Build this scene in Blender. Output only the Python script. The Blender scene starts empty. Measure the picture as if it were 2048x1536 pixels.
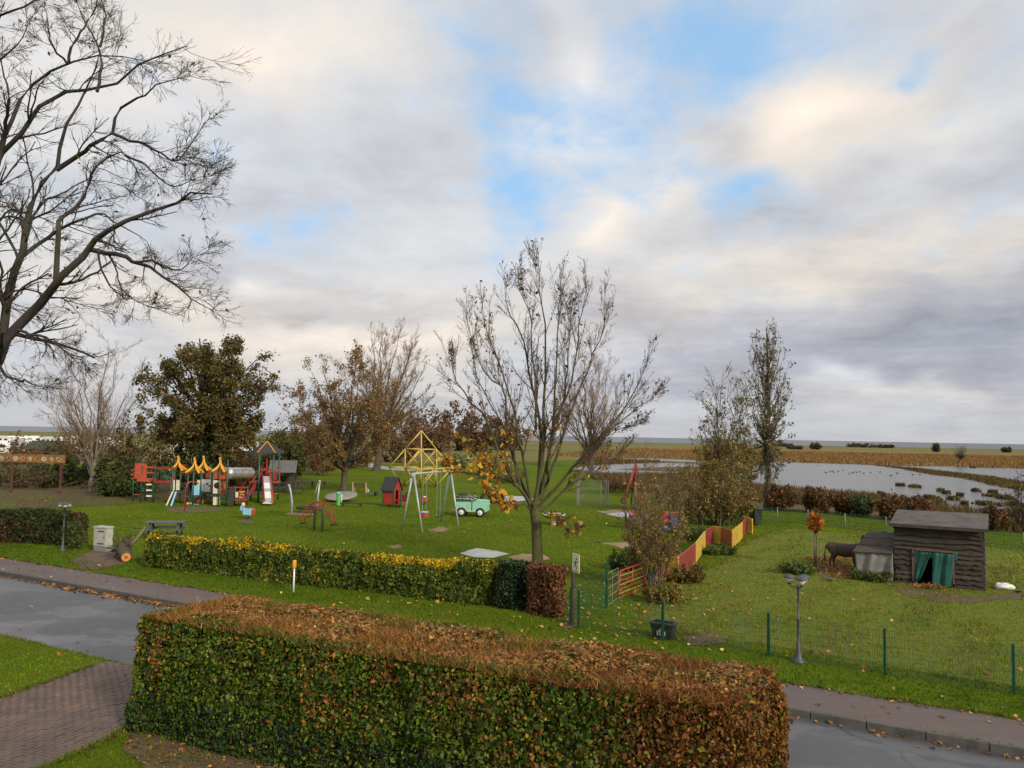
import bpy, bmesh, math, random
import numpy as np
from mathutils import Vector, Matrix, Euler
from mathutils.geometry import tessellate_polygon
S = bpy.context.scene
COL = S.collection
R = math.radians

# ------------------------------------------------------------------ camera
H = 5.3                       # eye height above the lawn
F = 1600.0                    # focal length in photo pixels (2048 wide)
PITCH, ROLL = R(3.65), R(1.03)
cam = bpy.data.cameras.new('camera'); camo = bpy.data.objects.new('camera', cam); COL.objects.link(camo)
cam.sensor_width = 36.0; cam.lens = 36.0 * F / 2048.0; cam.clip_start = 0.1; cam.clip_end = 120000.0
MROT = Euler((math.pi / 2 + PITCH, 0, 0)).to_matrix() @ Matrix.Rotation(ROLL, 3, 'Z')
camo.matrix_world = Matrix.Translation((0, 0, H)) @ MROT.to_4x4()
S.camera = camo

def ray(x, y):
    return MROT @ Vector(((x - 1024.0) / F, (768.0 - y) / F, -1.0))
def P(x, y, z=0.0):                       # photo pixel -> world point at height z
    d = ray(x, y); t = (z - H) / d.z
    return Vector((d.x * t, d.y * t, z))
def D(x, y, Y):                           # photo pixel -> world point at distance Y
    d = ray(x, y); t = Y / d.y
    return Vector((d.x * t, Y, H + d.z * t))
def PX(p):                                # world -> photo pixel
    q = MROT.transposed() @ (Vector(p) - Vector((0, 0, H)))
    return 1024 + F * q.x / -q.z, 768 - F * q.y / -q.z

# ------------------------------------------------------------------ exposure
S.view_settings.view_transform = 'Standard'; S.view_settings.look = 'None'
S.view_settings.exposure = 0.45; S.view_settings.gamma = 1.0; S.view_settings.use_curve_mapping = False
S.render.film_transparent = False
S.cycles.max_bounces = 8; S.cycles.diffuse_bounces = 3; S.cycles.glossy_bounces = 3
S.cycles.transparent_max_bounces = 12; S.cycles.transmission_bounces = 4
S.cycles.use_denoising = True

def lin(c):
    return tuple(((v / 255.0) / 12.92 if v <= 10 else ((v / 255.0 + 0.055) / 1.055) ** 2.4) for v in c)

# ------------------------------------------------------------------ sky
SUN_EL, SUN_AZ = R(28), R(142)            # azimuth clockwise from +Y (away from the camera)
world = bpy.data.worlds.new('World'); S.world = world; world.use_nodes = True
nt = world.node_tree; nt.nodes.clear()
def wn(t, **kw):
    n = nt.nodes.new(t)
    for k, v in kw.items(): setattr(n, k, v)
    return n
def wl(a, b): nt.links.new(a, b)
def wmath(op, a, b=None, c=None):
    n = wn('ShaderNodeMath', operation=op)
    for i, v in enumerate((a, b, c)):
        if v is None: continue
        if isinstance(v, (int, float)): n.inputs[i].default_value = v
        else: wl(v, n.inputs[i])
    return n.outputs[0]
def wramp(v, a, b, lo=0.0, hi=1.0):
    n = wn('ShaderNodeMapRange', interpolation_type='SMOOTHSTEP')
    wl(v, n.inputs[0])
    for i, q in zip((1, 2, 3, 4), (a, b, lo, hi)): n.inputs[i].default_value = q
    return n.outputs[0]
def wmix(f, a, b):
    n = wn('ShaderNodeMix', data_type='RGBA')
    if isinstance(f, (int, float)): n.inputs[0].default_value = f
    else: wl(f, n.inputs[0])
    for i, v in ((6, a), (7, b)):
        if isinstance(v, tuple): n.inputs[i].default_value = (*v, 1)
        else: wl(v, n.inputs[i])
    return n.outputs[2]
out = wn('ShaderNodeOutputWorld'); bg = wn('ShaderNodeBackground'); wl(bg.outputs[0], out.inputs[0])
tc = wn('ShaderNodeTexCoord'); gen = tc.outputs['Generated']
sep = wn('ShaderNodeSeparateXYZ'); wl(gen, sep.inputs[0])
dx, dy, dz = sep.outputs
# domain warp so nothing in the cloud field has a clean outline
wrp = wn('ShaderNodeTexNoise'); wrp.inputs['Scale'].default_value = 3.0; wrp.inputs['Detail'].default_value = 4; wl(gen, wrp.inputs['Vector'])
wv = wn('ShaderNodeVectorMath', operation='SUBTRACT'); wl(wrp.outputs['Color'], wv.inputs[0]); wv.inputs[1].default_value = (.5, .5, .5)
wv2 = wn('ShaderNodeVectorMath', operation='SCALE'); wl(wv.outputs[0], wv2.inputs[0]); wv2.inputs['Scale'].default_value = 0.30
wsum = wn('ShaderNodeVectorMath', operation='ADD'); wl(gen, wsum.inputs[0]); wl(wv2.outputs[0], wsum.inputs[1])
sw = wn('ShaderNodeSeparateXYZ'); wl(wsum.outputs[0], sw.inputs[0])
wx, wy, wz = sw.outputs
zc = wmath('MAXIMUM', dz, 0.0)
den = wmath('ADD', zc, 0.16)
cv = wn('ShaderNodeCombineXYZ'); wl(wmath('DIVIDE', dx, den), cv.inputs[0]); wl(wmath('DIVIDE', dy, den), cv.inputs[1])
def wnoise(scale, detail=7, rough=0.55, dist=0.0, off=(0, 0, 0), stretch=(1, 1, 1), rot=0.0):
    m = wn('ShaderNodeMapping'); wl(cv.outputs[0], m.inputs[0]); m.inputs['Location'].default_value = off
    m.inputs['Scale'].default_value = stretch; m.inputs['Rotation'].default_value = (0, 0, rot)
    n = wn('ShaderNodeTexNoise'); wl(m.outputs[0], n.inputs['Vector'])
    n.inputs['Scale'].default_value = scale; n.inputs['Detail'].default_value = detail
    n.inputs['Roughness'].default_value = rough; n.inputs['Distortion'].default_value = dist
    return n.outputs['Fac']
wflat = wn('ShaderNodeCombineXYZ'); wl(wx, wflat.inputs[0]); wl(wz, wflat.inputs[1])
def blob(px, py, rx, ry, rot=0.0, a=1.0):      # soft warped ellipse of sky round a direction, radii in photo px
    d = ray(px, py).normalized(); q = 2.2 / F
    m = wn('ShaderNodeMapping', vector_type='TEXTURE'); wl(wflat.outputs[0], m.inputs[0])
    m.inputs['Location'].default_value = (d.x, d.z, 0); m.inputs['Rotation'].default_value = (0, 0, R(rot)); m.inputs['Scale'].default_value = (rx * q, ry * q, 1)
    gt = wn('ShaderNodeTexGradient', gradient_type='QUADRATIC_SPHERE'); wl(m.outputs[0], gt.inputs[0])
    return (gt.outputs['Fac'], a)
def wsumall(l):
    o = 0.0
    for v, a in l: o = wmath('MULTIPLY_ADD', v, a * 1.35, o)
    return o
sky = wn('ShaderNodeTexSky', sky_type='NISHITA', sun_disc=False, sun_elevation=SUN_EL, sun_rotation=SUN_AZ,
         altitude=0, air_density=1.0, dust_density=0.6, ozone_density=1.6)
skyc = wn('ShaderNodeVectorMath', operation='SCALE'); wl(sky.outputs[0], skyc.inputs[0]); skyc.inputs['Scale'].default_value = 0.115
hs = wn('ShaderNodeHueSaturation'); wl(skyc.outputs[0], hs.inputs['Color']); hs.inputs['Saturation'].default_value = 1.12
nA = wnoise(0.95, 5, .56, .35, (3.1, 1.7, 0), (1, 1, 1))
nB = wnoise(2.6, 6, .6, .5, (7.7, -2.0, 0), (1.0, .7, 1), R(20))
gaps = wsumall([blob(985, 200, 130, 190, 0, .58), blob(1150, 265, 120, 80, 0, .34), blob(1440, 85, 290, 130, 10, .80), blob(1490, 385, 130, 40, 12, .8),
                blob(640, 425, 60, 32, 0, .62), blob(1010, 335, 60, 50, 0, .5), blob(1740, 100, 45, 55, 0, .5), blob(490, 320, 22, 60, 0, .3),
                blob(1320, 395, 90, 30, 0, .35)])
fill = wsumall([blob(1150, 100, 110, 120, 10, .40), blob(1060, 280, 110, 18, 12, .35), blob(1640, 195, 120, 75, 35, .6)])
free = wramp(wmath('ADD', nA, wmath('MULTIPLY', nB, .35)), .50, .30, 0, .42)    # thin places everywhere in the deck
nE = wnoise(8.5, 5, .62, .3, (2.2, 9.1, 0), (1, .8, 1), R(35))
rag = wmath('MULTIPLY_ADD', wmath('SUBTRACT', nE, .5), 1.0, wmath('MULTIPLY', wmath('SUBTRACT', nB, .5), 1.5))
thin = wmath('SUBTRACT', wmath('ADD', wmath('ADD', gaps, free), rag), fill)
clear = wramp(thin, .02, 1.05, 0, .96)
low = wramp(dz, .0, .20, 0.0, 1.0)
clear = wmath('MULTIPLY', clear, low)
# cloud brightness
nC = wnoise(1.25, 6, .58, .6, (1.0, 5.2, 0), (1, .8, 1), R(-15))
nD = wnoise(3.4, 5, .6, .4, (-4.0, 2.2, 0), (.6, 1, 1), R(28))
shade = wmath('ADD', wmath('MULTIPLY', wmath('SUBTRACT', nC, .5), .62), wmath('MULTIPLY', wmath('SUBTRACT', nD, .5), .32))
lights = wsumall([blob(1640, 190, 90, 65, 30, .30), blob(1190, 165, 70, 120, 10, .25), blob(1240, 420, 90, 50, 0, .28), blob(520, 80, 260, 120, 0, .18),
                  blob(1700, 790, 130, 22, -4, .34), blob(640, 525, 32, 16, 25, .25), blob(700, 640, 300, 40, 10, .16), blob(1800, 260, 200, 70, 25, .10),
                  blob(840, 590, 60, 28, 30, .14), blob(1420, 540, 110, 40, 10, .10), blob(1600, 610, 160, 40, 8, .10), blob(1080, 300, 90, 20, 10, .2)])
darks = wsumall([blob(1900, 690, 330, 70, 8, .32), blob(1750, 770, 330, 40, 4, .20), blob(700, 760, 500, 60, 0, .10), blob(1400, 800, 300, 40, 0, .12), blob(1480, 690, 260, 60, 0, .10), blob(700, 300, 200, 90, 0, .10),
                 blob(2000, 320, 160, 110, 30, .20), blob(1400, 300, 220, 50, 12, .08), blob(1560, 420, 260, 50, 10, .14), blob(690, 590, 70, 26, 10, .12),
                 blob(1250, 620, 180, 60, 0, .14), blob(1900, 70, 140, 90, 30, .08), blob(560, 540, 140, 70, 0, .08)])
shade = wmath('MULTIPLY_ADD', wmath('SUBTRACT', nE, .5), .22, shade)
lum = wmath('SUBTRACT', wmath('ADD', wmath('ADD', shade, lights), .57), darks)
cr = wn('ShaderNodeValToRGB'); wl(lum, cr.inputs[0])
cr.color_ramp.elements[0].position = .05; cr.color_ramp.elements[0].color = (*lin((139, 141, 148)), 1)
cr.color_ramp.elements[1].position = .95; cr.color_ramp.elements[1].color = (*lin((226, 218, 209)), 1)
e = cr.color_ramp.elements.new(.34); e.color = (*lin((168, 168, 173)), 1)
e = cr.color_ramp.elements.new(.60); e.color = (*lin((196, 195, 194)), 1)
skyblue = wmix(0.72, hs.outputs[0], lin((146, 186, 222)))
wb = wsumall([blob(640, 640, 420, 90, 6, .75), blob(1650, 200, 160, 90, 30, .7), blob(1240, 420, 120, 60, 0, .6), blob(1650, 570, 260, 70, 8, .55), blob(520, 90, 260, 120, 0, .55), blob(1950, 480, 200, 120, 10, .5)])
warmth = wramp(wmath('ADD', wmath('MULTIPLY_ADD', wmath('SUBTRACT', nA, .5), 1.8, .22), wb), .0, 1.0)
tint = wmix(warmth, (.95, .985, 1.035), (1.055, 1.0, .935))
cl_ = wn('ShaderNodeMix', data_type='RGBA', blend_type='MULTIPLY'); cl_.inputs[0].default_value = 1.0; wl(cr.outputs[0], cl_.inputs[6]); wl(tint, cl_.inputs[7])
final = wmix(clear, cl_.outputs[2], skyblue)
haze = wramp(dz, .0, .08, .5, 0.0)
final = wmix(haze, final, lin((150, 152, 157)))
under = wramp(dz, -.02, -.0, 1.0, 0.0)
final = wmix(under, final, lin((120, 122, 122)))
world.cycles.sampling_method = 'NONE'
wl(final, bg.inputs['Color']); bg.inputs['Strength'].default_value = 1.0

# ------------------------------------------------------------------ sun behind thin cloud
sl = bpy.data.lights.new('sun', 'SUN'); sl.energy = 2.4; sl.angle = R(10); sl.color = (1.0, .90, .76)
so = bpy.data.objects.new('sun', sl); COL.objects.link(so)
sd = Vector((math.sin(SUN_AZ) * math.cos(SUN_EL), math.cos(SUN_AZ) * math.cos(SUN_EL), math.sin(SUN_EL)))
so.rotation_euler = sd.to_track_quat('Z', 'Y').to_euler(); so.location = sd * 60

# ------------------------------------------------------------------ helpers
def rng(seed): return np.random.default_rng(seed)
def nz(v): return v / np.maximum(np.linalg.norm(v, axis=-1, keepdims=True), 1e-9)
def sines(p, seed, scale, octs=4):            # smooth pseudo-noise, about -1..1
    g = rng(seed); o = np.zeros(len(p)); a = 1.0; tot = 0
    for i in range(octs):
        for j in range(3):
            k = nz(g.normal(size=3)) * scale * (2 ** i) * g.uniform(.7, 1.3)
            o += a * np.sin(p @ k * 2 * math.pi + g.uniform(0, 6.28)); tot += a * .6
        a *= .55
    return o / tot

def tag(o, label=None, cat=None, group=None, kind=None):
    if label: o['label'] = label
    if cat: o['category'] = cat
    if group: o['group'] = group
    if kind: o['kind'] = kind
    return o
def wloc(o):
    v = Vector((0, 0, 0))
    while o is not None: v = v + o.location; o = o.parent
    return v
def thing(name, label, cat, loc, group=None):
    o = bpy.data.objects.new(name, None); COL.objects.link(o); o.location = loc; o.empty_display_size = .2
    return tag(o, label, cat, group)
def npmesh(name, V, T, mat, parent=None, col=None, smooth=False, origin=None, mi=None):
    V = np.asarray(V, dtype=np.float64); T = np.asarray(T, dtype=np.int64)
    off = wloc(parent) if parent is not None else (Vector(origin) if origin is not None else Vector((0, 0, 0)))
    V = V - np.array(off)
    me = bpy.data.meshes.new(name)
    me.vertices.add(len(V)); me.vertices.foreach_set('co', V.astype(np.float32).ravel())
    k = T.shape[1]
    me.loops.add(T.size); me.loops.foreach_set('vertex_index', T.astype(np.int32).ravel())
    me.polygons.add(len(T)); me.polygons.foreach_set('loop_start', np.arange(0, T.size, k, dtype=np.int32))
    me.polygons.foreach_set('loop_total', np.full(len(T), k, dtype=np.int32))
    if smooth: me.polygons.foreach_set('use_smooth', np.ones(len(T), dtype=bool))
    if mi is not None: me.polygons.foreach_set('material_index', np.asarray(mi, dtype=np.int32))
    if col is not None:
        ca = me.color_attributes.new('Col', 'FLOAT_COLOR', 'POINT')
        c4 = np.ones((len(V), 4), dtype=np.float32); c4[:, :3] = col; ca.data.foreach_set('color', c4.ravel())
    for m in (mat if isinstance(mat, (list, tuple)) else [mat]): me.materials.append(m)
    me.update(calc_edges=True); me.validate(verbose=False)
    o = bpy.data.objects.new(name, me); COL.objects.link(o)
    if parent is not None: o.parent = parent
    elif origin is not None: o.location = origin
    return o

class MB:
    """collects shapes; xf maps local coordinates to the world"""
    def __init__(s, xf=None): s.v = []; s.f = []; s.xf = xf
    def _add(s, vs, fs):
        n = len(s.v)
        for p in vs:
            p = Vector(p); s.v.append(s.xf @ p if s.xf is not None else p)
        s.f += [tuple(i + n for i in f) for f in fs]
        return s
    def box(s, c, d, rz=0.0, m=None):
        c = Vector(c); hx, hy, hz = d[0] / 2, d[1] / 2, d[2] / 2
        q = m if m is not None else Matrix.Rotation(rz, 3, 'Z')
        vs = [c + q @ Vector((x * hx, y * hy, z * hz)) for z in (-1, 1) for y in (-1, 1) for x in (-1, 1)]
        return s._add(vs, [(0, 2, 3, 1), (4, 5, 7, 6), (0, 1, 5, 4), (2, 6, 7, 3), (0, 4, 6, 2), (1, 3, 7, 5)])
    def beam(s, a, b, w, h=None, up=(0, 0, 1)):
        h = h or w; a = Vector(a); b = Vector(b); t = (b - a).normalized(); u = Vector(up)
        if abs(t.dot(u)) > .98: u = Vector((0, 1, 0))
        x = t.cross(u).normalized(); z = x.cross(t)
        vs = [p + x * sx * w / 2 + z * sz * h / 2 for p in (a, b) for sz in (-1, 1) for sx in (-1, 1)]
        return s._add(vs, [(0, 1, 3, 2), (4, 6, 7, 5), (0, 4, 5, 1), (2, 3, 7, 6), (0, 2, 6, 4), (1, 5, 7, 3)])
    def tube(s, pts, r, n=8, caps=True):
        pts = [Vector(p) for p in pts]; rs = r if isinstance(r, (list, tuple)) else [r] * len(pts)
        vs = []; fs = []
        ref = None
        for i, p in enumerate(pts):
            t = (pts[min(i + 1, len(pts) - 1)] - pts[max(i - 1, 0)]).normalized()
            if ref is None:
                ref = Vector((0, 0, 1)) if abs(t.z) < .9 else Vector((1, 0, 0))
            x = (ref - t * ref.dot(t)).normalized(); ref = x; y = t.cross(x)
            for j in range(n):
                a = 2 * math.pi * j / n; vs.append(p + (x * math.cos(a) + y * math.sin(a)) * rs[i])
        for i in range(len(pts) - 1):
            for j in range(n):
                fs.append((i * n + j, i * n + (j + 1) % n, (i + 1) * n + (j + 1) % n, (i + 1) * n + j))
        if caps:
            fs.append(tuple(range(n - 1, -1, -1))); k = (len(pts) - 1) * n; fs.append(tuple(range(k, k + n)))
        return s._add(vs, fs)
    def lathe(s, c, prof, n=16, axis='Z'):
        c = Vector(c); vs = []; fs = []
        for (r, z) in prof:
            for j in range(n):
                a = 2 * math.pi * j / n
                q = Vector((r * math.cos(a), r * math.sin(a), z))
                if axis == 'X': q = Vector((q.z, q.x, q.y))
                if axis == 'Y': q = Vector((q.x, q.z, q.y))
                vs.append(c + q)
        for i in range(len(prof) - 1):
            for j in range(n):
                fs.append((i * n + j, i * n + (j + 1) % n, (i + 1) * n + (j + 1) % n, (i + 1) * n + j))
        fs.append(tuple(range(n - 1, -1, -1))); k = (len(prof) - 1) * n; fs.append(tuple(range(k, k + n)))
        return s._add(vs, fs)
    def torus(s, c, R1, r, n=20, k=6, m=None):
        c = Vector(c); m = m or Matrix.Identity(3); vs = []; fs = []
        for i in range(n):
            a = 2 * math.pi * i / n
            for j in range(k):
                b = 2 * math.pi * j / k; q = R1 + r * math.cos(b)
                vs.append(c + m @ Vector((q * math.cos(a), q * math.sin(a), r * math.sin(b))))
        for i in range(n):
            for j in range(k):
                fs.append((i * k + j, ((i + 1) % n) * k + j, ((i + 1) % n) * k + (j + 1) % k, i * k + (j + 1) % k))
        return s._add(vs, fs)
    def prism(s, poly, ext):                   # 3-D polygon extruded by a vector
        n = len(poly); e = Vector(ext); p = [Vector(q) for q in poly]
        return s._add(p + [q + e for q in p], [tuple(range(n - 1, -1, -1)), tuple(range(n, 2 * n))] +
                      [(i, (i + 1) % n, n + (i + 1) % n, n + i) for i in range(n)])
    def quad(s, a, b, c, d): return s._add([a, b, c, d], [(0, 1, 2, 3)])
    def build(s, name, mat, parent=None, smooth=False, origin=None, bevel=0.0):
        off = wloc(parent) if parent is not None else (Vector(origin) if origin is not None else Vector((0, 0, 0)))
        me = bpy.data.meshes.new(name)
        me.from_pydata([tuple(p - off) for p in s.v], [], s.f)
        bm = bmesh.new(); bm.from_mesh(me); bmesh.ops.recalc_face_normals(bm, faces=bm.faces)
        if bevel:
            bmesh.ops.bevel(bm, geom=[e for e in bm.edges if len(e.link_faces) == 2 and e.calc_face_angle(0) > .5], offset=bevel, segments=2, affect='EDGES', clamp_overlap=True)
        bm.to_mesh(me); bm.free()
        if smooth: me.polygons.foreach_set('use_smooth', [True] * len(me.polygons))
        me.materials.append(mat)
        o = bpy.data.objects.new(name, me); COL.objects.link(o)
        if parent is not None: o.parent = parent
        elif origin is not None: o.location = origin
        return o
def clone(o, loc=None, rz=None, parent=None, label=None):
    c = o.copy(); COL.objects.link(c)
    if parent is not None: c.parent = parent
    if loc is not None: c.location = loc
    if rz is not None: c.rotation_euler = (0, 0, rz)
    if label: c['label'] = label
    for ch in [q for q in o.children]: clone(ch, parent=c)
    return c
def frame(o, rz=0.0): return Matrix.Translation(Vector(o)) @ Matrix.Rotation(rz, 4, 'Z')

# ------------------------------------------------------------------ materials
MATS = {}
class NT:
    def __init__(s, name):
        s.m = bpy.data.materials.new(name); s.m.use_nodes = True; s.t = s.m.node_tree; s.t.nodes.clear()
        s.o = s.t.nodes.new('ShaderNodeOutputMaterial'); s.b = s.t.nodes.new('ShaderNodeBsdfPrincipled')
        s.t.links.new(s.b.outputs[0], s.o.inputs[0])
    def n(s, t, **kw):
        q = s.t.nodes.new(t)
        for k, v in kw.items(): setattr(q, k, v)
        return q
    def l(s, a, b): s.t.links.new(a, b)
    def coord(s, obj=False):
        if obj: return s.n('ShaderNodeTexCoord').outputs['Object']
        return s.n('ShaderNodeNewGeometry').outputs['Position']
    def noise(s, scale, detail=4, rough=.55, vec=None, stretch=None, dist=0):
        v = vec or s.coord()
        if stretch:
            m = s.n('ShaderNodeMapping'); s.l(v, m.inputs[0]); m.inputs['Scale'].default_value = stretch; v = m.outputs[0]
        q = s.n('ShaderNodeTexNoise'); s.l(v, q.inputs['Vector']); q.inputs['Scale'].default_value = scale
        q.inputs['Detail'].default_value = detail; q.inputs['Roughness'].default_value = rough; q.inputs['Distortion'].default_value = dist
        return q.outputs['Fac']
    def ramp(s, f, stops):
        r = s.n('ShaderNodeValToRGB'); s.l(f, r.inputs[0]); el = r.color_ramp.elements
        el[0].position, el[0].color = stops[0][0], (*stops[0][1], 1); el[1].position, el[1].color = stops[-1][0], (*stops[-1][1], 1)
        for p, c in stops[1:-1]: q = el.new(p); q.color = (*c, 1)
        return r.outputs[0]
    def mix(s, f, a, b, mode='MIX'):
        q = s.n('ShaderNodeMix', data_type='RGBA', blend_type=mode)
        if isinstance(f, (int, float)): q.inputs[0].default_value = f
        else: s.l(f, q.inputs[0])
        for i, v in ((6, a), (7, b)):
            if isinstance(v, tuple): q.inputs[i].default_value = (*v, 1)
            else: s.l(v, q.inputs[i])
        return q.outputs[2]
    def rng(s, f, a, b, lo=0., hi=1.):
        q = s.n('ShaderNodeMapRange', interpolation_type='SMOOTHSTEP'); s.l(f, q.inputs[0])
        for i, v in zip((1, 2, 3, 4), (a, b, lo, hi)): q.inputs[i].default_value = v
        return q.outputs[0]
    def math(s, op, a, b):
        q = s.n('ShaderNodeMath', operation=op)
        for i, v in enumerate((a, b)):
            if isinstance(v, (int, float)): q.inputs[i].default_value = v
            else: s.l(v, q.inputs[i])
        return q.outputs[0]
    def bump(s, f, strength=.3, dist=.02):
        q = s.n('ShaderNodeBump'); q.inputs['Strength'].default_value = strength; q.inputs['Distance'].default_value = dist
        s.l(f, q.inputs['Height']); s.l(q.outputs[0], s.b.inputs['Normal'])
    def base(s, c):
        if isinstance(c, tuple): s.b.inputs['Base Color'].default_value = (*c, 1)
        else: s.l(c, s.b.inputs['Base Color'])
    def rough(s, r):
        if isinstance(r, (int, float)): s.b.inputs['Roughness'].default_value = r
        else: s.l(r, s.b.inputs['Roughness'])

def paint(name, c, rough=.5, var=.22, scale=4.0, metal=0.0, dirt=(.10, .08, .05), bump=.0):
    if name in MATS: return MATS[name]
    k = NT(name); f = k.noise(scale, 5, .6)
    a = tuple(v * (1 - var) for v in c); b = tuple(min(1, v * (1 + var)) for v in c)
    col = k.ramp(f, [(.3, a), (.7, b)])
    if dirt:
        g = k.noise(scale * 2.7, 6, .65); col = k.mix(k.rng(g, .50, .78, 0, .55), col, dirt)
    k.base(col); k.rough(k.rng(f, .2, .8, max(.05, rough - .1), min(1, rough + .12))); k.b.inputs['Metallic'].default_value = metal
    if bump: k.bump(k.noise(scale * 12, 4), bump, .01)
    MATS[name] = k.m; return k.m
def leafmat(name, trans=.25, rough=.55, spec=.25):
    k = NT(name); a = k.n('ShaderNodeVertexColor', layer_name='Col'); f = k.noise(9.0, 2)
    c = k.mix(1.0, a.outputs[0], k.ramp(f, [(.3, (.8, .8, .8)), (.7, (1.2, 1.2, 1.2))]), 'MULTIPLY')
    k.base(c); k.rough(rough); k.b.inputs['Specular IOR Level'].default_value = spec
    if trans:
        t = k.n('ShaderNodeBsdfTranslucent'); k.l(c, t.inputs[0]); m = k.n('ShaderNodeMixShader'); m.inputs[0].default_value = trans
        k.l(k.b.outputs[0], m.inputs[1]); k.l(t.outputs[0], m.inputs[2]); k.l(m.outputs[0], k.o.inputs[0])
    return k.m
def barkmat(name, a, b, moss=None, scale=6.0, mz=.5):
    k = NT(name); f = k.noise(scale, 6, .65, stretch=(1, 1, .25)); c = k.ramp(f, [(.3, a), (.7, b)])
    if moss:
        c = k.mix(k.rng(k.noise(1.6, 5, .6), .45, .65, 0, mz), c, moss)
    k.base(c); k.rough(.9); k.bump(f, .6, .02); return k.m

LEAF = leafmat('leaf')
BLADE = leafmat('blade', .2, .8, .05)
BARK_DARK = barkmat('bark_dark', (.020, .015, .013), (.060, .047, .040), (.055, .060, .018))
BARK_GREY = barkmat('bark_grey', (.045, .038, .028), (.13, .11, .085), (.075, .085, .022))
BARK_BROWN = barkmat('bark_brown', (.040, .028, .018), (.115, .085, .058), (.06, .06, .02))
BARK_MOSS = barkmat('bark_moss', (.036, .031, .015), (.100, .086, .044), (.080, .084, .017), mz=.8)
TWIG_WARM = barkmat('twig_warm', (.15, .088, .046), (.30, .185, .10))
TWIG_DULL = barkmat('twig_dull', (.075, .048, .030), (.15, .10, .065))
BARK_PALE = barkmat('bark_pale', (.10, .085, .062), (.26, .22, .17), (.10, .10, .03))

# ------------------------------------------------------------------ vegetation kit
def tubes_np(Pn, Rn, sides):
    N, k, _ = Pn.shape
    T = np.empty_like(Pn); T[:, 1:-1] = Pn[:, 2:] - Pn[:, :-2]; T[:, 0] = Pn[:, 1] - Pn[:, 0]; T[:, -1] = Pn[:, -1] - Pn[:, -2]
    T = nz(T); ref = np.where(np.abs(T[..., 2:3]) < .9, np.array([0, 0, 1.0]), np.array([1.0, 0, 0]))
    X = nz(np.cross(T, ref)); Yv = np.cross(T, X)
    a = np.arange(sides) * 2 * math.pi / sides
    V = Pn[:, :, None, :] + Rn[:, :, None, None] * (X[:, :, None, :] * np.cos(a)[None, None, :, None] + Yv[:, :, None, :] * np.sin(a)[None, None, :, None])
    b = (np.arange(N) * k * sides)[:, None, None]; i = (np.arange(k - 1) * sides)[None, :, None]; j = np.arange(sides)[None, None, :]; j2 = (j + 1) % sides
    Q = np.stack([b + i + j, b + i + j2, b + i + sides + j2, b + i + sides + j], -1).reshape(-1, 4)
    return V.reshape(-1, 3), Q
def join(parts):
    V = []; T = []; n = 0
    for v, t in parts: V.append(v); T.append(t + n); n += len(v)
    return np.concatenate(V), np.concatenate(T)
def smoothline(pts, k):
    pts = np.array([tuple(p) for p in pts], dtype=float); n = len(pts)
    if n == 2: return pts[0] + (pts[1] - pts[0]) * np.linspace(0, 1, k)[:, None]
    e = np.concatenate([[2 * pts[0] - pts[1]], pts, [2 * pts[-1] - pts[-2]]])
    dd = np.concatenate([[0], np.cumsum(np.linalg.norm(np.diff(pts, axis=0), axis=1))]); u = np.linspace(0, dd[-1], k)
    o = []
    for q in u:
        i = min(max(np.searchsorted(dd, q, side='right') - 1, 0), n - 2); t = (q - dd[i]) / max(dd[i + 1] - dd[i], 1e-9)
        a, b, c, d = e[i], e[i + 1], e[i + 2], e[i + 3]
        o.append(.5 * (2 * b + (c - a) * t + (2 * a - 5 * b + 4 * c - d) * t * t + (3 * b - a - 3 * c + d) * t ** 3))
    return np.array(o)
def kids(Pn, Rn, m, g, f=(.25, 1.), ang=(25, 55), lr=.55, k=5, wig=.12, trop=(0, 0, .2), rr=.6, rmin=.004, tip=.4, lmin=0.0, lmax=99.):
    N, K, _ = Pn.shape
    fr = g.uniform(f[0], f[1], (N, m)) * (K - 1.001); i0 = fr.astype(int); w = (fr - i0)[..., None]; ii = np.arange(N)[:, None]
    A = Pn[ii, i0]; B = Pn[ii, i0 + 1]; S0 = A + (B - A) * w; t = nz(B - A)
    rad = (Rn[ii, i0] * (1 - w[..., 0]) + Rn[ii, i0 + 1] * w[..., 0])
    L = np.linalg.norm(np.diff(Pn, axis=1), axis=2).sum(1)[:, None]
    ln = np.clip(L * lr * (1.15 - .65 * fr / (K - 1)) * g.uniform(.6, 1.25, (N, m)), lmin, lmax)
    q = nz(np.cross(t, nz(g.normal(size=t.shape)))); a = np.radians(g.uniform(ang[0], ang[1], (N, m)))[..., None]
    d = nz(t * np.cos(a) + q * np.sin(a))
    S0 = S0.reshape(-1, 3); d = d.reshape(-1, 3); ln = ln.reshape(-1); rad = np.maximum(rad.reshape(-1) * rr, rmin)
    out = np.empty((len(S0), k, 3)); out[:, 0] = S0; tr = np.array(trop) / (k - 1)
    for j in range(1, k):
        d = nz(d + tr + g.normal(size=d.shape) * wig); out[:, j] = out[:, j - 1] + d * (ln / (k - 1))[:, None]
    r = rad[:, None] * np.linspace(1, tip, k)[None]
    return out, np.maximum(r, rmin * .8)
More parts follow.
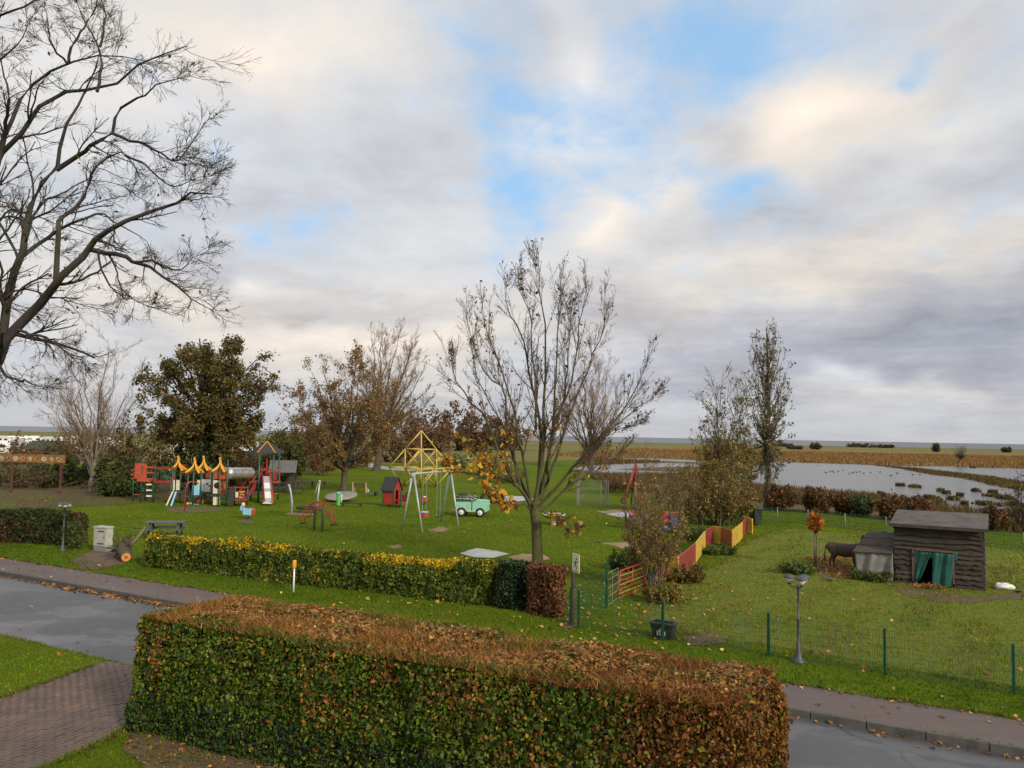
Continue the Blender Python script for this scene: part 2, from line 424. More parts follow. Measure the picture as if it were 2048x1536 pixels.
def leaves(C, size, cols, g, weights=None, aspect=.55, jit=.28, nrm=None, nmix=.0):
    N = len(C); u = nz(g.normal(size=(N, 3)))
    if nrm is not None:
        nn = nz(nrm + g.normal(size=(N, 3)) * nmix); u = nz(np.cross(nn, g.normal(size=(N, 3)))); v = np.cross(nn, u)
    else:
        v = nz(np.cross(u, g.normal(size=(N, 3)))); nn = np.cross(u, v)
    s = (size * np.clip(np.exp(g.normal(size=N) * .35), .4, 2.0))[:, None]
    V = np.stack([C - u * s * .5, C + v * s * aspect * .5 + nn * s * .12, C + u * s * .5, C - v * s * aspect * .5 + nn * s * .12], 1).reshape(-1, 3)
    b = np.arange(N)[:, None] * 4
    T = np.concatenate([b + np.array([[0, 1, 2]]), b + np.array([[0, 2, 3]])], 1).reshape(-1, 3)
    if cols.ndim == 2 and len(cols) == N and weights is None: c = cols
    else: c = cols[g.choice(len(cols), N, p=weights)]
    c = c * np.exp(g.normal(size=(N, 1)) * jit) * (1 + g.normal(size=(N, 3)) * .06)
    return V, T, np.repeat(np.clip(c, .002, .9), 4, axis=0)
def q2t(Q): return np.concatenate([Q[:, [0, 1, 2]], Q[:, [0, 2, 3]]])
GREENS = np.array([(.055, .085, .016), (.080, .11, .020), (.040, .062, .016), (.10, .12, .022)])
BROWNS = np.array([(.16, .085, .030), (.11, .055, .022), (.20, .11, .035), (.13, .08, .03)])
GOLDS = np.array([(.55, .27, .02), (.62, .36, .03), (.48, .19, .02), (.50, .36, .07)])

def finish_tree(root, trunk, fine, bark, leaf=None, fname='foliage', twig=None):
    npmesh('trunk', *join([tubes_np(p, r, s) for p, r, s in trunk]), bark, root, smooth=True)
    if fine: npmesh('branches', *join([tubes_np(p, r, s) for p, r, s in fine]), twig or bark, root, smooth=True)['kind'] = 'stuff'
    if leaf is not None:
        V, T, c = leaf; npmesh(fname, V, T, LEAF, root, col=c)['kind'] = 'stuff'
def leafpoints(Pn, n, g, spread, f=(.3, 1.0)):
    N, K, _ = Pn.shape
    fr = g.uniform(f[0], f[1], (N, n)) * (K - 1.001); i0 = fr.astype(int); w = (fr - i0)[..., None]; ii = np.arange(N)[:, None]
    return (Pn[ii, i0] * (1 - w) + Pn[ii, i0 + 1] * w + g.normal(size=(N, n, 3)) * spread).reshape(-1, 3)
def fan_tree(name, label, bx, by, ytop, xl, xr, yfork, nl, seed, bark, rt, levels, leaf=None, group=None, flat=.85, ulo=-.3, leader=False, cat='tree', stems=0, low=.35, lift=.65, lean=0.0, rl=.5, top_pow=1.0, spr=(.75, 1.08), twig=None):
    g = rng(seed); base = P(bx, by); m = base.y / F
    ht = (by - ytop) * m; fk = (by - yfork) * m; hw = (xr - xl) / 2 * m; cx = ((xl + xr) / 2 - bx) * m
    root = thing(name, label, cat, base, group); b = np.array(base)
    trunk = []
    if stems == 0:
        top = b + np.array([lean * m, 0, ht * .97 if leader else fk * 1.02])
        tp = smoothline([b - np.array([0, 0, .1]), b + (top - b) * .5 + np.append(g.normal(size=2) * rt * .6, 0), top], 9)
        trr = rt * (np.linspace(1, .12 if leader else .75, 9) ** 1.0) * (1 + .35 * np.exp(-np.linspace(0, 9, 9)))
        trunk.append((tp[None], trr[None], 9))
    c = b + np.array([cx, 0, fk + (ht - fk) * .42]); hz = (ht - fk) * .58
    L = []; LR = []
    for i in range(nl):
        u = ulo + (1 - ulo) * ((i + .5) / nl) ** top_pow; az = i * 2.399963 + g.normal() * .3; s = math.sqrt(max(0, 1 - u * u)) * g.uniform(*spr)
        end = c + np.array([math.cos(az) * s * hw, math.sin(az) * s * hw * flat, u * hz * g.uniform(.88, 1.04)])
        if stems: st = b + np.array([math.cos(az), math.sin(az), 0]) * g.uniform(0, stems) - np.array([0, 0, .05])
        elif leader:
            zf = min(.9, max(low * .6, (end[2] - b[2]) / ht - g.uniform(.22, .34))); st = b + (top - b) * max(zf, yfork and fk / ht * .9)
        else: st = b + (top - b) * g.uniform(.82, 1.0)
        ctl = st + (end - st) * np.array([low, low, lift])
        pts = np.array([st * (1 - t) ** 2 + 2 * ctl * t * (1 - t) + end * t * t for t in np.linspace(0, 1, 8)])
        pts[1:-1] += g.normal(size=(6, 3)) * np.linalg.norm(end - st) * .018
        L.append(pts); r0 = rt * rl * g.uniform(.7, 1.1); LR.append(r0 * np.linspace(1, .22, 8) ** 1.5)
    L = np.array(L); LR = np.array(LR)
    trunk.append((L, LR, 6))
    cur, cr_ = L, LR; fine = []
    for lv in levels:
        lv = dict(lv); sd = lv.pop('sides', 3); mm = lv.pop('m')
        cur, cr_ = kids(cur, cr_, mm, g, **lv); fine.append((cur, cr_, sd))
    lf = None
    if leaf:
        n, size, cols, spread = leaf[:4]; wts = leaf[4] if len(leaf) > 4 else None; ff = leaf[5] if len(leaf) > 5 else (.3, 1.)
        pts = leafpoints(cur, n, g, spread, ff)
        if len(leaf) > 6: pts = pts[leaf[6](pts, g)]
        lf = leaves(pts, size, cols, g, wts)
    finish_tree(root, trunk, fine, bark, lf, twig=twig)
    return root

def inpoly(px, py, poly):
    poly = np.array(poly); x0, y0 = poly[:, 0], poly[:, 1]; x1, y1 = np.roll(x0, -1), np.roll(y0, -1)
    ins = np.zeros(len(px), bool)
    for a, b, c, d in zip(x0, y0, x1, y1):
        if b == d: continue
        h = ((b > py) != (d > py)) & (px < (c - a) * (py - b) / (d - b) + a); ins ^= h
    return ins
def sample_poly(poly, n, g):
    poly = np.array(poly)[:, :2]; lo, hi = poly.min(0), poly.max(0); o = []; tot = 0
    while tot < n:
        q = g.uniform(lo, hi, (n * 2, 2)); q = q[inpoly(q[:, 0], q[:, 1], poly)]; o.append(q); tot += len(q)
        if tot == 0: break
    return np.concatenate(o)[:n]
def blades(xy, z, h, w, cols, g, lean=.35, jit=.25):
    N = len(xy); a = g.uniform(0, 6.283, N); hh = h * g.uniform(.5, 1.3, N); ww = w * g.uniform(.6, 1.3, N) / 2
    b = np.column_stack([xy, np.broadcast_to(z, N)]); s = np.column_stack([np.cos(a) * ww, np.sin(a) * ww, np.zeros(N)])
    tip = b + np.column_stack([g.normal(size=N) * lean * hh, g.normal(size=N) * lean * hh, hh])
    V = np.stack([b - s, b + s, tip], 1).reshape(-1, 3); T = np.arange(3 * N).reshape(-1, 3)
    c = cols if len(cols) == N else cols[g.integers(0, len(cols), N)]
    c = c * np.exp(g.normal(size=(N, 1)) * jit)
    return V, T, np.repeat(np.clip(c, .002, .9), 3, axis=0)

# ------------------------------------------------------------------ road frame: s along the kerb, t away from the camera
K0 = P(0, 1143); K1 = P(2048, 1500); dv = (K1 - K0); dv.z = 0; dv.normalize(); nv = Vector((-dv.y, dv.x, 0))
ROADZ = math.atan2(dv.y, dv.x)
def RT(s, t, z=0.0): q = K0 + dv * s + nv * t; return Vector((q.x, q.y, z))
def st_of(p):
    q = np.asarray(p)[:, :2] - np.array(K0)[:2]; return q @ np.array(dv)[:2], q @ np.array(nv)[:2]
def gz(t):
    return np.interp(t, [-5.02, -4.92, -4.85, .05, .06, 1.70, 1.78], [0, -.03, -.17, -.17, -.04, -.04, 0.0])
RW = 4.9

# ------------------------------------------------------------------ ground materials
def grassmat():
    k = NT('grass'); n1 = k.noise(.16, 5, .6); n2 = k.noise(1.1, 6, .65); n3 = k.noise(9.0, 4, .7); n4 = k.noise(40.0, 2, .6)
    c = k.ramp(n1, [(.30, (.066, .112, .006)), (.50, (.094, .142, .008)), (.70, (.130, .155, .012))])
    c = k.mix(k.rng(n2, .40, .75, 0, .55), c, (.155, .175, .014))
    c = k.mix(k.rng(n3, .45, .75, 0, .55), c, (.055, .082, .012))
    c = k.mix(k.rng(k.noise(.55, 6, .7), .56, .76, 0, .6), c, (.105, .088, .030)); c = k.mix(k.rng(k.noise(.27, 6, .7, stretch=(1, 1.6, 1)), .54, .72, 0, .6), c, (.050, .080, .012))
    c = k.mix(k.rng(n4, .50, .75, 0, .5), c, (.15, .21, .015))
    k.base(c); k.rough(.95); k.b.inputs['Specular IOR Level'].default_value = .03
    k.bump(k.math('ADD', n3, k.math('MULTIPLY', n4, .6)), .9, .06); return k.m
GRASS = grassmat()
def softmat(name, stops, scale=.8, rough=.95, edge_scale=2.0, bumps=(8., .6, .03), extra=None, hard=.22):
    k = NT(name); f = k.noise(scale, 6, .65); c = k.ramp(f, stops)
    if extra: c = k.mix(k.rng(k.noise(extra[0], 5, .7), extra[1], extra[2], 0, extra[3]), c, extra[4])
    k.base(c); k.rough(rough); k.b.inputs['Specular IOR Level'].default_value = .3
    k.bump(k.noise(bumps[0], 5, .7), bumps[1], bumps[2])
    a = k.n('ShaderNodeVertexColor', layer_name='Col'); sp = k.n('ShaderNodeSeparateColor'); k.l(a.outputs[0], sp.inputs[0])
    v = k.math('ADD', sp.outputs[0], k.math('MULTIPLY', k.math('SUBTRACT', k.noise(edge_scale, 5, .6), .5), 1.1))
    al = k.rng(v, .5 - hard, .5 + hard); tr = k.n('ShaderNodeBsdfTransparent'); m = k.n('ShaderNodeMixShader')
    k.l(al, m.inputs[0]); k.l(tr.outputs[0], m.inputs[1]); k.l(k.b.outputs[0], m.inputs[2]); k.l(m.outputs[0], k.o.inputs[0])
    return k.m
def patch(name, poly, z, mat, w=.5, jag=.15, step=None, seed=1, kind='structure', parent=None):
    g = rng(seed); pts = []; n = len(poly); poly = [Vector((p[0], p[1], 0)) for p in poly]
    per = sum((poly[(i + 1) % n] - poly[i]).length for i in range(n)); step = step or per / 70
    for i in range(n):
        a, b = poly[i], poly[(i + 1) % n]; k = max(1, int((b - a).length / step))
        for j in range(k): pts.append(a + (b - a) * (j / k))
    pts = np.array([(p.x, p.y) for p in pts]); m = len(pts)
    ar = .5 * np.sum(pts[:, 0] * np.roll(pts[:, 1], -1) - np.roll(pts[:, 0], -1) * pts[:, 1])
    if ar < 0: pts = pts[::-1]
    arc = np.concatenate([[0], np.cumsum(np.linalg.norm(np.diff(pts, axis=0), axis=1))]); arc = arc / per * 2 * math.pi
    w = min(w, abs(ar) / per * .55)
    for _ in range(2): pts = (np.roll(pts, 1, 0) + 2 * pts + np.roll(pts, -1, 0)) / 4 if jag else pts
    t = np.roll(pts, -1, 0) - np.roll(pts, 1, 0); nn = nz(np.column_stack([-t[:, 1], t[:, 0]]))
    wave = sum(np.sin(arc * f_ + g.uniform(0, 6.28)) * g.uniform(.4, 1) / f_ ** .5 for f_ in (3, 5, 7, 11, 14))
    pts = pts + nn * (wave * jag * .7)[:, None]
    inn = pts + nn * w
    V = np.concatenate([np.column_stack([pts, np.full(m, z)]), np.column_stack([inn, np.full(m, z)])])
    i = np.arange(m); j = (i + 1) % m
    T = np.concatenate([np.stack([i, j, m + j], 1), np.stack([i, m + j, m + i], 1)])
    tri = tessellate_polygon([[Vector((p[0], p[1], 0)) for p in inn]])
    T = np.concatenate([T, np.array(tri) + m])
    e1 = V[T[:, 1]] - V[T[:, 0]]; e2 = V[T[:, 2]] - V[T[:, 0]]; fl = np.cross(e1, e2)[:, 2] < 0; T[fl] = T[fl][:, ::-1]
    col = np.zeros((2 * m, 3)); col[m:] = 1
    o = npmesh(name, V, T, mat, parent, col=col)
    if kind: o['kind'] = kind
    return o

# ------------------------------------------------------------------ ground, road, pavement
ss = [-60000, -6000, -600, -80, -40, -20, 0, 10, 20, 30, 40, 60, 100, 600, 6000, 60000]
ts = [-60000, -2000, -100, -20, -5.02, -4.92, -4.85, .05, .06, 1.70, 1.78, 3, 5, 9, 15, 25, 40, 70, 120, 250, 600, 2000, 10000, 60000]
GV = np.array([RT(s, t, float(gz(t))) for t in ts for s in ss]); ns = len(ss)
GT = np.array([(i * ns + j, i * ns + j + 1, (i + 1) * ns + j + 1, (i + 1) * ns + j) for i in range(len(ts) - 1) for j in range(ns - 1)])
npmesh('ground', GV, GT, GRASS)['kind'] = 'structure'

def asphalt():
    k = NT('asphalt'); n1 = k.noise(.35, 5, .6); n2 = k.noise(2.2, 6, .7); n3 = k.noise(90, 3, .7)
    c = k.ramp(n1, [(.3, (.056, .057, .063)), (.7, (.094, .092, .097))])
    c = k.mix(k.rng(n2, .45, .75, 0, .5), c, (.065, .064, .068)); c = k.mix(k.rng(n3, .55, .75, 0, .5), c, (.20, .19, .19))
    cr = k.n('ShaderNodeTexVoronoi', feature='DISTANCE_TO_EDGE'); cr.inputs['Scale'].default_value = .28; k.l(k.coord(), cr.inputs['Vector'])
    wob = k.n('ShaderNodeVectorMath', operation='ADD'); k.l(k.coord(), wob.inputs[0]); nw_ = k.n('ShaderNodeTexNoise'); nw_.inputs['Scale'].default_value = .9; k.l(k.coord(), nw_.inputs['Vector']); k.l(nw_.outputs['Color'], wob.inputs[1]); k.l(wob.outputs[0], cr.inputs['Vector'])
    c = k.mix(k.math('MULTIPLY', k.rng(cr.outputs['Distance'], .006, .022, 1, 0), k.rng(k.noise(.22, 3), .48, .60, 0, .75)), c, (.03, .03, .032))
    pt = k.n('ShaderNodeTexVoronoi'); pt.inputs['Scale'].default_value = .16; k.l(wob.outputs[0], pt.inputs['Vector']); sc_ = k.n('ShaderNodeSeparateColor'); k.l(pt.outputs['Color'], sc_.inputs[0])
    c = k.mix(k.rng(sc_.outputs[0], .55, .60, 0, .45), c, (.15, .142, .14))
    wet = k.rng(k.noise(.30, 5, .62, stretch=(1, 1.4, 1)), .40, .62)
    c = k.mix(wet, c, k.mix(.45, c, (.05, .05, .055)))
    k.base(c); k.rough(k.math('ADD', k.rng(wet, 0, 1, .50, .11), k.math('MULTIPLY', n2, .12)))
    k.b.inputs['Specular IOR Level'].default_value = .55
    k.bump(k.math('ADD', n3, k.math('MULTIPLY', n2, .8)), .35, .006); return k.m
ASPH = asphalt()
rs = np.linspace(-70, 90, 60); rtt = np.linspace(-RW, 0.03, 8); g = rng(5)
RV = []; 
for i, t in enumerate(rtt):
    for s in rs: RV.append(RT(s, t + (g.normal() * .07 if i == 0 else 0), -.025 - .10 * (t + RW) / RW))
RTt = [(i * 60 + j, i * 60 + j + 1, (i + 1) * 60 + j + 1, (i + 1) * 60 + j) for i in range(7) for j in range(59)]
npmesh('road', np.array([tuple(p) for p in RV]), np.array(RTt), ASPH, smooth=True)['kind'] = 'structure'
def pavemat():
    k = NT('pavement'); n1 = k.noise(.5, 6, .6); n2 = k.noise(3.5, 6, .7); n3 = k.noise(60, 3, .7)
    c = k.ramp(n1, [(.3, (.082, .058, .050)), (.7, (.135, .096, .082))]); c = k.mix(k.rng(n2, .45, .75, 0, .6), c, (.060, .046, .038))
    c = k.mix(k.rng(n3, .5, .75, 0, .4), c, (.18, .13, .11)); k.base(c); k.rough(k.rng(n1, .35, .65, .42, .75)); k.bump(n3, .4, .006); return k.m
PAVE = pavemat()
pavement = MB()
for i in range(80):
    s0 = -70 + 2 * i; pavement.quad(RT(s0, .11, 0), RT(s0 + 2, .11, 0), RT(s0 + 2, 1.76, -.004), RT(s0, 1.76, -.004))
pv = pavement.build('pavement', PAVE); pv['kind'] = 'structure'
KERB = paint('kerb_stone', (.085, .078, .070), .7, .35, 5.0, bump=.5)
kb = MB().box((0, 0, -.075), (.992, .115, .17)).build('kerb_stone', KERB, bevel=.012)
kroot = bpy.data.objects.new('kerb', None); COL.objects.link(kroot); kroot['kind'] = 'structure'; kroot.location = K0
g = rng(7)
for i in range(-24, 62):
    o = kb if i == -24 else clone(kb)
    q = RT(i + .5, .055, float(g.normal() * .004)); o.parent = kroot; o.location = q - K0; o.rotation_euler = (0, 0, ROADZ + g.normal() * .004)

# ------------------------------------------------------------------ driveway of paving bricks
BR = paint('paving_brick', (.130, .078, .054), .6, .4, 2.0, dirt=(.05, .045, .04), bump=.5)
BR2 = paint('paving_brick_grey', (.116, .076, .056), .55, .4, 1.5, dirt=(.05, .045, .04), bump=.5)
dpoly = [P(-420, 1470), P(-200, 1440), P(0, 1397), P(110, 1358), P(185, 1332), P(215, 1322), P(300, 1335), P(320, 1400), P(283, 1441), P(190, 1492), P(60, 1548), P(-40, 1610), P(-500, 1800)]
dp = np.array([(p.x, p.y) for p in dpoly])
patch('driveway', dpoly, .004, paint('joint_sand', (.092, .062, .046), .9), w=.05, jag=.0)
drive = bpy.data.objects['driveway']
da = math.atan2((P(185, 1332) - P(0, 1397)).y, (P(185, 1332) - P(0, 1397)).x)
ca, sa = math.cos(da), math.sin(da); org = P(100, 1430); g = rng(11); bl = []
for i in range(-70, 70):
    for j in range(-60, 60):
        u = i * .204 + (.102 if j % 2 else 0); v = j * .104
        x = org.x + u * ca - v * sa; y = org.y + u * sa + v * ca
        bl.append((x, y))
bl = np.array(bl); bl = bl[inpoly(bl[:, 0], bl[:, 1], dp)]
s_, t_ = st_of(np.column_stack([bl, np.zeros(len(bl))])); bl = bl[t_ < -RW - .06]
px = np.array([PX((x, y, 0)) for x, y in bl]); vis = (px[:, 0] > -40) & (px[:, 0] < 330) & (px[:, 1] < 1560)
d2 = np.where(vis, np.hypot(bl[:, 0], bl[:, 1]), 1e9); order = np.argsort(d2)
bm_ = MB().box((0, 0, 0), (.197, .097, .05))
b0 = bm_.build('brick', BR, drive, bevel=.006); b1me = b0.data.copy(); b1me.materials[0] = BR2
for n_, i in enumerate(order[:300]):
    o = b0 if n_ == 0 else b0.copy()
    if n_: COL.objects.link(o); o.parent = drive
    if g.random() < .4: o.data = b1me
    x, y = bl[i]; t = st_of(np.array([[x, y, 0]]))[1][0]
    o.location = (x, y, float(gz(t)) - .012 + g.normal() * .003); o.rotation_euler = (g.normal() * .012, g.normal() * .012, da + g.normal() * .012)
rest = order[300:]; cc = bl[rest]; tt = st_of(np.column_stack([cc, np.zeros(len(cc))]))[1]; zz = gz(tt) - .012 + g.normal(size=len(cc)) * .003
bx_ = np.array([(sx * .0985, sy * .0485, sz * .025) for sz in (-1, 1) for sy in (-1, 1) for sx in (-1, 1)]); rot = np.array([[ca, -sa, 0], [sa, ca, 0], [0, 0, 1]])
bw = bx_ @ rot.T
V = (bw[None] + np.column_stack([cc, zz])[:, None]).reshape(-1, 3)
qf = np.array([(4, 5, 7, 6), (0, 1, 5, 4), (2, 6, 7, 3), (0, 4, 6, 2), (1, 3, 7, 5)])
T = (qf[None] + (np.arange(len(cc)) * 8)[:, None, None]).reshape(-1, 4)
npmesh('bricks', V, T, [BR, BR2], drive, mi=np.repeat(g.integers(0, 2, len(cc)), 5))['kind'] = 'stuff'

# ------------------------------------------------------------------ ground patches
SAND = softmat('sand', [(.3, (.20, .125, .070)), (.7, (.36, .245, .150))], 1.5, extra=(6., .5, .8, .5, (.14, .08, .04)))
CONC = softmat('wet_concrete', [(.3, (.30, .29, .27)), (.7, (.50, .49, .46))], 1.2, rough=.35, edge_scale=3.0, extra=(3., .58, .75, .7, (.17, .14, .11)), hard=.05)
SOIL = softmat('soil', [(.3, (.085, .060, .036)), (.7, (.155, .105, .066))], 2.0, rough=.9, extra=(5., .5, .8, .5, (.10, .095, .03)), bumps=(9., .6, .04))
LITTER = softmat('leaf_floor', [(.3, (.075, .060, .020)), (.5, (.105, .075, .028)), (.7, (.070, .085, .016))], .7, extra=(7., .52, .75, .5, (.18, .09, .035)), bumps=(7., 1.0, .08))
OLIVE = softmat('olive_grass', [(.3, (.088, .122, .006)), (.5, (.126, .150, .009)), (.7, (.165, .160, .014))], .35, extra=(2.2, .48, .72, .6, (.075, .095, .014)), bumps=(9., 1.0, .06), edge_scale=.4)
MARSH = softmat('marsh', [(.3, (.085, .052, .026)), (.5, (.125, .078, .036)), (.7, (.105, .090, .030))], .10, extra=(.5, .5, .75, .5, (.055, .046, .020)), bumps=(2., 1.0, .3), edge_scale=.15)
FIELD = softmat('far_field', [(.3, (.120, .110, .020)), (.7, (.165, .140, .030))], .03, edge_scale=.05, extra=(.12, .5, .8, .4, (.15, .10, .04)))
REEDG = softmat('reed_floor', [(.3, (.19, .105, .036)), (.7, (.27, .155, .055))], .06, edge_scale=.08, bumps=(1., 1., .4))
def pp(l): return [P(x, y) for x, y in l]
patch('rough_meadow', [(-700, 105, 0), (-70, 100, 0), (0, 118, 0), (32, 165, 0), (60, 290, 0), (600, 330, 0), (900, 780, 0), (-1000, 780, 0)], .005, FIELD, w=9, jag=3)
patch('far_meadow', pp([(830, 897), (1010, 890), (1280, 885.5), (1600, 891.5), (2300, 903), (2700, 945), (2300, 925), (1600, 908), (1280, 902), (1000, 905)]), .010, FIELD, w=25, jag=4)
patch('marsh', pp([(1150, 968), (1150, 912), (1270, 897), (1600, 903), (2400, 918), (2700, 1080), (2300, 1095), (2048, 1075), (1780, 1042), (1540, 1018), (1400, 1010), (1230, 985)]), .016, MARSH, w=3.0, jag=.5)
patch('reed_bed', pp([(1090, 905), (1270, 893.5), (1600, 899), (2048, 909), (2400, 916), (2400, 946), (2048, 939), (1700, 928), (1480, 921), (1270, 913), (1180, 916)]), .024, REEDG, w=10., jag=2.)
patch('paddock', pp([(1180, 1248), (1320, 1170), (1490, 1075), (1560, 1052), (1790, 1072), (2048, 1095), (2500, 1150), (2600, 1500), (2048, 1385), (1540, 1306), (1330, 1275)]), .006, OLIVE, w=1.2, jag=.25)
patch('leaf_floor', pp([(-500, 925), (0, 922), (270, 940), (480, 965), (600, 975), (600, 985), (400, 1003), (270, 1010), (120, 1018), (-500, 1040)]), .006, LITTER, w=2.0, jag=.6)
for nm, pl, m_, w_, z_ in [
    ('sand_patch', [(1010, 1112), (1050, 1106), (1095, 1110), (1110, 1118), (1060, 1127), (1020, 1120)], SAND, .5, .008),
    ('concrete_pad', [(915, 1107), (952, 1096), (990, 1101), (1022, 1108), (985, 1117), (945, 1115)], CONC, .12, .012),
    ('sand_patch', [(1180, 1083), (1225, 1085), (1275, 1082), (1310, 1092), (1285, 1103), (1240, 1098), (1215, 1090)], SAND, .5, .008),
    ('sand_patch', [(1180, 1022), (1225, 1018), (1300, 1020), (1330, 1028), (1290, 1040), (1230, 1034)], SAND, .8, .008),
    ('concrete_pad', [(1208, 1029), (1240, 1024), (1285, 1029), (1275, 1039), (1250, 1037)], CONC, .2, .012),
    ('concrete_pad', [(985, 999), (1010, 991), (1050, 993), (1075, 998), (1040, 1003), (1005, 1003)], CONC, .3, .012),
    ('sand_patch', [(850, 1060), (880, 1053), (905, 1058), (880, 1066)], SAND, .5, .008),
    ('bare_soil', [(560, 1028), (585, 1024), (640, 1026), (620, 1033)], SAND, .5, .007),
    ('bare_soil', [(315, 1018), (370, 1012), (455, 1016), (440, 1024), (350, 1027)], SOIL, .7, .007),
    ('bare_soil', [(465, 1042), (500, 1038), (520, 1044), (490, 1050)], SOIL, .4, .007),
    ('bare_soil', [(130, 1120), (190, 1096), (260, 1104), (268, 1126), (210, 1140), (150, 1140)], SOIL, .7, .012),
    ('bare_soil', [(1360, 1270), (1420, 1262), (1465, 1280), (1420, 1297), (1370, 1290)], SOIL, .5, .012),
    ('bare_soil', [(1640, 1120), (1690, 1125), (1720, 1155), (1650, 1165), (1625, 1140)], SOIL, .7, .012),
    ('bare_soil', [(1770, 1168), (1850, 1178), (1950, 1192), (2040, 1180), (2060, 1200), (1900, 1210), (1790, 1190)], SOIL, .8, .012),
    ('bare_soil', [(1115, 1250), (1140, 1228), (1160, 1250), (1140, 1262)], SOIL, .4, .012),
    ('bare_soil', [(770, 1092), (800, 1089), (810, 1095), (785, 1098)], SAND, .3, .008),
    ('bare_soil', [(270, 1450), (420, 1490), (700, 1560), (850, 1640), (300, 1560), (230, 1500)], SOIL, .35, .010),
]:
    patch(nm, pp(pl), z_, m_, w=w_, jag=w_ * .25, seed=int(sum(a * 3 + b for a, b in pl)) % 997)
PATHM = softmat('gravel_path', [(.3, (.26, .25, .26)), (.7, (.38, .37, .37))], .6, edge_scale=.6)
patch('far_path', pp([(640, 918), (665, 908), (700, 914), (735, 924), (775, 934), (840, 938), (840, 944), (765, 940), (720, 932), (680, 921)]), .012, PATHM, w=.8, jag=.3)

# ------------------------------------------------------------------ lagoon and sea
def watermat(name, deep, scale, strg, rough):
    k = NT(name); k.base(deep); k.rough(rough); k.b.inputs['IOR'].default_value = 1.33; k.b.inputs['Specular IOR Level'].default_value = .5
    f = k.math('ADD', k.noise(scale, 4, .6, stretch=(.55, 1.2, 1)), k.math('MULTIPLY', k.noise(scale * .18, 4, .6, stretch=(.4, 1.5, 1)), 2.2))
    k.bump(f, strg, .12); return k.m
WATER = watermat('lagoon_water', (.060, .056, .050), .9, 1.0, .20)
SEA = watermat('sea_water', (.020, .030, .036), .12, 1.0, .30)
def sheet(name, pts, z, mat, jag=.0, step=None, seed=1):
    g = rng(seed); o = []; n = len(pts)
    for i in range(n):
        a, b = Vector(pts[i]), Vector(pts[(i + 1) % n]); k = max(1, int((b - a).length / (step or 1e9)))
        for j in range(k): q = a + (b - a) * (j / k); o.append((q.x + g.normal() * jag, q.y + g.normal() * jag * 2, z))
    tri = np.array(tessellate_polygon([[Vector(q) for q in o]])); V = np.array(o)
    e1 = V[tri[:, 1]] - V[tri[:, 0]]; e2 = V[tri[:, 2]] - V[tri[:, 0]]; fl = np.cross(e1, e2)[:, 2] < 0; tri[fl] = tri[fl][:, ::-1]
    ob = npmesh(name, V, tri, mat); ob['kind'] = 'structure'; return ob
LAG = pp([(1470, 931), (1478, 922), (1563, 924.5), (1706, 929), (1745, 931), (1800, 938), (1860, 950), (1930, 958), (1985, 972), (2060, 985), (2300, 1010), (2400, 1075), (2200, 1062),
          (2048, 1036), (1990, 1029), (1910, 1018), (1850, 1006), (1790, 996), (1700, 987), (1630, 981), (1560, 976), (1490, 969), (1440, 962), (1455, 945)])
sheet('lagoon', LAG, .035, WATER, .25, 1.6)
W2 = pp([(1760, 931), (1830, 933), (1907, 932.5), (2048, 937.5), (2400, 945), (2400, 985), (2048, 966), (1980, 954), (1900, 945), (1830, 937)])
sheet('lagoon', W2, .036, WATER, .3, 2.)
for i, l in enumerate([[(1150, 936), (1185, 931), (1250, 928.5), (1330, 926.5), (1395, 928), (1395, 934), (1330, 934.5), (1270, 937), (1200, 941), (1150, 942)],
          [(1170, 944), (1215, 938.5), (1290, 942), (1370, 945.5), (1385, 949), (1330, 950), (1265, 947), (1205, 947)],
          [(1238, 917), (1300, 917), (1350, 919), (1410, 922), (1450, 925), (1450, 928), (1400, 925), (1330, 922.5), (1250, 919.5)],
          [(1187, 907), (1215, 905.5), (1232, 907.5), (1230, 911), (1205, 911)], [(1670, 908.5), (1760, 909.5), (1850, 912), (1990, 917), (1930, 918.5), (1800, 913.5), (1690, 911)]]):
    sheet('flood_water', pp(l), .037 + i * .001, WATER, .25, 2.)
sheet('sea', [(-70000, 800, 0), (70000, 800, 0), (90000, 90000, 0), (-90000, 90000, 0)], .06, SEA)

# reeds, marsh grass and lawn blades: uncountable
def blade_stuff(name, parts, label=None):
    V = []; T = []; C = []; n = 0
    for v, t, c in parts: V.append(v); T.append(t + n); C.append(c); n += len(v)
    o = npmesh(name, np.concatenate(V), np.concatenate(T), BLADE, col=np.concatenate(C)); o['kind'] = 'stuff'
    if label: o['label'] = label
    return o
g = rng(21); REED = np.array([(.34, .18, .055), (.28, .145, .045), (.40, .23, .08), (.24, .12, .04)]); BRN = np.array([(.12, .072, .032), (.16, .10, .042), (.085, .052, .024), (.12, .10, .035)])
TUS = np.array([(.105, .078, .030), (.13, .10, .038), (.085, .068, .022)])
def w2(l): return [(P(x, y).x, P(x, y).y) for x, y in l]
rb = [(1090, 910), (1270, 898.5), (1600, 904), (2048, 914), (2300, 919), (2300, 944), (2048, 938), (1700, 928), (1480, 921), (1270, 914), (1180, 917)]
blade_stuff('reeds', [blades(sample_poly(w2(rb), 60000, g), .02, .75, .22, REED * np.array([.72, .82, .95]), g, .3)], 'orange brown reed bed beyond the flooded lagoon')
mb1 = w2([(1440, 964), (1560, 978), (1700, 989), (1790, 998), (1910, 1020), (2048, 1038), (2200, 1066), (2300, 1090), (2048, 1068), (1900, 1045), (1780, 1026), (1540, 1005), (1400, 995), (1230, 978), (1170, 950), (1290, 951), (1400, 951)])
mb2 = w2([(1180, 918), (1240, 921), (1330, 924), (1190, 930), (1160, 930)])
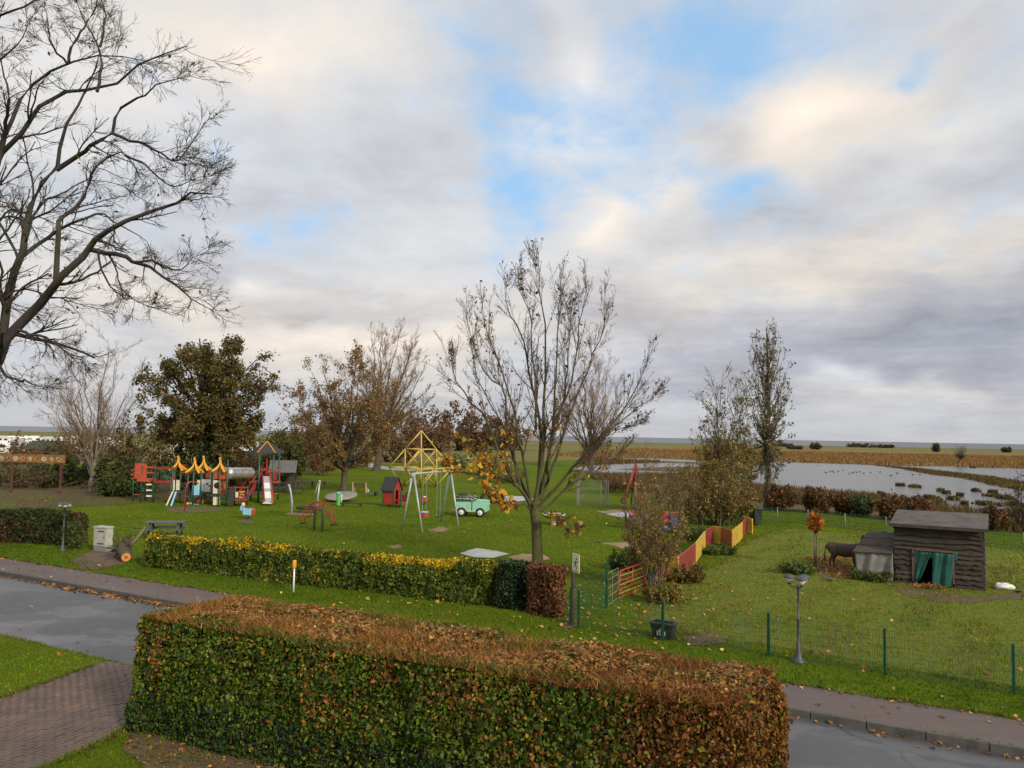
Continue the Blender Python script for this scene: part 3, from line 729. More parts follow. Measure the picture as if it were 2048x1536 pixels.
sp = w2([(1745, 930.5), (1830, 937), (1900, 945), (1980, 954), (2060, 967), (2300, 987), (2300, 1008), (2060, 984), (1985, 971), (1930, 957), (1860, 949), (1800, 937)])
tus = []
for tx, ty, tw in [(1860, 998, 22), (1893, 988, 10), (1882, 983, 7), (1990, 994, 22), (1972, 1010, 26), (1905, 1000, 12), (1950, 983, 9), (2030, 1012, 30), (2010, 998, 18), (1830, 975, 14), (1800, 972, 10), (2040, 978, 22), (1880, 1009, 16), (2035, 1026, 22), (1930, 1010, 8), (1760, 990, 8), (1985, 986, 10), (1945, 936, 7), (1920, 993, 6)]:
    c = P(tx, ty); rr = tw * c.y / F * .55; n = int(60 + 200 * rr); q = g.normal(size=(n, 2)) * np.array([rr * .75, rr * 1.7]) * .6 + np.array([c.x, c.y])
    tus.append(blades(q, .03, .35, .30, TUS, g, .5))
blade_stuff('marsh_grass', [blades(sample_poly(mb1, 26000, g), .02, .55, .13, BRN, g, .35), blades(sample_poly(mb2, 1500, g), .02, .6, .3, BRN, g), blades(sample_poly(sp, 6000, g), .03, .32, .22, TUS, g, .5)] + tus, 'brown marsh grass and tussocks along the lagoon')

NOGO = [w2(l) for l in ([(915, 1107), (952, 1096), (990, 1101), (1022, 1108), (985, 1117), (945, 1115)], [(1030, 1112), (1050, 1107), (1095, 1110), (1105, 1118), (1060, 1125)], [(1225, 1087), (1275, 1084), (1305, 1092), (1285, 1101), (1240, 1096)],
                        [(1190, 1023), (1225, 1019), (1300, 1021), (1325, 1028), (1285, 1039), (1230, 1033)], [(150, 1112), (190, 1100), (255, 1106), (262, 1122), (210, 1134)])]
def lawn_pts(n, ymax, g, rmin=8.0):
    r = np.sqrt(g.uniform(0, 1, n)); Yd = rmin * (ymax / rmin) ** g.uniform(0, 1, n); X = Yd * g.uniform(-.75, .75, n)
    q = np.column_stack([X, Yd]); _, t = st_of(np.column_stack([q, np.zeros(n)]))
    ok = (t > 1.80) | (t < -RW - .05); ok &= ~inpoly(q[:, 0], q[:, 1], dp)
    for z in NOGO: ok &= ~inpoly(q[:, 0], q[:, 1], z)
    return q[ok]
g = rng(31); q = lawn_pts(360000, 62, g); _, t = st_of(np.column_stack([q, np.zeros(len(q))]))
pq = np.column_stack([q, np.zeros(len(q))]); nA_ = sines(pq, 3, .09); nB_ = sines(pq, 9, .5)
pad = w2([(1180, 1248), (1320, 1170), (1490, 1075), (1560, 1052), (1790, 1072), (2048, 1095), (2500, 1150), (2600, 1500), (2048, 1385), (1540, 1306), (1330, 1275)])
ip = inpoly(q[:, 0], q[:, 1], pad)
c = np.where(nA_[:, None] > 0, np.array([(.122, .178, .009)]), np.array([(.082, .134, .007)]))
c = np.where(ip[:, None], np.array([(.140, .172, .010)]), c); c = np.where(((nB_ > .42) & (g.random(len(q)) < .6))[:, None], np.array([(.16, .13, .04)]), c)
nC_ = sines(pq, 17, .22); nD_ = sines(pq, 19, .9); c = c * np.exp(.22 * nC_ + .18 * nD_)[:, None]; mud = (nC_ + .5 * nD_ < -.75) & (g.random(len(q)) < .5); c = np.where(mud[:, None], np.array([(.11, .088, .035)]), c)
vg = (t < 4.2) & (t > 0); c = np.where(vg[:, None], np.array([(.062, .108, .007)]), c)
hh = np.where(ip & (nB_ > .1), .095, .05) * np.exp(.3 * nD_) * np.where(vg, 1.3, 1) * np.where(t < 0, .8, 1)
far = np.clip(np.hypot(q[:, 0], q[:, 1]) / 22, .8, 2.2)
blade_stuff('grass', [blades(q, gz(t), hh, .020 * far, c, g, .6, .30)], 'short green lawn and verge grass')

# longer grass where lawn meets paving
g = rng(33); n = 15000; s = g.uniform(-12, 45, n); tt = np.where(g.random(n) < .62, 1.80 - np.abs(g.normal(size=n)) * .05 + .03 * np.sin(s * 1.7) + .03 * np.sin(s * 4.1), -RW - .03 + np.abs(g.normal(size=n)) * .06 * np.sin(s * 2.3))
q = np.array([RT(a, b) for a, b in zip(s, tt)])[:, :2]; ok = ~inpoly(q[:, 0], q[:, 1], dp)
n2 = 5000; e0 = dp[g.integers(0, 5, n2)]; ei = g.integers(0, 11, n2); u = g.random(n2)[:, None]; q2 = dp[ei] * (1 - u) + dp[ei + 1] * u + g.normal(size=(n2, 2)) * .035; _, t2 = st_of(np.column_stack([q2, np.zeros(n2)])); q2 = q2[(t2 < -RW - .1) & ((ei < 4) | (ei > 7))]
n3 = 900; s3 = np.concatenate([g.normal(c_, .28, 100) for c_ in (28.6, 30.4, 31.1, 32.8, 33.6, 35.1, 9., 12.5, 17.)]); q3 = np.array([RT(a, b) for a, b in zip(s3, .10 + g.normal(size=n3) * .045)])[:, :2]
q = np.concatenate([q[ok], q2, q3])
blade_stuff('edge_grass', [blades(q, gz(st_of(np.column_stack([q, np.zeros(len(q))]))[1]) - .01, .085, .03, np.array([(.085, .14, .014), (.12, .16, .02), (.16, .13, .04)]), g, .7, .3)], 'ragged grass edges along pavement and driveway')
# fallen leaves
g = rng(41); FL = np.array([(.50, .22, .04), (.38, .15, .035), (.55, .33, .09), (.24, .11, .04), (.45, .28, .10)])
def scatter(cx, cy, sx, sy, n): c = P(cx, cy); return np.column_stack([g.normal(size=n) * sx + c.x, g.normal(size=n) * sy + c.y])
pts = [lawn_pts(800, 60, g), scatter(1110, 1190, 2.6, 2.2, 260), scatter(1290, 1190, 1.6, 1.6, 200), scatter(1250, 1260, 2.5, 1.2, 220), scatter(1060, 1060, 4, 5, 180), scatter(760, 1210, 5, 1.0, 160)]
q = np.concatenate(pts); _, t = st_of(np.column_stack([q, np.zeros(len(q))])); q = q[(t > 1.8) | (t < -RW)]
z = gz(st_of(np.column_stack([q, np.zeros(len(q))]))[1]) + .05
L1 = leaves(np.column_stack([q, z]), .095, FL, g, None, .75, .3, np.tile([0, 0, 1.0], (len(q), 1)), .5)
n = 900; s = np.concatenate([g.normal(8.0, 3.6, 500), g.normal(14, 2.0, 160), g.uniform(28, 40, 60), g.uniform(-5, 40, 180)]); tt = -np.abs(g.normal(size=n)) * .17 - .03
q = np.array([RT(a, b) for a, b in zip(s, tt)])[:, :2]; L2 = leaves(np.column_stack([q, np.full(n, -.105)]), .11, FL * .65, g, None, .8, .4, np.tile([0, 0, 1.0], (n, 1)), .35)
n = 420; q = np.array([RT(a, b) for a, b in zip(g.uniform(-5, 40, n), np.concatenate([g.uniform(.1, 1.75, 150), 1.8 - np.abs(g.normal(size=270)) * .16]))])[:, :2]
L3 = leaves(np.column_stack([q, np.full(n, .012)]), .09, FL * .8, g, None, .75, .4, np.tile([0, 0, 1.0], (n, 1)), .25)
n = 160; q = np.array([RT(a, b) for a, b in zip(g.uniform(-5, 40, n), g.uniform(-4.8, -.1, n))])[:, :2]
L4 = leaves(np.column_stack([q, np.full(n, -.0) - .025 - .10 * (st_of(np.column_stack([q, np.zeros(n)]))[1] + RW) / RW + .012]), .085, FL * .6, g, None, .75, .4, np.tile([0, 0, 1.0], (n, 1)), .1)
n = 500; q = sample_poly([tuple(P(x, y))[:2] for x, y in [(270, 1450), (420, 1490), (700, 1560), (300, 1560), (240, 1490)]], n, g)
L5 = leaves(np.column_stack([q, np.full(n, .03)]), .055, FL * .6, g, None, .75, .4, np.tile([0, 0, 1.0], (n, 1)), .3)
o = blade_stuff('fallen_leaves', [L1, L2, L3, L4, L5], 'orange and brown fallen leaves on grass, pavement and gutter'); o.data.materials[0] = LEAF

# ================================================================== trees
# large bare tree whose trunk stands beyond the picture edge
def traced_tree(name, label, trunk_pts, trunk_r, limbs, Y0, seed, bark, lv, leaf=None, unit=None, depth=2.0, RS=1.0, twig=None):
    """limbs: list of (pixel polyline, start radius px, depth drift m)"""
    g = rng(seed); base = trunk_pts[0]; root = thing(name, label, 'tree', base); m = Y0 / F
    tp = smoothline(trunk_pts, 12); trunk = [(tp[None], np.interp(np.linspace(0, 1, 12), np.linspace(0, 1, len(trunk_r)), trunk_r)[None], 10)]
    LP = []; LR = []
    for px, r, dr in limbs:
        n = len(px); a0 = dr[0]; a1 = dr[1]
        pts = [D(x, y, Y0 + a0 + (a1 - a0) * (i / (n - 1)) + .18 * math.sin(i * 1.7 + r)) for i, (x, y) in enumerate(px)]
        q = smoothline(pts, 16); q[1:-1] += g.normal(size=(14, 3)) * m * 1.2
        LP.append(q); LR.append(r * m * RS * np.linspace(1, .10, 16) ** 1.05)
    LP = np.array(LP); LR = np.maximum(np.array(LR), .006); trunk.append((LP, LR, 7))
    cur, cr_ = LP, LR; fine = []; allf = []
    for l in lv:
        l = dict(l); sd = l.pop('sides', 3); mm = l.pop('m'); l2 = dict(l, f=(.80, .99), ang=(3, 22), lmin=.6, lmax=1.15, wig=.06); t_p, t_r = kids(cur, cr_, 2, g, **l2) if not allf else (None, None); cur, cr_ = kids(cur, cr_, mm, g, **l)
        if t_p is not None: cur = np.concatenate([cur, t_p]); cr_ = np.concatenate([cr_, t_r])
        fine.append((cur, cr_, sd)); allf.append(cur)
    lf = leaf(allf, g) if leaf else None
    finish_tree(root, trunk, fine, bark, lf, twig=twig)
    return root
TY = 17.5
big_limbs = [
 ([(-45, 800), (0, 711), (15, 669), (50, 640), (99, 590), (119, 558), (153, 528), (183, 491), (203, 469), (248, 444), (304, 424), (354, 407), (386, 387), (425, 388)], 15, (0, -2.0)),
 ([(178, 498), (198, 502), (223, 508), (248, 513), (269, 524), (295, 532), (319, 548), (347, 568), (376, 588), (396, 607), (428, 623)], 6.5, (-.8, -.2)),
 ([(269, 524), (304, 521), (329, 536), (364, 538), (391, 513), (415, 505)], 3.5, (-.5, .3)),
 ([(198, 502), (200, 528), (215, 563), (238, 588), (267, 600), (309, 615)], 3, (-.7, -1.4)),
 ([(112, 562), (115, 513), (119, 451), (121, 437), (148, 417), (171, 390), (183, 360), (190, 338), (234, 305), (257, 316), (274, 340), (285, 365)], 7, (-.4, 1.0)),
 ([(-20, 760), (10, 640), (25, 550), (45, 508), (54, 439), (64, 409), (84, 367), (111, 345), (117, 316), (124, 270), (141, 234), (155, 218), (169, 185), (180, 155), (194, 131), (200, 100)], 12, (0, 1.4)),
 ([(47, 511), (74, 491), (106, 469), (129, 454), (158, 444), (203, 425), (230, 446), (262, 462), (290, 480), (303, 505)], 5.5, (.5, 1.2)),
 ([(113, 340), (152, 314), (178, 293), (220, 269), (234, 227), (265, 204), (290, 190), (314, 169), (352, 159), (380, 150)], 6.5, (.9, -.5)),
 ([(225, 267), (250, 278), (281, 286), (316, 302), (349, 322), (365, 308), (380, 293), (398, 260), (420, 235)], 4, (.3, -.6)),
 ([(352, 316), (359, 314), (385, 325), (408, 333), (430, 335)], 2.2, (-.3, -.9)),
 ([(250, 310), (290, 330), (330, 365), (352, 372), (400, 355), (440, 350)], 3, (.6, 0)),
 ([(-40, 760), (-30, 500), (-10, 335), (35, 277), (61, 230), (94, 202), (131, 185), (164, 178), (192, 186), (234, 169), (265, 141), (293, 115), (321, 112), (352, 98), (375, 92)], 11, (0, -1.2)),
 ([(194, 183), (202, 141), (204, 117), (194, 87), (178, 56), (160, 25), (150, -20)], 4, (-.6, .4)),
 ([(200, 95), (209, 54), (211, 23), (201, -10), (215, -60)], 3, (-.2, .3)),
 ([(-40, 640), (-30, 420), (0, 293), (14, 258), (35, 223), (42, 194), (70, 166), (101, 143), (138, 127), (176, 115), (230, 110), (258, 115), (290, 122)], 10, (.5, 1.8)),
 ([(138, 124), (145, 89), (169, 54), (187, 19), (205, -25), (240, -60)], 4, (1.1, 1.6)),
 ([(134, 127), (105, 94), (96, 52), (91, 16), (84, -30)], 3, (1.1, .5)),
 ([(-50, 420), (-35, 180), (-25, 60), (0, 28), (23, 19), (61, 9), (90, -20), (140, -40)], 8, (.2, -.8)),
 ([(-35, 300), (-15, 160), (0, 120), (23, 101), (47, 77), (59, 47), (75, 10)], 5, (.6, 1.4)),
 ([(-5, 330), (9, 277), (14, 230), (19, 199), (9, 150), (2, 126), (-10, 80)], 6, (-.2, -1.2)),
 ([(30, 655), (62, 669), (82, 672), (106, 679), (124, 696), (148, 711), (165, 713)], 4, (-.2, -1.2)),
 ([(-60, 700), (0, 732), (6, 748), (34, 760), (55, 763), (78, 773), (125, 779)], 4.5, (0, -1.6)),
 ([(-60, 560), (-10, 600), (40, 580), (80, 585), (130, 600), (180, 612), (230, 625)], 3.5, (.5, -.8)),
 ([(-30, 480), (20, 420), (60, 450), (95, 500), (140, 505)], 3.5, (1.2, 2.2)),
 ([(60, 440), (90, 400), (110, 395), (150, 372), (180, 360), (240, 370), (280, 395)], 3, (.5, 1.5)),
]
def brown_bits(allf, g):
    p = leafpoints(allf[-1], 1, g, .02); p = p[g.random(len(p)) < .05]
    return leaves(p, .075, np.array([(.20, .07, .03), (.14, .05, .03), (.26, .11, .04)]), g)
tb = P(-75, 1327)
traced_tree('bare_tree', 'tall bare spreading tree reaching in over the road at the picture edge', [tb - Vector((0, 0, .2)), tb + Vector((.05, 0, 1.5)), D(-62, 980, TY), D(-52, 800, TY), D(-40, 660, TY), D(-30, 480, TY), D(-30, 330, TY)],
            [.40, .29, .26, .24, .18, .12, .08], big_limbs, TY, 101, BARK_DARK,
            [dict(m=11, f=(.12, 1), ang=(25, 60), lr=.24, k=8, wig=.15, trop=(.05, 0, .05), rr=.45, rmin=.006, sides=4, lmin=.5, lmax=1.7),
             dict(m=6, f=(.12, .95), ang=(20, 55), lr=.55, k=6, wig=.14, trop=(.05, 0, .0), rr=.6, rmin=.0045, lmin=.3, lmax=1.1),
             dict(m=5, f=(.12, .95), ang=(20, 50), lr=.55, k=4, wig=.12, trop=(.05, 0, .05), rr=.7, rmin=.0032, lmin=.16, lmax=.6)], brown_bits, RS=.84)

# maple in the middle of the playground
MY = P(1075, 1142).y; fk = (1067, 1026)
ml = [
 ([fk, (1044, 981), (1021, 953), (997, 903), (980, 860), (958, 820), (924, 781), (907, 751), (905, 720), (907, 690)], 8, (0, -1.6)),
 ([(1058, 1005), (1040, 950), (1019, 880), (1009, 785), (990, 765), (972, 751), (951, 697), (934, 642), (932, 615)], 7, (0, 1.8)),
 ([(1062, 1010), (1050, 930), (1036, 869), (1029, 819), (1005, 751), (985, 690), (968, 639), (965, 605)], 7, (0, -2.2)),
 ([(1070, 1005), (1078, 950), (1080, 896), (1077, 819), (1056, 734), (1050, 683), (1019, 626), (1012, 580), (1009, 548)], 8, (0, 2.0)),
 ([(1072, 860), (1070, 768), (1063, 690), (1060, 626), (1039, 582), (1036, 538)], 5, (.6, -1.0)),
 ([fk, (1080, 960), (1087, 869), (1090, 751), (1090, 649), (1080, 582), (1079, 545), (1083, 520)], 9, (0, .2)),
 ([(1075, 1000), (1092, 940), (1104, 869), (1111, 768), (1117, 666), (1121, 582), (1119, 545)], 7, (0, 1.5)),
 ([(1082, 990), (1100, 900), (1114, 835), (1141, 768), (1155, 700), (1158, 649), (1168, 600), (1175, 560)], 7, (0, -1.6)),
 ([(1080, 1000), (1110, 930), (1131, 852), (1165, 768), (1185, 710), (1205, 670), (1209, 615), (1212, 571)], 7, (0, 1.9)),
 ([(1075, 1015), (1125, 960), (1165, 913), (1202, 869), (1236, 835), (1266, 785), (1293, 731), (1296, 705)], 7, (0, -1.2)),
 ([(1140, 965), (1158, 951), (1190, 890), (1219, 859), (1266, 822), (1310, 791), (1324, 778)], 5, (-.5, .8)),
 ([(1150, 930), (1198, 879), (1242, 859), (1283, 846)], 4, (-.4, -1.6)),
 ([(1045, 985), (1020, 962), (985, 950), (931, 946), (901, 928), (885, 900)], 5, (-.2, -1.8)),
 ([(1060, 1020), (1048, 1008), (1028, 1014), (1005, 1004), (989, 994), (968, 985)], 4, (0, -1.4)),
 ([(1072, 1022), (1099, 1010), (1134, 975), (1157, 959), (1202, 934), (1241, 908), (1262, 885)], 6, (0, 1.4)),
 ([(1080, 1020), (1105, 1030), (1124, 1045), (1140, 1061), (1161, 1057)], 2.5, (0, -1.5)),
 ([(1040, 975), (1010, 960), (975, 925), (945, 905), (925, 870)], 4, (0, 1.7)),
 ([(1066, 1010), (1097, 967), (1095, 909), (1120, 830), (1135, 740), (1138, 660), (1140, 590)], 6, (0, -.8)),
 ([(1040, 970), (1025, 900), (1000, 840), (975, 800), (950, 740), (948, 690)], 5, (0, .6)),
]
def maple_leaf(allf, g):
    a = leafpoints(allf[1], 2, g, .05); b = leafpoints(allf[2], 1, g, .04)
    p = np.concatenate([a, b]); z = p[:, 2]; mx = P(1075, 1142).x
    nn = sines(p, 77, .28)
    dry = (g.random(len(p)) < .12) & (nn > -.5)
    low = (z < 5.6 + nn * 1.2) & (p[:, 0] < mx + .8 + nn * 1.5) & (g.random(len(p)) < .30); low |= (z < 4.4) & (g.random(len(p)) < .07)
    k1 = leaves(p[dry & ~low], .115, np.array([(.085, .045, .022), (.055, .032, .018), (.12, .06, .03), (.15, .085, .035)]), g)
    k2 = leaves(p[low] - np.array([0, 0, .05]), .165, GOLDS, g, None, .85, .2)
    return np.concatenate([k1[0], k2[0]]), np.concatenate([k1[1], k2[1] + len(k1[0])]), np.concatenate([k1[2], k2[2]])
mb = P(1075, 1142)
traced_tree('maple_tree', 'bare maple with a few golden leaves rising from the lawn behind the clipped hedge', [mb - Vector((0, 0, .2)), mb + Vector((0, 0, .3)), D(1074, 1085, MY), D(1072, 1045, MY), D(1068, 1020, MY)], [.30, .235, .205, .205, .19], ml, MY, 102, BARK_MOSS,
            [dict(m=17, f=(.18, .97), ang=(14, 34), lr=.24, k=6, wig=.06, trop=(0, 0, .45), rr=.5, rmin=.008, sides=4, lmin=.4, lmax=1.7),
             dict(m=7, f=(.15, 1), ang=(18, 42), lr=.48, k=5, wig=.06, trop=(0, 0, .4), rr=.6, rmin=.007, lmin=.25, lmax=1.0),
             dict(m=3, f=(.2, 1), ang=(25, 60), lr=.45, k=3, wig=.10, trop=(0, 0, .2), rr=.7, rmin=.005, lmin=.12, lmax=.5)], maple_leaf, RS=.50, twig=TWIG_DULL)

L2 = lambda m1=9, m2=6, m3=4, l=.34, trop=.3, r=.02: [dict(m=m1, f=(.2, 1), ang=(15, 48), lr=l, k=6, wig=.11, trop=(0, 0, trop), rr=.45, rmin=r, sides=4),
                                                    dict(m=m2, f=(.15, 1), ang=(18, 50), lr=.5, k=5, wig=.12, trop=(0, 0, trop), rr=.55, rmin=r * .75),
                                                    dict(m=m3, f=(.15, 1), ang=(18, 50), lr=.5, k=3, wig=.12, trop=(0, 0, trop), rr=.7, rmin=r * .6)]
OAKC = np.array([(.075, .075, .020), (.105, .090, .024), (.060, .060, .018), (.13, .085, .030), (.15, .085, .033), (.10, .062, .026)])
RUST = np.array([(.20, .085, .030), (.15, .07, .028), (.11, .06, .025), (.13, .095, .03)])
fan_tree('oak_tree', 'broad dense oak with brownish green leaves behind the slide tower', 400, 985, 668, 292, 545, 905, 34, 201, BARK_DARK, .42,
         [dict(m=9, f=(.2, 1), ang=(25, 65), lr=.34, k=6, wig=.15, trop=(0, 0, .1), rr=.45, rmin=.02, sides=4), dict(m=7, f=(.2, 1), ang=(25, 65), lr=.45, k=5, wig=.15, trop=(0, 0, .1), rr=.55, rmin=.014)],
         (20, .21, OAKC * np.array([1.15, 1.2, 1.0]), .22, None, (.35, 1.0)), leader=True, ulo=-.75, low=.6, lift=.5, flat=.9, spr=(.55, 1.16), lean=-14)
fan_tree('ivy_clad_tree', 'low dark evergreen shrub around the foot of the broad oak', 385, 988, 880, 345, 450, 970, 16, 202, BARK_DARK, .15,
         [dict(m=9, f=(.1, 1), ang=(25, 70), lr=.4, k=4, wig=.15, rr=.5, rmin=.015)], (26, .26, np.array([(.030, .042, .012), (.045, .055, .015), (.05, .045, .02)]), .3), cat='shrub', stems=.8, ulo=-.6)
fan_tree('multi_stem_tree', 'pale barked bare tree forking into many stems beside the painted board', 182, 984, 668, 40, 300, 955, 17, 203, BARK_PALE, .20, L2(10, 7, 4, .30, .35, .011), None, twig=TWIG_WARM, ulo=.05, low=.32, lift=.55, rl=.55, flat=.7)
fan_tree('willow_tree', 'tallest bare willow with a fan of fine brown twigs behind the lawn', 752, 942, 652, 690, 865, 880, 26, 204, BARK_BROWN, .52, L2(11, 7, 5, .30, .42, .020), None, twig=TWIG_WARM, spr=(.85, 1.1), ulo=-.3, low=.55, lift=.5, rl=.42)
fan_tree('alder_tree', 'two stemmed tree with rusty brown leaves between bench and picnic shelter', 687, 981, 700, 565, 800, 935, 22, 205, BARK_BROWN, .30, L2(8, 6, 3, .34, .3, .016),
         (6, .165, np.array([(.24, .105, .036), (.19, .085, .034), (.16, .13, .032), (.22, .16, .04)]), .16), twig=TWIG_WARM, ulo=-.6, low=.5, lift=.55, rl=.55)
fan_tree('willow_tree', 'brown willow partly hidden behind the bare golden leaved maple', 1180, 935, 682, 1090, 1265, 905, 24, 206, BARK_BROWN, .5, L2(10, 8, 4, .28, .45, .018), None, twig=TWIG_WARM, ulo=-.2, low=.5, lift=.5, rl=.32)
fan_tree('poplar_tree', 'tall slim poplar standing by the lagoon', 1534, 1018, 642, 1486, 1582, 950, 64, 207, BARK_BROWN, .24,
         [dict(m=9, f=(.15, 1), ang=(12, 30), lr=.33, k=5, wig=.07, trop=(0, 0, .5), rr=.5, rmin=.012), dict(m=4, f=(.2, 1), ang=(12, 35), lr=.45, k=4, wig=.08, trop=(0, 0, .5), rr=.6, rmin=.009)],
         (2, .15, np.array([(.22, .20, .07), (.13, .13, .04), (.22, .19, .07), (.14, .10, .04)]), .10, None, (.4, 1.)), leader=True, twig=TWIG_DULL, ulo=-1.0, low=.58, lift=.42, flat=1., rl=.3)
YG = np.array([(.20, .16, .025), (.14, .13, .02), (.26, .18, .03), (.17, .10, .03)])
fan_tree('birch_tree', 'slender half bare tree with yellow leaves next to the tall poplar', 1452, 1038, 742, 1398, 1512, 975, 26, 208, BARK_BROWN, .16, L2(8, 5, 3, .3, .4, .012), (2, .16, YG * 1.1, .1, None, (.3, 1), lambda p, g: g.random(len(p)) < np.clip(1.25 - (p[:, 2] - 2) / 6, .12, 1)), stems=.7, ulo=-.3, low=.5, lift=.45, rl=.5)
OLV = np.array([(.14, .105, .03), (.18, .12, .035), (.11, .09, .025), (.20, .10, .04), (.13, .13, .025)])
fan_tree('tall_shrub', 'dense olive brown thicket of stems behind the zigzag fence', 1432, 1050, 905, 1358, 1512, 1035, 34, 209, BARK_BROWN, .11, L2(6, 5, 2, .3, .4, .010), (6, .12, OLV * 1.35, .12), twig=TWIG_WARM, stems=1.4, ulo=-.5, low=.5, lift=.45, cat='shrub')
fan_tree('tall_shrub', 'upright thicket of bare stems overhanging the blue and red wooden train', 1352, 1060, 930, 1310, 1400, 1045, 18, 210, BARK_BROWN, .07, L2(6, 4, 3, .3, .4, .009), (1, .12, OLV, .1, None, (.3, 1), lambda p, g: g.random(len(p)) < .6), stems=.7, ulo=-.3, low=.5, lift=.45, cat='shrub')
fan_tree('tall_shrub', 'tall multi stemmed hazel growing through the red gate', 1304, 1178, 908, 1232, 1372, 1140, 26, 211, BARK_GREY, .055, L2(9, 6, 3, .25, .5, .007), (2, .085, YG * 1.1, .06, None, (.3, 1), lambda p, g: g.random(len(p)) < np.clip(.95 - (p[:, 2]) / 4.6, .2, .9)), twig=TWIG_WARM, stems=.28, ulo=-.1, low=.45, lift=.45, cat='shrub', rl=.55)

# thickets behind the playground and round the field
thick = [
 (60, 972, 924, -70, 178, np.array([(.05, .06, .018), (.07, .065, .02), (.10, .06, .025)]), 'dark bramble thicket behind the painted board'),
 (165, 974, 915, 100, 245, GREENS * .8, 'dark green undergrowth growing behind the pale forked tree'),
 (262, 985, 800, 222, 345, np.array([(.13, .085, .03), (.10, .075, .025), (.085, .08, .022)]), 'brown leaved bush filling the gap beside the broad oak'),
 (235, 992, 915, 190, 290, GREENS * .7, 'low dark green bush behind the red rope bridge'),
 (480, 980, 905, 420, 540, BROWNS * .6, 'brown scrub behind the metal tunnel slide'),
 (500, 962, 840, 450, 560, np.array([(.12, .08, .03), (.085, .07, .025)]), 'thin brown bush right of the broad oak'),
 (570, 958, 850, 535, 612, np.array([(.06, .085, .018), (.085, .10, .02), (.11, .10, .025)]), 'green bush behind the pitched tower roof'),
 (605, 950, 790, 550, 680, RUST, 'rust coloured bush behind the wooden shelter'),
 (660, 935, 830, 610, 730, np.array([(.12, .075, .03), (.10, .085, .025)]), 'brown bush on the far side of the gravel path'),
 (800, 925, 800, 740, 850, np.array([(.15, .075, .03), (.12, .07, .03)]), 'reddish scrub under the tallest willow'),
 (860, 905, 818, 820, 905, np.array([(.16, .08, .035), (.12, .07, .03)]), 'reddish brown far thicket beyond the meadow'),
 (930, 902, 800, 885, 985, np.array([(.15, .075, .03), (.10, .065, .03)]), 'brown far thicket left of the maple crown'),
 (1000, 900, 830, 960, 1060, np.array([(.12, .07, .03), (.09, .07, .025)]), 'low brown far thicket behind the maple trunk'),
 (25, 928, 866, -50, 90, np.array([(.13, .075, .035)]), 'thin brown twiggy bush in front of the caravans at the picture edge'),
 (125, 922, 868, 80, 175, np.array([(.12, .08, .035)]), 'thin brown twiggy bush between green hut and forked tree'),
 (205, 922, 862, 165, 250, np.array([(.12, .07, .035)]), 'thin brown twiggy bush right of the forked tree'),
]
for i, (bx, by, yt, xl, xr, cols, lab) in enumerate(thick):
    m = P(bx, by).y / F
    fan_tree('bush', lab, bx, by, yt, xl, xr, by - 8, 20, 300 + i, BARK_BROWN, .10 + m * .6, [dict(m=7, f=(.1, 1), ang=(20, 60), lr=.36, k=5, wig=.14, trop=(0, 0, .25), rr=.5, rmin=m * .14),
             dict(m=5, f=(.1, 1), ang=(20, 55), lr=.5, k=3, wig=.14, trop=(0, 0, .25), rr=.6, rmin=m * .11)], (2 if i > 12 else 7 if i not in (1, 3, 6) else 11, max(.22, m * 4.6), cols * 1.15, m * 3.5), twig=TWIG_WARM, stems=(xr - xl) * m * .22, ulo=-.7, cat='bush', group='thickets round the playground', low=.45, lift=.5)
# clipped round bushes along the paddock's far fence
for i, (bx, by, yt, xl, xr, lab, cols) in enumerate([
    (1556, 1022, 972, 1536, 1592, 'round reddish bush closest to the tall poplar', RUST), (1633, 1026, 978, 1605, 1662, 'round dark red bush above the orange sapling', RUST),
    (1690, 1028, 990, 1672, 1712, 'pale brown bush left of the green round bush', RUST * .9), (1722, 1032, 992, 1704, 1748, 'round green bush along the far paddock fence', GREENS * .9 + .02),
    (1783, 1040, 990, 1760, 1806, 'round reddish bush just left of the shed roof', RUST), (1836, 1040, 998, 1806, 1868, 'reddish bush behind the shed roof ridge', RUST),
    (1985, 1062, 1018, 1968, 2008, 'brown bush at the far corner of the shed', RUST * .9), (2046, 1062, 950, 2018, 2085, 'half bare bush at the edge of the lagoon', OLV * .9)]):
    m = P(bx, by).y / F
    fan_tree('bush', lab, bx, by, yt, xl, xr, by - 10, 20, 340 + i, BARK_DARK, .06, [dict(m=7, f=(.2, 1), ang=(20, 60), lr=.32, k=4, wig=.12, trop=(0, 0, .2), rr=.5, rmin=.011), dict(m=4, f=(.2, 1), ang=(20, 55), lr=.5, k=3, wig=.12, trop=(0, 0, .2), rr=.6, rmin=.008)],
             (9, .15, cols * .9, .09) if i != 7 else (1, .14, cols, .1), stems=.25, ulo=-.25, cat='bush', group='clipped bushes along the far fence', low=.55, lift=.45)
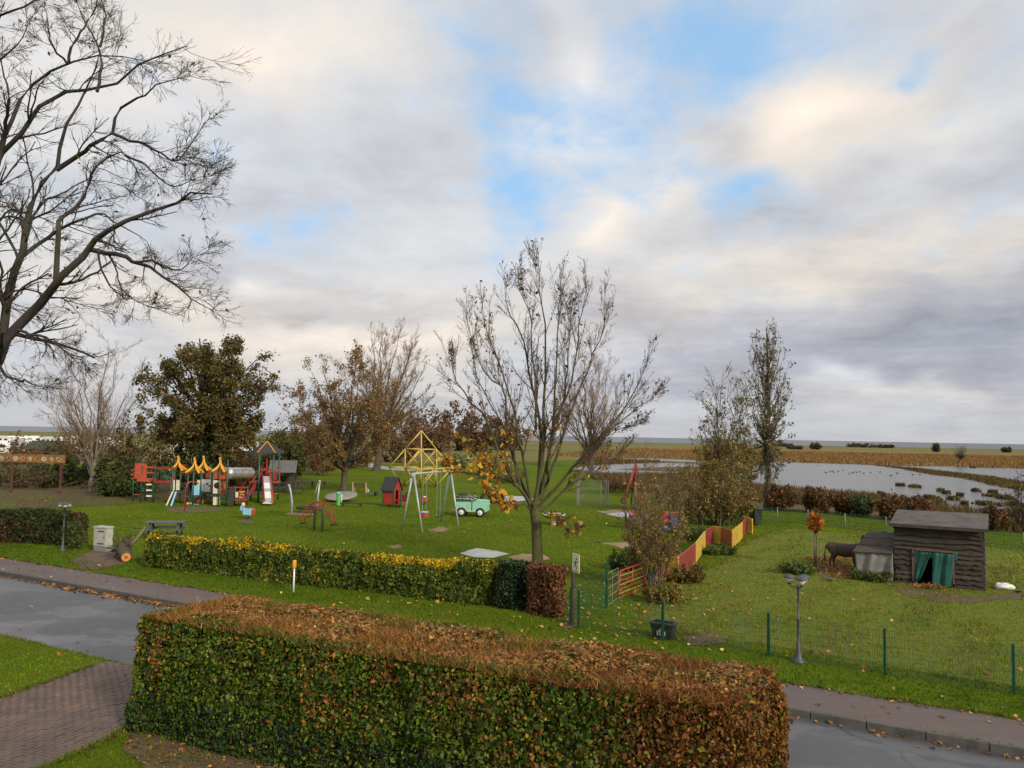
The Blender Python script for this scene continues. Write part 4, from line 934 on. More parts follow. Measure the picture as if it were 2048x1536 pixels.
# far bushes on the sea meadow
for i, (bx, by, yt, xl, xr, lab) in enumerate([(1632, 899, 886, 1619, 1642, 'single round bush on the meadow against the sea'), (1590, 899, 892, 1575, 1606, 'low flat bush on the meadow beyond the poplar'),
    (1725, 895, 888, 1693, 1752, 'long low thicket on the shore'), (1772, 896, 890, 1756, 1788, 'short low thicket on the shore beside the long one'), (1872, 904, 887, 1866, 1878, 'narrow upright bush on the meadow'),
    (1913, 931, 888, 1906, 1937, 'leaning bare tree in the reed bed'), (2013, 905, 895, 2004, 2022, 'small dark bush near the picture edge on the meadow'), (1560, 893, 888, 1540, 1585, 'faint low scrub on the shore behind the poplar')]):
    m = P(bx, by).y / F
    fan_tree('bush', lab, bx, by, yt, xl, xr, by - (1.5 if i != 5 else 14), 20, 360 + i, BARK_DARK, .1 * m * 6 if i != 5 else .16, [dict(m=8, f=(.1, 1), ang=(20, 60), lr=.4, k=4, wig=.14, rr=.5, rmin=m * .12), dict(m=4, f=(.1, 1), ang=(20, 55), lr=.5, k=3, wig=.14, rr=.6, rmin=m * .09)],
             (4, m * 1.8, np.array([(.075, .055, .03), (.06, .055, .025), (.095, .065, .03)]), m * .9) if i != 5 else None, stems=0 if i == 5 else (xr - xl) * m * .3, ulo=-.6, cat='bush', group='bushes on the sea meadow', low=.5, lift=.5, lean=9 if i == 5 else 0)
# sapling with orange leaves
fan_tree('sapling', 'young sapling with bright orange leaves tied to a stake near the donkey', 1632, 1137, 1024, 1617, 1647, 1060, 14, 371, BARK_BROWN, .028, [dict(m=6, f=(.2, 1), ang=(20, 50), lr=.4, k=4, wig=.1, rr=.6, rmin=.007)], (6, .12, np.array([(.50, .17, .02), (.42, .13, .02), (.30, .11, .02)]), .05), ulo=-.7, leader=True, cat='sapling')
# small rounded shrubs
for i, (bx, by, yt, xl, xr, cols, lab) in enumerate([(1248, 1140, 1098, 1216, 1285, GREENS * .75, 'rounded dark green shrub behind the red gate'), (1296, 1110, 1068, 1272, 1322, GREENS * .6 + .01, 'dark low shrub at the edge of the sand patch'),
     (1395, 1080, 1056, 1345, 1440, GREENS * .9, 'low green scrub in front of the olive thicket'), (1375, 1165, 1130, 1345, 1410, YG * .8, 'yellowing ground shrub below the yellow fence panel'),
     (1320, 1205, 1165, 1282, 1360, YG, 'yellow leaved undergrowth at the foot of the hazel'), (1440, 1108, 1092, 1400, 1480, GREENS * 1.25, 'weedy green clump along the zigzag fence'), (1600, 1148, 1126, 1560, 1628, GREENS * 1.25, 'tall weeds left of the orange sapling'),
     (1742, 1160, 1138, 1700, 1790, GREENS * 1.25, 'nettles in front of the lean-to'), (900, 938, 908, 880, 935, GREENS * .7, 'dark green bush behind the grey swing'), (1000, 965, 935, 940, 1060, np.array([(.10, .11, .025), (.09, .08, .025)]), 'low green scrub behind the maple trunk'), (1240, 985, 955, 1200, 1290, BROWNS * .7, 'brown scrub behind the wire goal'),
     (1345, 1010, 975, 1290, 1410, OLV * .9, 'olive scrub behind the cableway frame')]):
    m = P(bx, by).y / F
    fan_tree('shrub', lab, bx, by, yt, xl, xr, by - 5, 22, 400 + i, BARK_BROWN, .03, [dict(m=9, f=(.1, 1), ang=(20, 65), lr=.42, k=4, wig=.14, rr=.5, rmin=.006)], (12, max(.09, m * 2.6), cols, m * 2.5), stems=(xr - xl) * m * .25, ulo=-.7, cat='shrub', group='small shrubs', low=.5, lift=.5)
# tangle of brushwood left of the cabinet
g = rng(55)
root = thing('brushwood', 'tangle of long bare brown branches heaped behind the far hedge', 'branches', P(60, 1015)); b = np.array(P(60, 1015))
st = b + np.column_stack([g.uniform(-5, 2.5, 60), g.uniform(-3, 3, 60), g.uniform(0, .2, 60)]); az = g.normal(.25, .35, 60)
en = st + np.column_stack([np.cos(az), np.sin(az) * .5, g.uniform(.15, .75, 60)]) * g.uniform(2.5, 6, 60)[:, None]
pb = np.stack([st + (en - st) * t + np.array([0, 0, .5]) * math.sin(t * 3.1) for t in np.linspace(0, 1, 6)], 1); rb_ = np.tile(np.linspace(.035, .012, 6), (60, 1))
pb = pb[:13]; rb_ = rb_[:13] * .7; k1 = kids(pb, rb_, 5, g, ang=(20, 50), lr=.35, k=5, rmin=.008); k2 = kids(*k1, 3, g, ang=(20, 50), lr=.5, k=4, rmin=.006)
npmesh('branches', *join([tubes_np(pb, rb_, 5), tubes_np(*k1, 4), tubes_np(*k2, 3)]), TWIG_DULL, root, smooth=True)['kind'] = 'stuff'

# ================================================================== hedges
TWIG_CORE = paint('hedge_twig_core', (.045, .032, .020), .95, .4, 8.0, dirt=None)
def hedge(name, label, a, b, wv_, h, n, size, colf, seed, z0=0.0, inset=.16, taper=.06, top_frac=1.0, wob=.05, cat='hedge', bump_top=.06, rnd=1.0):
    """a, b: front bottom ends (xy); wv_: vector from front to back"""
    g = rng(seed); a = np.array(a)[:2]; b = np.array(b)[:2]; w = np.array(wv_)[:2]; Lf = np.linalg.norm(b - a); W = np.linalg.norm(w); ax = (b - a) / Lf; wx_ = w / W
    root = thing(name, label, cat, ((a + b)[0] / 2 + w[0] / 2, (a + b)[1] / 2 + w[1] / 2, z0))
    faces = [('f', Lf * h), ('b', Lf * h * .5), ('l', W * h), ('r', W * h), ('t', Lf * W * top_frac)]
    pr = np.array([q[1] for q in faces]); pr /= pr.sum(); fi = g.choice(5, n, p=pr)
    u = g.uniform(0, Lf, n); v = g.uniform(0, W, n); z = g.uniform(0, h, n) ** .95 * h ** .05
    dpt = np.abs(g.normal(size=n)) * inset - .02
    nl = np.zeros((n, 3)); loc = np.column_stack([u, v, z])
    rd0 = min(.22, W * .18) * .55 * rnd; tp_ = fi == 4; loc[tp_, 0] = rd0 + loc[tp_, 0] * (1 - 2 * rd0 / Lf); loc[tp_, 1] = rd0 + loc[tp_, 1] * (1 - 2 * rd0 / W)
    for k, (ax_i, val, sg) in enumerate([(1, 0, -1), (1, W, 1), (0, 0, -1), (0, Lf, 1), (2, h, 1)]):
        s = fi == k; loc[s, ax_i] = val - sg * dpt[s]; nl[s, ax_i] = sg
    # round the edges a little and wobble the faces
    pw = np.column_stack([a[0] + ax[0] * loc[:, 0] + wx_[0] * loc[:, 1], a[1] + ax[1] * loc[:, 0] + wx_[1] * loc[:, 1], loc[:, 2]])
    wb = sines(pw, seed + 1, .45, 3); wb2 = sines(pw, seed + 2, 1.3, 3)
    loc += nl * ((wb * wob + wb2 * wob * .7) * np.where(fi == 4, .35, 1.0))[:, None]; loc[:, 2] += (fi == 4) * wb * bump_top
    e_ = lambda d, r: np.exp(-np.maximum(d, 0) / r)
    rd = min(.22, W * .18) * rnd; u_, v_, z_ = loc[:, 0].copy(), loc[:, 1].copy(), loc[:, 2].copy()
    loc[:, 2] += (fi == 0) * (g.random(n) < .3) * np.clip((loc[:, 2] / h - .9) / .1, 0, 1) * g.uniform(0, .12, n); cu = e_(u_, .18) + e_(Lf - u_, .18); cv_ = e_(v_, .16) + e_(W - v_, .16); cz = e_(h - z_, .14)
    fb = (fi == 0) | (fi == 1); lr_ = (fi == 2) | (fi == 3)
    loc[:, 1] -= fb * nl[:, 1] * rd * (cu + .55 * cz); loc[:, 0] -= lr_ * nl[:, 0] * rd * (cv_ + .55 * cz); loc[:, 2] -= (fi == 4) * rd * .55 * (cu + cv_)
    tz = loc[:, 2] / h; mid = W / 2; loc[:, 1] = mid + (loc[:, 1] - mid) * (1 - taper * tz ** 3)
    ed = np.clip((tz - .9) / .1, 0, 1); loc[:, 0] = Lf / 2 + (loc[:, 0] - Lf / 2) * (1 - .012 * ed)
    M3 = np.array([[ax[0], wx_[0], 0], [ax[1], wx_[1], 0], [0, 0, 1]])
    pw = loc @ M3.T + np.array([a[0], a[1], z0]); nw = nl @ M3.T
    col = colf(loc / np.array([Lf, W, h]), pw, fi, g)
    V, T, c = leaves(pw, size, col, g, None, .62, .25, nw, .75)
    npmesh('foliage', V, T, LEAF, root, col=c)['kind'] = 'stuff'
    mb_ = MB(); ins = min(.40, W * .32)
    q = [a + ax * ins + wx_ * ins, b - ax * ins + wx_ * ins, b - ax * ins + wx_ * (W - ins), a + ax * ins + wx_ * (W - ins)]
    mb_.prism([(p[0], p[1], z0 - .02) for p in q], (0, 0, h - .26)); mb_.build('stems', TWIG_CORE, root)  # twig-brown block added as the hedge's dark, shaded inside; blocks the view through
    return root, (a, ax, wx_, Lf, W, h)
# --- big clipped hedge in front
A0 = P(266, 1228, 2.0); B0 = P(1496, 1418, 2.02); Wb = P(415, 1186, 2.0) - A0
A0 = (A0.x, A0.y); B0 = (B0.x, B0.y); perp = nv * 2.30 + dv * .12; A0 = (A0[0] - nv.x * .14, A0[1] - nv.y * .14); B0 = (B0[0] - nv.x * .14, B0[1] - nv.y * .14)
HG = np.array([(.062, .112, .010), (.098, .150, .012), (.040, .074, .010), (.140, .170, .014)])
HB = np.array([(.34, .135, .024), (.25, .095, .022), (.42, .20, .035), (.16, .07, .024)])
def fgcol(q, pw, fi, g):
    n = len(q); c = HG[g.integers(0, 4, n)]
    f1 = sines(pw, 61, .38); f2 = sines(pw, 62, 1.1); u, v, z = q.T
    p = .02 + .05 * (f2 > .4)
    def sp(uc, zc, ru, rz): return np.exp(-((u - uc) / ru) ** 2 - ((z - zc) / rz) ** 2)
    p = p + .45 * sp(.06, .66, .04, .26) * (f1 + .9) + .6 * sp(.40, .66, .05, .24) * (f2 > .0) + .5 * sp(.62, .80, .06, .14) + .5 * sp(.50, .86, .03, .10) + .9 * np.clip((u - .80) / .10, 0, 1) + .35 * sp(.74, .45, .05, .3)
    ora = g.random(n) < np.clip(p, 0, .90); c = np.where(ora[:, None], HB[g.integers(0, 4, n)] * np.where(u > .76, .68, 1.0)[:, None], c)
    yel = (g.random(n) < .10 * (f1 > .1) + .35 * sp(.66, .9, .05, .08) + .22 * sp(.24, .8, .06, .15)) & ~ora; c = np.where(yel[:, None], np.array([(.22, .20, .03)]), c)
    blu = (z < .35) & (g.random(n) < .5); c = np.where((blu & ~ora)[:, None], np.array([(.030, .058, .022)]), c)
    top = (fi == 4); tb = np.array([(.36, .17, .045), (.27, .125, .04), (.19, .09, .035), (.42, .22, .07)])[g.integers(0, 4, n)]
    gt = (g.random(n) < (.16 + .75 * np.clip(1.25 - v / .16, 0, 1) * (u < .72) + .55 * np.clip((v - .62) / .2, 0, 1) * np.clip((u - .25) / .15, 0, 1) * (u < .72) + .3 * (f2 > .45)))
    c = np.where((top & ~gt)[:, None], tb, c)
    bk = top & gt & (v > .3); c = np.where(bk[:, None], np.array([(.13, .14, .022)]), c)
    return c
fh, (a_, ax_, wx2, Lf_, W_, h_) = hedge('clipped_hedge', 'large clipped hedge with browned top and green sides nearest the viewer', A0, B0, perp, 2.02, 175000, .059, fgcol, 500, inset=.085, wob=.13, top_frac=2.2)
g = rng(510); n = 36000; u = g.uniform(.18, Lf_ - .18, n); v = g.uniform(.10, W_ - .12, n); cl = sines(np.column_stack([u, v, 0 * u]), 511, .5)
xy = a_ + u[:, None] * ax_ + v[:, None] * wx2
cc = np.array([(.46, .22, .055), (.34, .16, .045), (.25, .115, .04), (.54, .28, .09), (.18, .09, .035)])[g.integers(0, 5, n)]
red = (u / Lf_ > .72) & (g.random(n) < .6); cc = np.where(red[:, None], np.array([(.20, .075, .03)]), cc); grn = (g.random(n) < np.clip(.15 + .9 * cl, .05, .75)) & ((v / W_ > .55) | (v / W_ < .15)) & (u / Lf_ > .12) & (u / Lf_ < .78); cc = np.where(grn[:, None], np.array([(.13, .135, .025)]), cc)
V, T, c = blades(xy, 1.95 + cl * .05, .12, .013, cc * .80, g, .75, .35)
npmesh('clipped_twigs', V, T, BLADE, fh, col=c)['kind'] = 'stuff'
# --- yellow-green hedge along the lawn
def midcol(q, pw, fi, g):
    n = len(q); f1 = sines(pw, 71, .55); f2 = sines(pw, 72, 1.6); u, v, z = q.T
    c = np.array([(.095, .135, .015), (.065, .105, .014), (.125, .155, .018), (.045, .072, .013)])[g.integers(0, 4, n)]
    y = g.random(n) < np.clip(.06 + .30 * (f1 > .25) + .25 * (f2 > .35), 0, .6); c = np.where(y[:, None], np.array([(.255, .235, .018)]) * g.uniform(.6, 1.15, (n, 1)), c)
    gold = (z > .86) & (g.random(n) < np.clip(.35 + .7 * f1, .02, .9)); c = np.where(gold[:, None], np.array([(.58, .38, .014)]) * g.uniform(.7, 1.2, (n, 1)), c)
    return c
mA = P(283, 1134); mB = P(978, 1212)
dm = (mB - mA).normalized(); pm = Vector((-dm.y, dm.x, 0))
mz = (P(283, 1134).y / F) * 62
hedge('yellow_hedge', 'yellow green clipped hedge with golden tips along the playground lawn', (mA.x, mA.y), (mB.x, mB.y), pm * .95, 1.18, 70000, .085, midcol, 520, inset=.11, wob=.17, bump_top=.16, taper=.25)
dA = P(982, 1216); dB = P(1045, 1224)
hedge('dark_shrub', 'dark bluish green clipped shrub between yellow and copper hedges', (dA.x, dA.y), (dB.x, dB.y), pm * 1.1, 1.38, 9000, .085, lambda q, pw, fi, g: np.array([(.028, .052, .022), (.040, .068, .024), (.022, .040, .018)])[g.integers(0, 3, len(q))], 530, wob=.22, taper=.3, cat='shrub', rnd=1.9, bump_top=.15)
cA = P(1046, 1228); cB = P(1118, 1238)
hedge('copper_beech_hedge', 'copper brown clipped beech hedge at the foot of the maple', (cA.x, cA.y), (cB.x, cB.y), pm * .85, 1.42, 11000, .085, lambda q, pw, fi, g: np.array([(.22, .085, .034), (.16, .062, .03), (.11, .055, .026), (.26, .12, .05)])[g.integers(0, 4, len(q))], 540, wob=.22, taper=.25, rnd=1.8, bump_top=.15)
lA = P(-160, 1078); lB = P(128, 1092)
hedge('green_hedge', 'dark green and brown hedge behind the double headed lamp', (lA.x, lA.y), (lB.x, lB.y), pm * 1.3, 1.42, 30000, .09, lambda q, pw, fi, g: np.where((sines(pw, 91, .4) + g.normal(size=len(q)) * .4 > .35)[:, None], np.array([(.10, .060, .024)]), np.array([(.045, .062, .016), (.060, .075, .018), (.035, .05, .014)])[g.integers(0, 3, len(q))]), 550, wob=.18, taper=.3)
fan_tree('shrub', 'small leafy shrub just right of the double headed lamp', 148, 1098, 1043, 132, 164, 1090, 16, 560, BARK_BROWN, .03, [dict(m=8, f=(.1, 1), ang=(20, 65), lr=.42, k=4, wig=.14, rr=.5, rmin=.006)], (10, .09, GREENS, .06), stems=.2, ulo=-.5, cat='shrub', low=.5, lift=.5)

# ================================================================== things
def mpx(p): return p.y / F
def up(px, yb, yt):                       # vertical line standing on the lawn: foot and top from photo pixels
    b = P(px, yb); return b, b + Vector((0, 0, (yb - yt) * b.y / F))
RED = paint('red_paint', (.36, .030, .020), .42, .25, 6); REDO = paint('orange_red_paint', (.48, .065, .025), .45, .25, 6); DRED = paint('dark_red_paint', (.28, .030, .026), .5, .3, 6)
YEL = paint('yellow_paint', (.62, .40, .045), .45, .2, 6); AMB = paint('amber_plastic', (.66, .30, .018), .4, .15, 6); GRN = paint('green_post', (.012, .085, .045), .42, .3, 6)
DGRN = paint('fence_green', (.010, .075, .038), .45, .3, 6, dirt=(.03, .05, .03)); CREAM = paint('cream_panel', (.72, .60, .40), .5, .15, 6); LBLUE = paint('light_blue_panel', (.28, .55, .72), .45, .15, 6)
BLUE = paint('blue_paint', (.030, .075, .20), .45, .3, 6); WHITE = paint('white_paint', (.72, .71, .66), .5, .12, 6, dirt=(.35, .32, .26)); STEEL = paint('galvanised_steel', (.42, .44, .45), .42, .2, 8, .35, dirt=(.25, .25, .24))
SHEET = paint('sheet_steel', (.60, .60, .58), .28, .2, 8, .7, dirt=(.3, .28, .24)); BLK = paint('black_rubber', (.018, .018, .019), .75, .4, 9, dirt=(.06, .05, .04)); GREYP = paint('dark_grey_paint', (.055, .062, .068), .5, .3, 8)
WOOD = paint('weathered_wood', (.145, .115, .085), .85, .35, 5, bump=.6); WOODD = paint('dark_wood', (.050, .038, .028), .9, .4, 5, bump=.7); WOODL = paint('pale_wood', (.50, .39, .23), .7, .2, 5); SLATE = paint('roof_slate', (.030, .031, .033), .75, .35, 7, bump=.5)
MINT = paint('mint_paint', (.27, .58, .40), .4, .14, 6, dirt=(.25, .35, .26)); PURP = paint('slide_side', (.30, .015, .10), .45, .2, 6); TARP = paint('green_tarpaulin', (.005, .075, .056), .55, .45, 3, dirt=(.01, .05, .04)); TARPG = paint('grey_tarpaulin', (.19, .185, .165), .6, .35, 2.5, dirt=(.07, .075, .06))
GLASS = paint('lamp_glass', (.60, .52, .40), .2, .15, 8, dirt=None); LGREEN = paint('bin_green', (.16, .50, .16), .45, .2, 6)

# ---- lamps
def lamp(o, rz):
    root = thing('street_lamp', 'x', 'lamp', o); xf = frame(o, rz)
    m = MB(xf); m.lathe((0, 0, 0), [(.16, -.02), (.16, .03), (.11, .07), (.085, .12), (.07, .20), (.055, .24), (.045, .42), (.032, .44), (.030, .98), (.040, .99), (.040, 1.03), (.026, 1.04), (.021, 1.70), (.036, 1.71), (.036, 1.80), (.02, 1.83)], 14); m.build('pole', GREYP, root, True)
    for k in range(3):
        a = k * 2.0944; c, s = math.cos(a), math.sin(a)
        MB(xf).tube([(0, 0, 1.79), (c * .08, s * .08, 1.765), (c * .17, s * .17, 1.77), (c * .205, s * .205, 1.82)], .013, 6).build('arm', GREYP, root, True)
        h = MB(xf).lathe((c * .205, s * .205, 1.82), [(.03, 0), (.045, .02), (.05, .035)], 10).build('lantern', GREYP, root, True)
        MB(xf).lathe((c * .205, s * .205, 1.855), [(.05, 0), (.085, .05), (.095, .10), (.09, .12)], 12).build('glass', GLASS, h, True)
        MB(xf).lathe((c * .205, s * .205, 1.975), [(.135, 0), (.14, .012), (.115, .05), (.06, .08), (.012, .09)], 14).build('cap', GREYP, h, True)
    return root
for (x, y, rz, lab) in [(1597, 1324, .55, 'three headed black lamp post by the green mesh fence'), (125, 1101, 1.1, 'black lamp post in front of the dark hedge near the grey cabinet')]:
    l_ = lamp(P(x, y, -.0), rz); l_['label'] = lab; l_['group'] = 'garden lamp posts'
# ---- utility cabinet
o = P(205, 1102); root = thing('utility_cabinet', 'pale grey utility cabinet standing beside the fallen trunk', 'cabinet', o); xf = frame(o, ROADZ + .12)
CAB = paint('cabinet_grey', (.40, .39, .33), .55, .12, 4); CABB = paint('cabinet_base', (.20, .21, .20), .7, .2, 4)
MB(xf).box((0, 0, .10), (.70, .34, .24)).build('plinth', CABB, root)
MB(xf).box((0, 0, .60), (.74, .36, .78)).build('body', CAB, root, bevel=.012)
MB(xf).prism([(-.40, -.21, .99), (.40, -.21, .99), (.40, .21, 1.0), (-.40, .21, 1.0)], (0, 0, .06)).build('lid', CAB, root, bevel=.01)
dd = MB(xf).box((0, -.185, .60), (.66, .012, .70)).build('door', CAB, root)
for z in (.86, .34): MB(xf).box((.08, -.196, z), (.36, .012, .05)).build('vent', GREYP, dd)
MB(xf).box((.27, -.196, .60), (.03, .014, .12)).build('handle', GREYP, dd)
# ---- fallen trunk with root plate
o = P(235, 1120); root = thing('fallen_trunk', 'sawn fallen tree trunk with torn root plate and orange cut end', 'trunk', o); g = rng(81)
c1 = P(254, 1124) + Vector((0, -.1, .20)); c0 = c1 + Vector((-.62, .95, .18))
ax3 = (c1 - c0).normalized(); pts = [c0 + (c1 - c0) * t for t in np.linspace(0, 1, 7)]
MB().tube(pts, [.30, .25, .215, .20, .195, .19, .188], 14).build('log', BARK_BROWN, root, True)
CUT = NT('cut_wood'); rr_ = CUT.n('ShaderNodeTexWave', wave_type='RINGS'); CUT.base(CUT.ramp(CUT.noise(14, 4), [(.3, (.55, .19, .035)), (.7, (.72, .33, .08))])); CUT.rough(.7)
MB().tube([c1 + ax3 * .002, c1 + ax3 * .008], [.172, .168], 18).build('cut_end', CUT.m, root)
MB().tube([c1 + ax3 * .009, c1 + ax3 * .012], [.055, .05], 12).build('heartwood', paint('heartwood', (.25, .07, .02), .8), root)
n = 46; dirs = nz(np.array(-ax3) * .45 + nz(g.normal(size=(n, 3))) * np.array([1, 1, 1.0])); L = g.uniform(.25, .75, n)
st = np.tile(np.array(c0), (n, 1)); rp = np.stack([st + dirs * L[:, None] * t + g.normal(size=(n, 3)) * .03 * t for t in np.linspace(0, 1, 5)], 1); rr2 = np.tile(np.linspace(.075, .012, 5), (n, 1)) * g.uniform(.5, 1.2, (n, 1))
kk = kids(rp, rr2, 4, g, ang=(25, 60), lr=.5, k=4, rmin=.008)
npmesh('root_plate', *join([tubes_np(rp, rr2, 6), tubes_np(*kk, 4)]), BARK_BROWN, root, smooth=True)
sb = c0 + Vector((.25, .1, .1)); MB().tube([sb, sb + Vector((.25, .15, .35)), sb + Vector((.48, .25, .75)), D(268, 1056, sb.y + .3)], [.07, .06, .05, .035], 8).build('broken_branch', BARK_PALE, root, True)
MB().tube([c1 + Vector((.05, .1, -.05)), c1 + Vector((.35, .2, -.02)), c1 + Vector((.62, .25, .02))], [.03, .022, .012], 6).build('twig', BARK_PALE, root, True)
# ---- marker post
b, t = up(587, 1184, 1120); root = thing('marker_post', 'thin white marker post with orange cap in front of the yellow hedge', 'post', b)
MB().tube([b - Vector((0, 0, .1)), b + Vector((0, 0, .8))], .03, 10).build('post', WHITE, root, True)
MB().lathe(b, [(.03, .78), (.066, .79), (.070, .82), (.070, 1.0), (.062, 1.03), (.03, 1.04)], 12).build('cap', paint('orange_cap', (.70, .30, .015), .4), root, True)
# ---- play area sign
b, t = up(1145, 1250, 1108); h = (t - b).z; root = thing('playground_sign', 'white sign with a running figure on a brown wooden post', 'sign', b); xf = frame(b, R(-66))
MB(xf).box((0, 0, h / 2 - .05), (.075, .075, h + .1)).build('post', WOODD, root)
q = .30; zc = h - .27
bd = MB(xf).box((q - .06, -.05, zc), (.42, .018, .53)).build('board', paint('sign_white', (.70, .62, .42), .5, .08, 5, dirt=(.4, .36, .25)), root, bevel=.006)
INK = paint('sign_ink', (.02, .018, .015), .6, .2)
f = MB(xf); yk = -.0635
def stroke(a, b_, w=.026): f.beam((q - .06 + a[0], yk, zc + a[1]), (q - .06 + b_[0], yk, zc + b_[1]), .006, w, up=(0, 1, 0)) if False else f.prism([(q - .06 + a[0] - w / 2, yk, zc + a[1]), (q - .06 + a[0] + w / 2, yk, zc + a[1] - w * .3), (q - .06 + b_[0] + w / 2, yk, zc + b_[1]), (q - .06 + b_[0] - w / 2, yk, zc + b_[1] + w * .3)], (0, .004, 0))
stroke((.03, .06), (.0, -.05), .05); stroke((0, -.05), (.07, -.09)); stroke((.07, -.09), (.04, -.17)); stroke((0, -.05), (-.05, -.11)); stroke((-.05, -.11), (-.10, -.13)); stroke((.03, .06), (.10, .02)); stroke((.03, .06), (-.05, .02)); stroke((.10, .02), (.13, .07)); stroke((-.05, .02), (-.08, -.04))
f.prism([(q - .06 + .045 + .032 * math.cos(a * .785), yk, zc + .115 + .036 * math.sin(a * .785)) for a in range(8)], (0, .004, 0))
f.build('running_figure', INK, bd)
f = MB(xf)
for i in range(9): f.box((q - .06 - .15 + i * .036, yk + .002, zc - .225), (.022, .004, .02))
f.build('lettering', INK, bd)['kind'] = 'stuff'

# ---- green mesh fence along the verge
def mesh_panel(a, b, h, mat, parent, dxw=.05, rw=.0035, rails=(.04, .24, .44, .64, .84, 1.0), z0=.03, name='mesh_panel'):
    a = np.array(a); b = np.array(b); L = np.linalg.norm((b - a)[:2]); n = max(3, int(L / dxw)); u = np.linspace(0, 1, n)
    p0 = a + (b - a) * u[:, None]; p1 = p0 + np.array([0, 0, h]); p0 = p0 + np.array([0, 0, z0])
    vt = tubes_np(np.stack([p0, p1], 1), np.full((n, 2), rw), 3)
    hr = np.array([[a + np.array([0, 0, z0 + (h - z0) * r]), b + np.array([0, 0, z0 + (h - z0) * r])] for r in rails]); ht = tubes_np(hr, np.full((len(rails), 2), rw * 1.35), 3)
    o = npmesh(name, *join([vt, ht]), mat, parent); o['kind'] = 'stuff'; return o
foot = [(1157, 1256), (1325, 1281), (1537, 1312), (1770, 1350), (2028, 1388)]
fp = [P(x, y) for x, y in foot]; step_ = fp[4] - fp[3]; fp += [fp[4] + step_, fp[4] + step_ * 2]
root = thing('mesh_fence', 'green welded mesh fence on green posts along the road verge', 'fence', fp[0])
for p in fp: MB().box(p + Vector((0, 0, .48)), (.06, .06, 1.16), ROADZ).build('post', DGRN, root)
for a, b in zip(fp[:-1], fp[1:]): mesh_panel(a - nv * .035, b - nv * .035, 1.0, DGRN, root)
c0 = P(1141, 1246); c1 = P(1213, 1217); c2 = P(1236, 1201)
root = thing('mesh_fence', 'taller green mesh fence section between sign and red gate', 'fence', c1)
for p, h in ((c0, 1.0), (c1, 1.40)): MB().box(p + Vector((0, 0, h / 2)), (.07, .07, h), ROADZ).build('post', DGRN, root)
mesh_panel(c0, c1, 1.15, DGRN, root, .07); mesh_panel(c1, c2, 1.05, STEEL, root, .5, .006, (.05, .3, .55, .8, 1.))
# ---- red gate
root = thing('red_gate', 'red tubular gate with horizontal rails beside the green mesh fence', 'gate', c2); q0 = P(1235, 1201); q1 = P(1287, 1179); ln = Vector((.10, .05, 0))
def gp(u, z): return q0 + (q1 - q0) * u + ln * z + Vector((0, 0, z))
for u in (0, .48, 1): MB().tube([gp(u, .02), gp(u, .95)], .028 if u != .48 else .02, 8).build('upright', RED, root, True)
for i, z in enumerate((.06, .2, .34, .48, .62, .78, .95)): MB().tube([gp(0, z), gp(1, z)], .024 if z > .9 else .017, 8).build('rail', RED if i % 2 == 0 else paint('faded_rail', (.40, .22, .05), .5), root, True)
# ---- zigzag fence of red and yellow panels
zz = [(1314, 1121), (1336, 1112), (1357, 1114.6), (1391, 1087), (1410, 1062.6), (1426, 1053), (1442, 1055), (1464, 1062), (1479, 1050), (1484, 1045), (1494, 1035), (1505, 1038)]
zc_ = ['red', 'yellow', 'red', 'yellow', 'red', 'yellow', 'red', 'yellow', 'yellow', 'red', 'yellow']
zp = [P(x, y, .85) for x, y in zz]; root = thing('zigzag_fence', 'zigzag fence of alternating red and yellow panels across the slope', 'fence', (zp[2].x, zp[2].y, 0))
for i, cname in enumerate(zc_):
    a, b = zp[i], zp[i + 1]; a = Vector((a.x, a.y, 0)); b = Vector((b.x, b.y, 0)); mt = RED if cname == 'red' else YEL; e = (b - a) * .02; a = a + e; b = b - e
    pn = MB()
    for z in (.06, .85): pn.beam(a + Vector((0, 0, z)), b + Vector((0, 0, z)), .045)
    for p in (a, b): pn.beam(p, p + Vector((0, 0, .87)), .048)
    pnl = pn.build('panel_frame', mt, root)
    sl = MB(); nsl = 13
    for k in range(nsl): z = .10 + .72 * (k + .5) / nsl; sl.beam(a + Vector((0, 0, z)), b + Vector((0, 0, z)), .012, .036)
    sl.build('slats', DRED if cname == 'red' else YEL, pnl)['kind'] = 'stuff'
# ---- far paddock fence
root = thing('wire_fence', 'low wire fence on grey posts along the far side of the paddock', 'fence', P(1555, 1043))
ff = [P(x, y) for x, y in [(1522, 1044), (1555, 1043), (1616, 1048), (1690, 1057), (1772, 1065), (1850, 1075), (1950, 1090), (2048, 1102), (2160, 1118)]]
for p in ff: MB().tube([p - Vector((0, 0, .1)), p + Vector((0, 0, .92))], .035, 8).build('post', paint('grey_post', (.20, .21, .20), .6, .2), root, True)
for a, b in zip(ff[:-1], ff[1:]): mesh_panel(a, b, .88, DGRN, root, .10, .008, (.02, .2, .4, .6, .8, 1.))
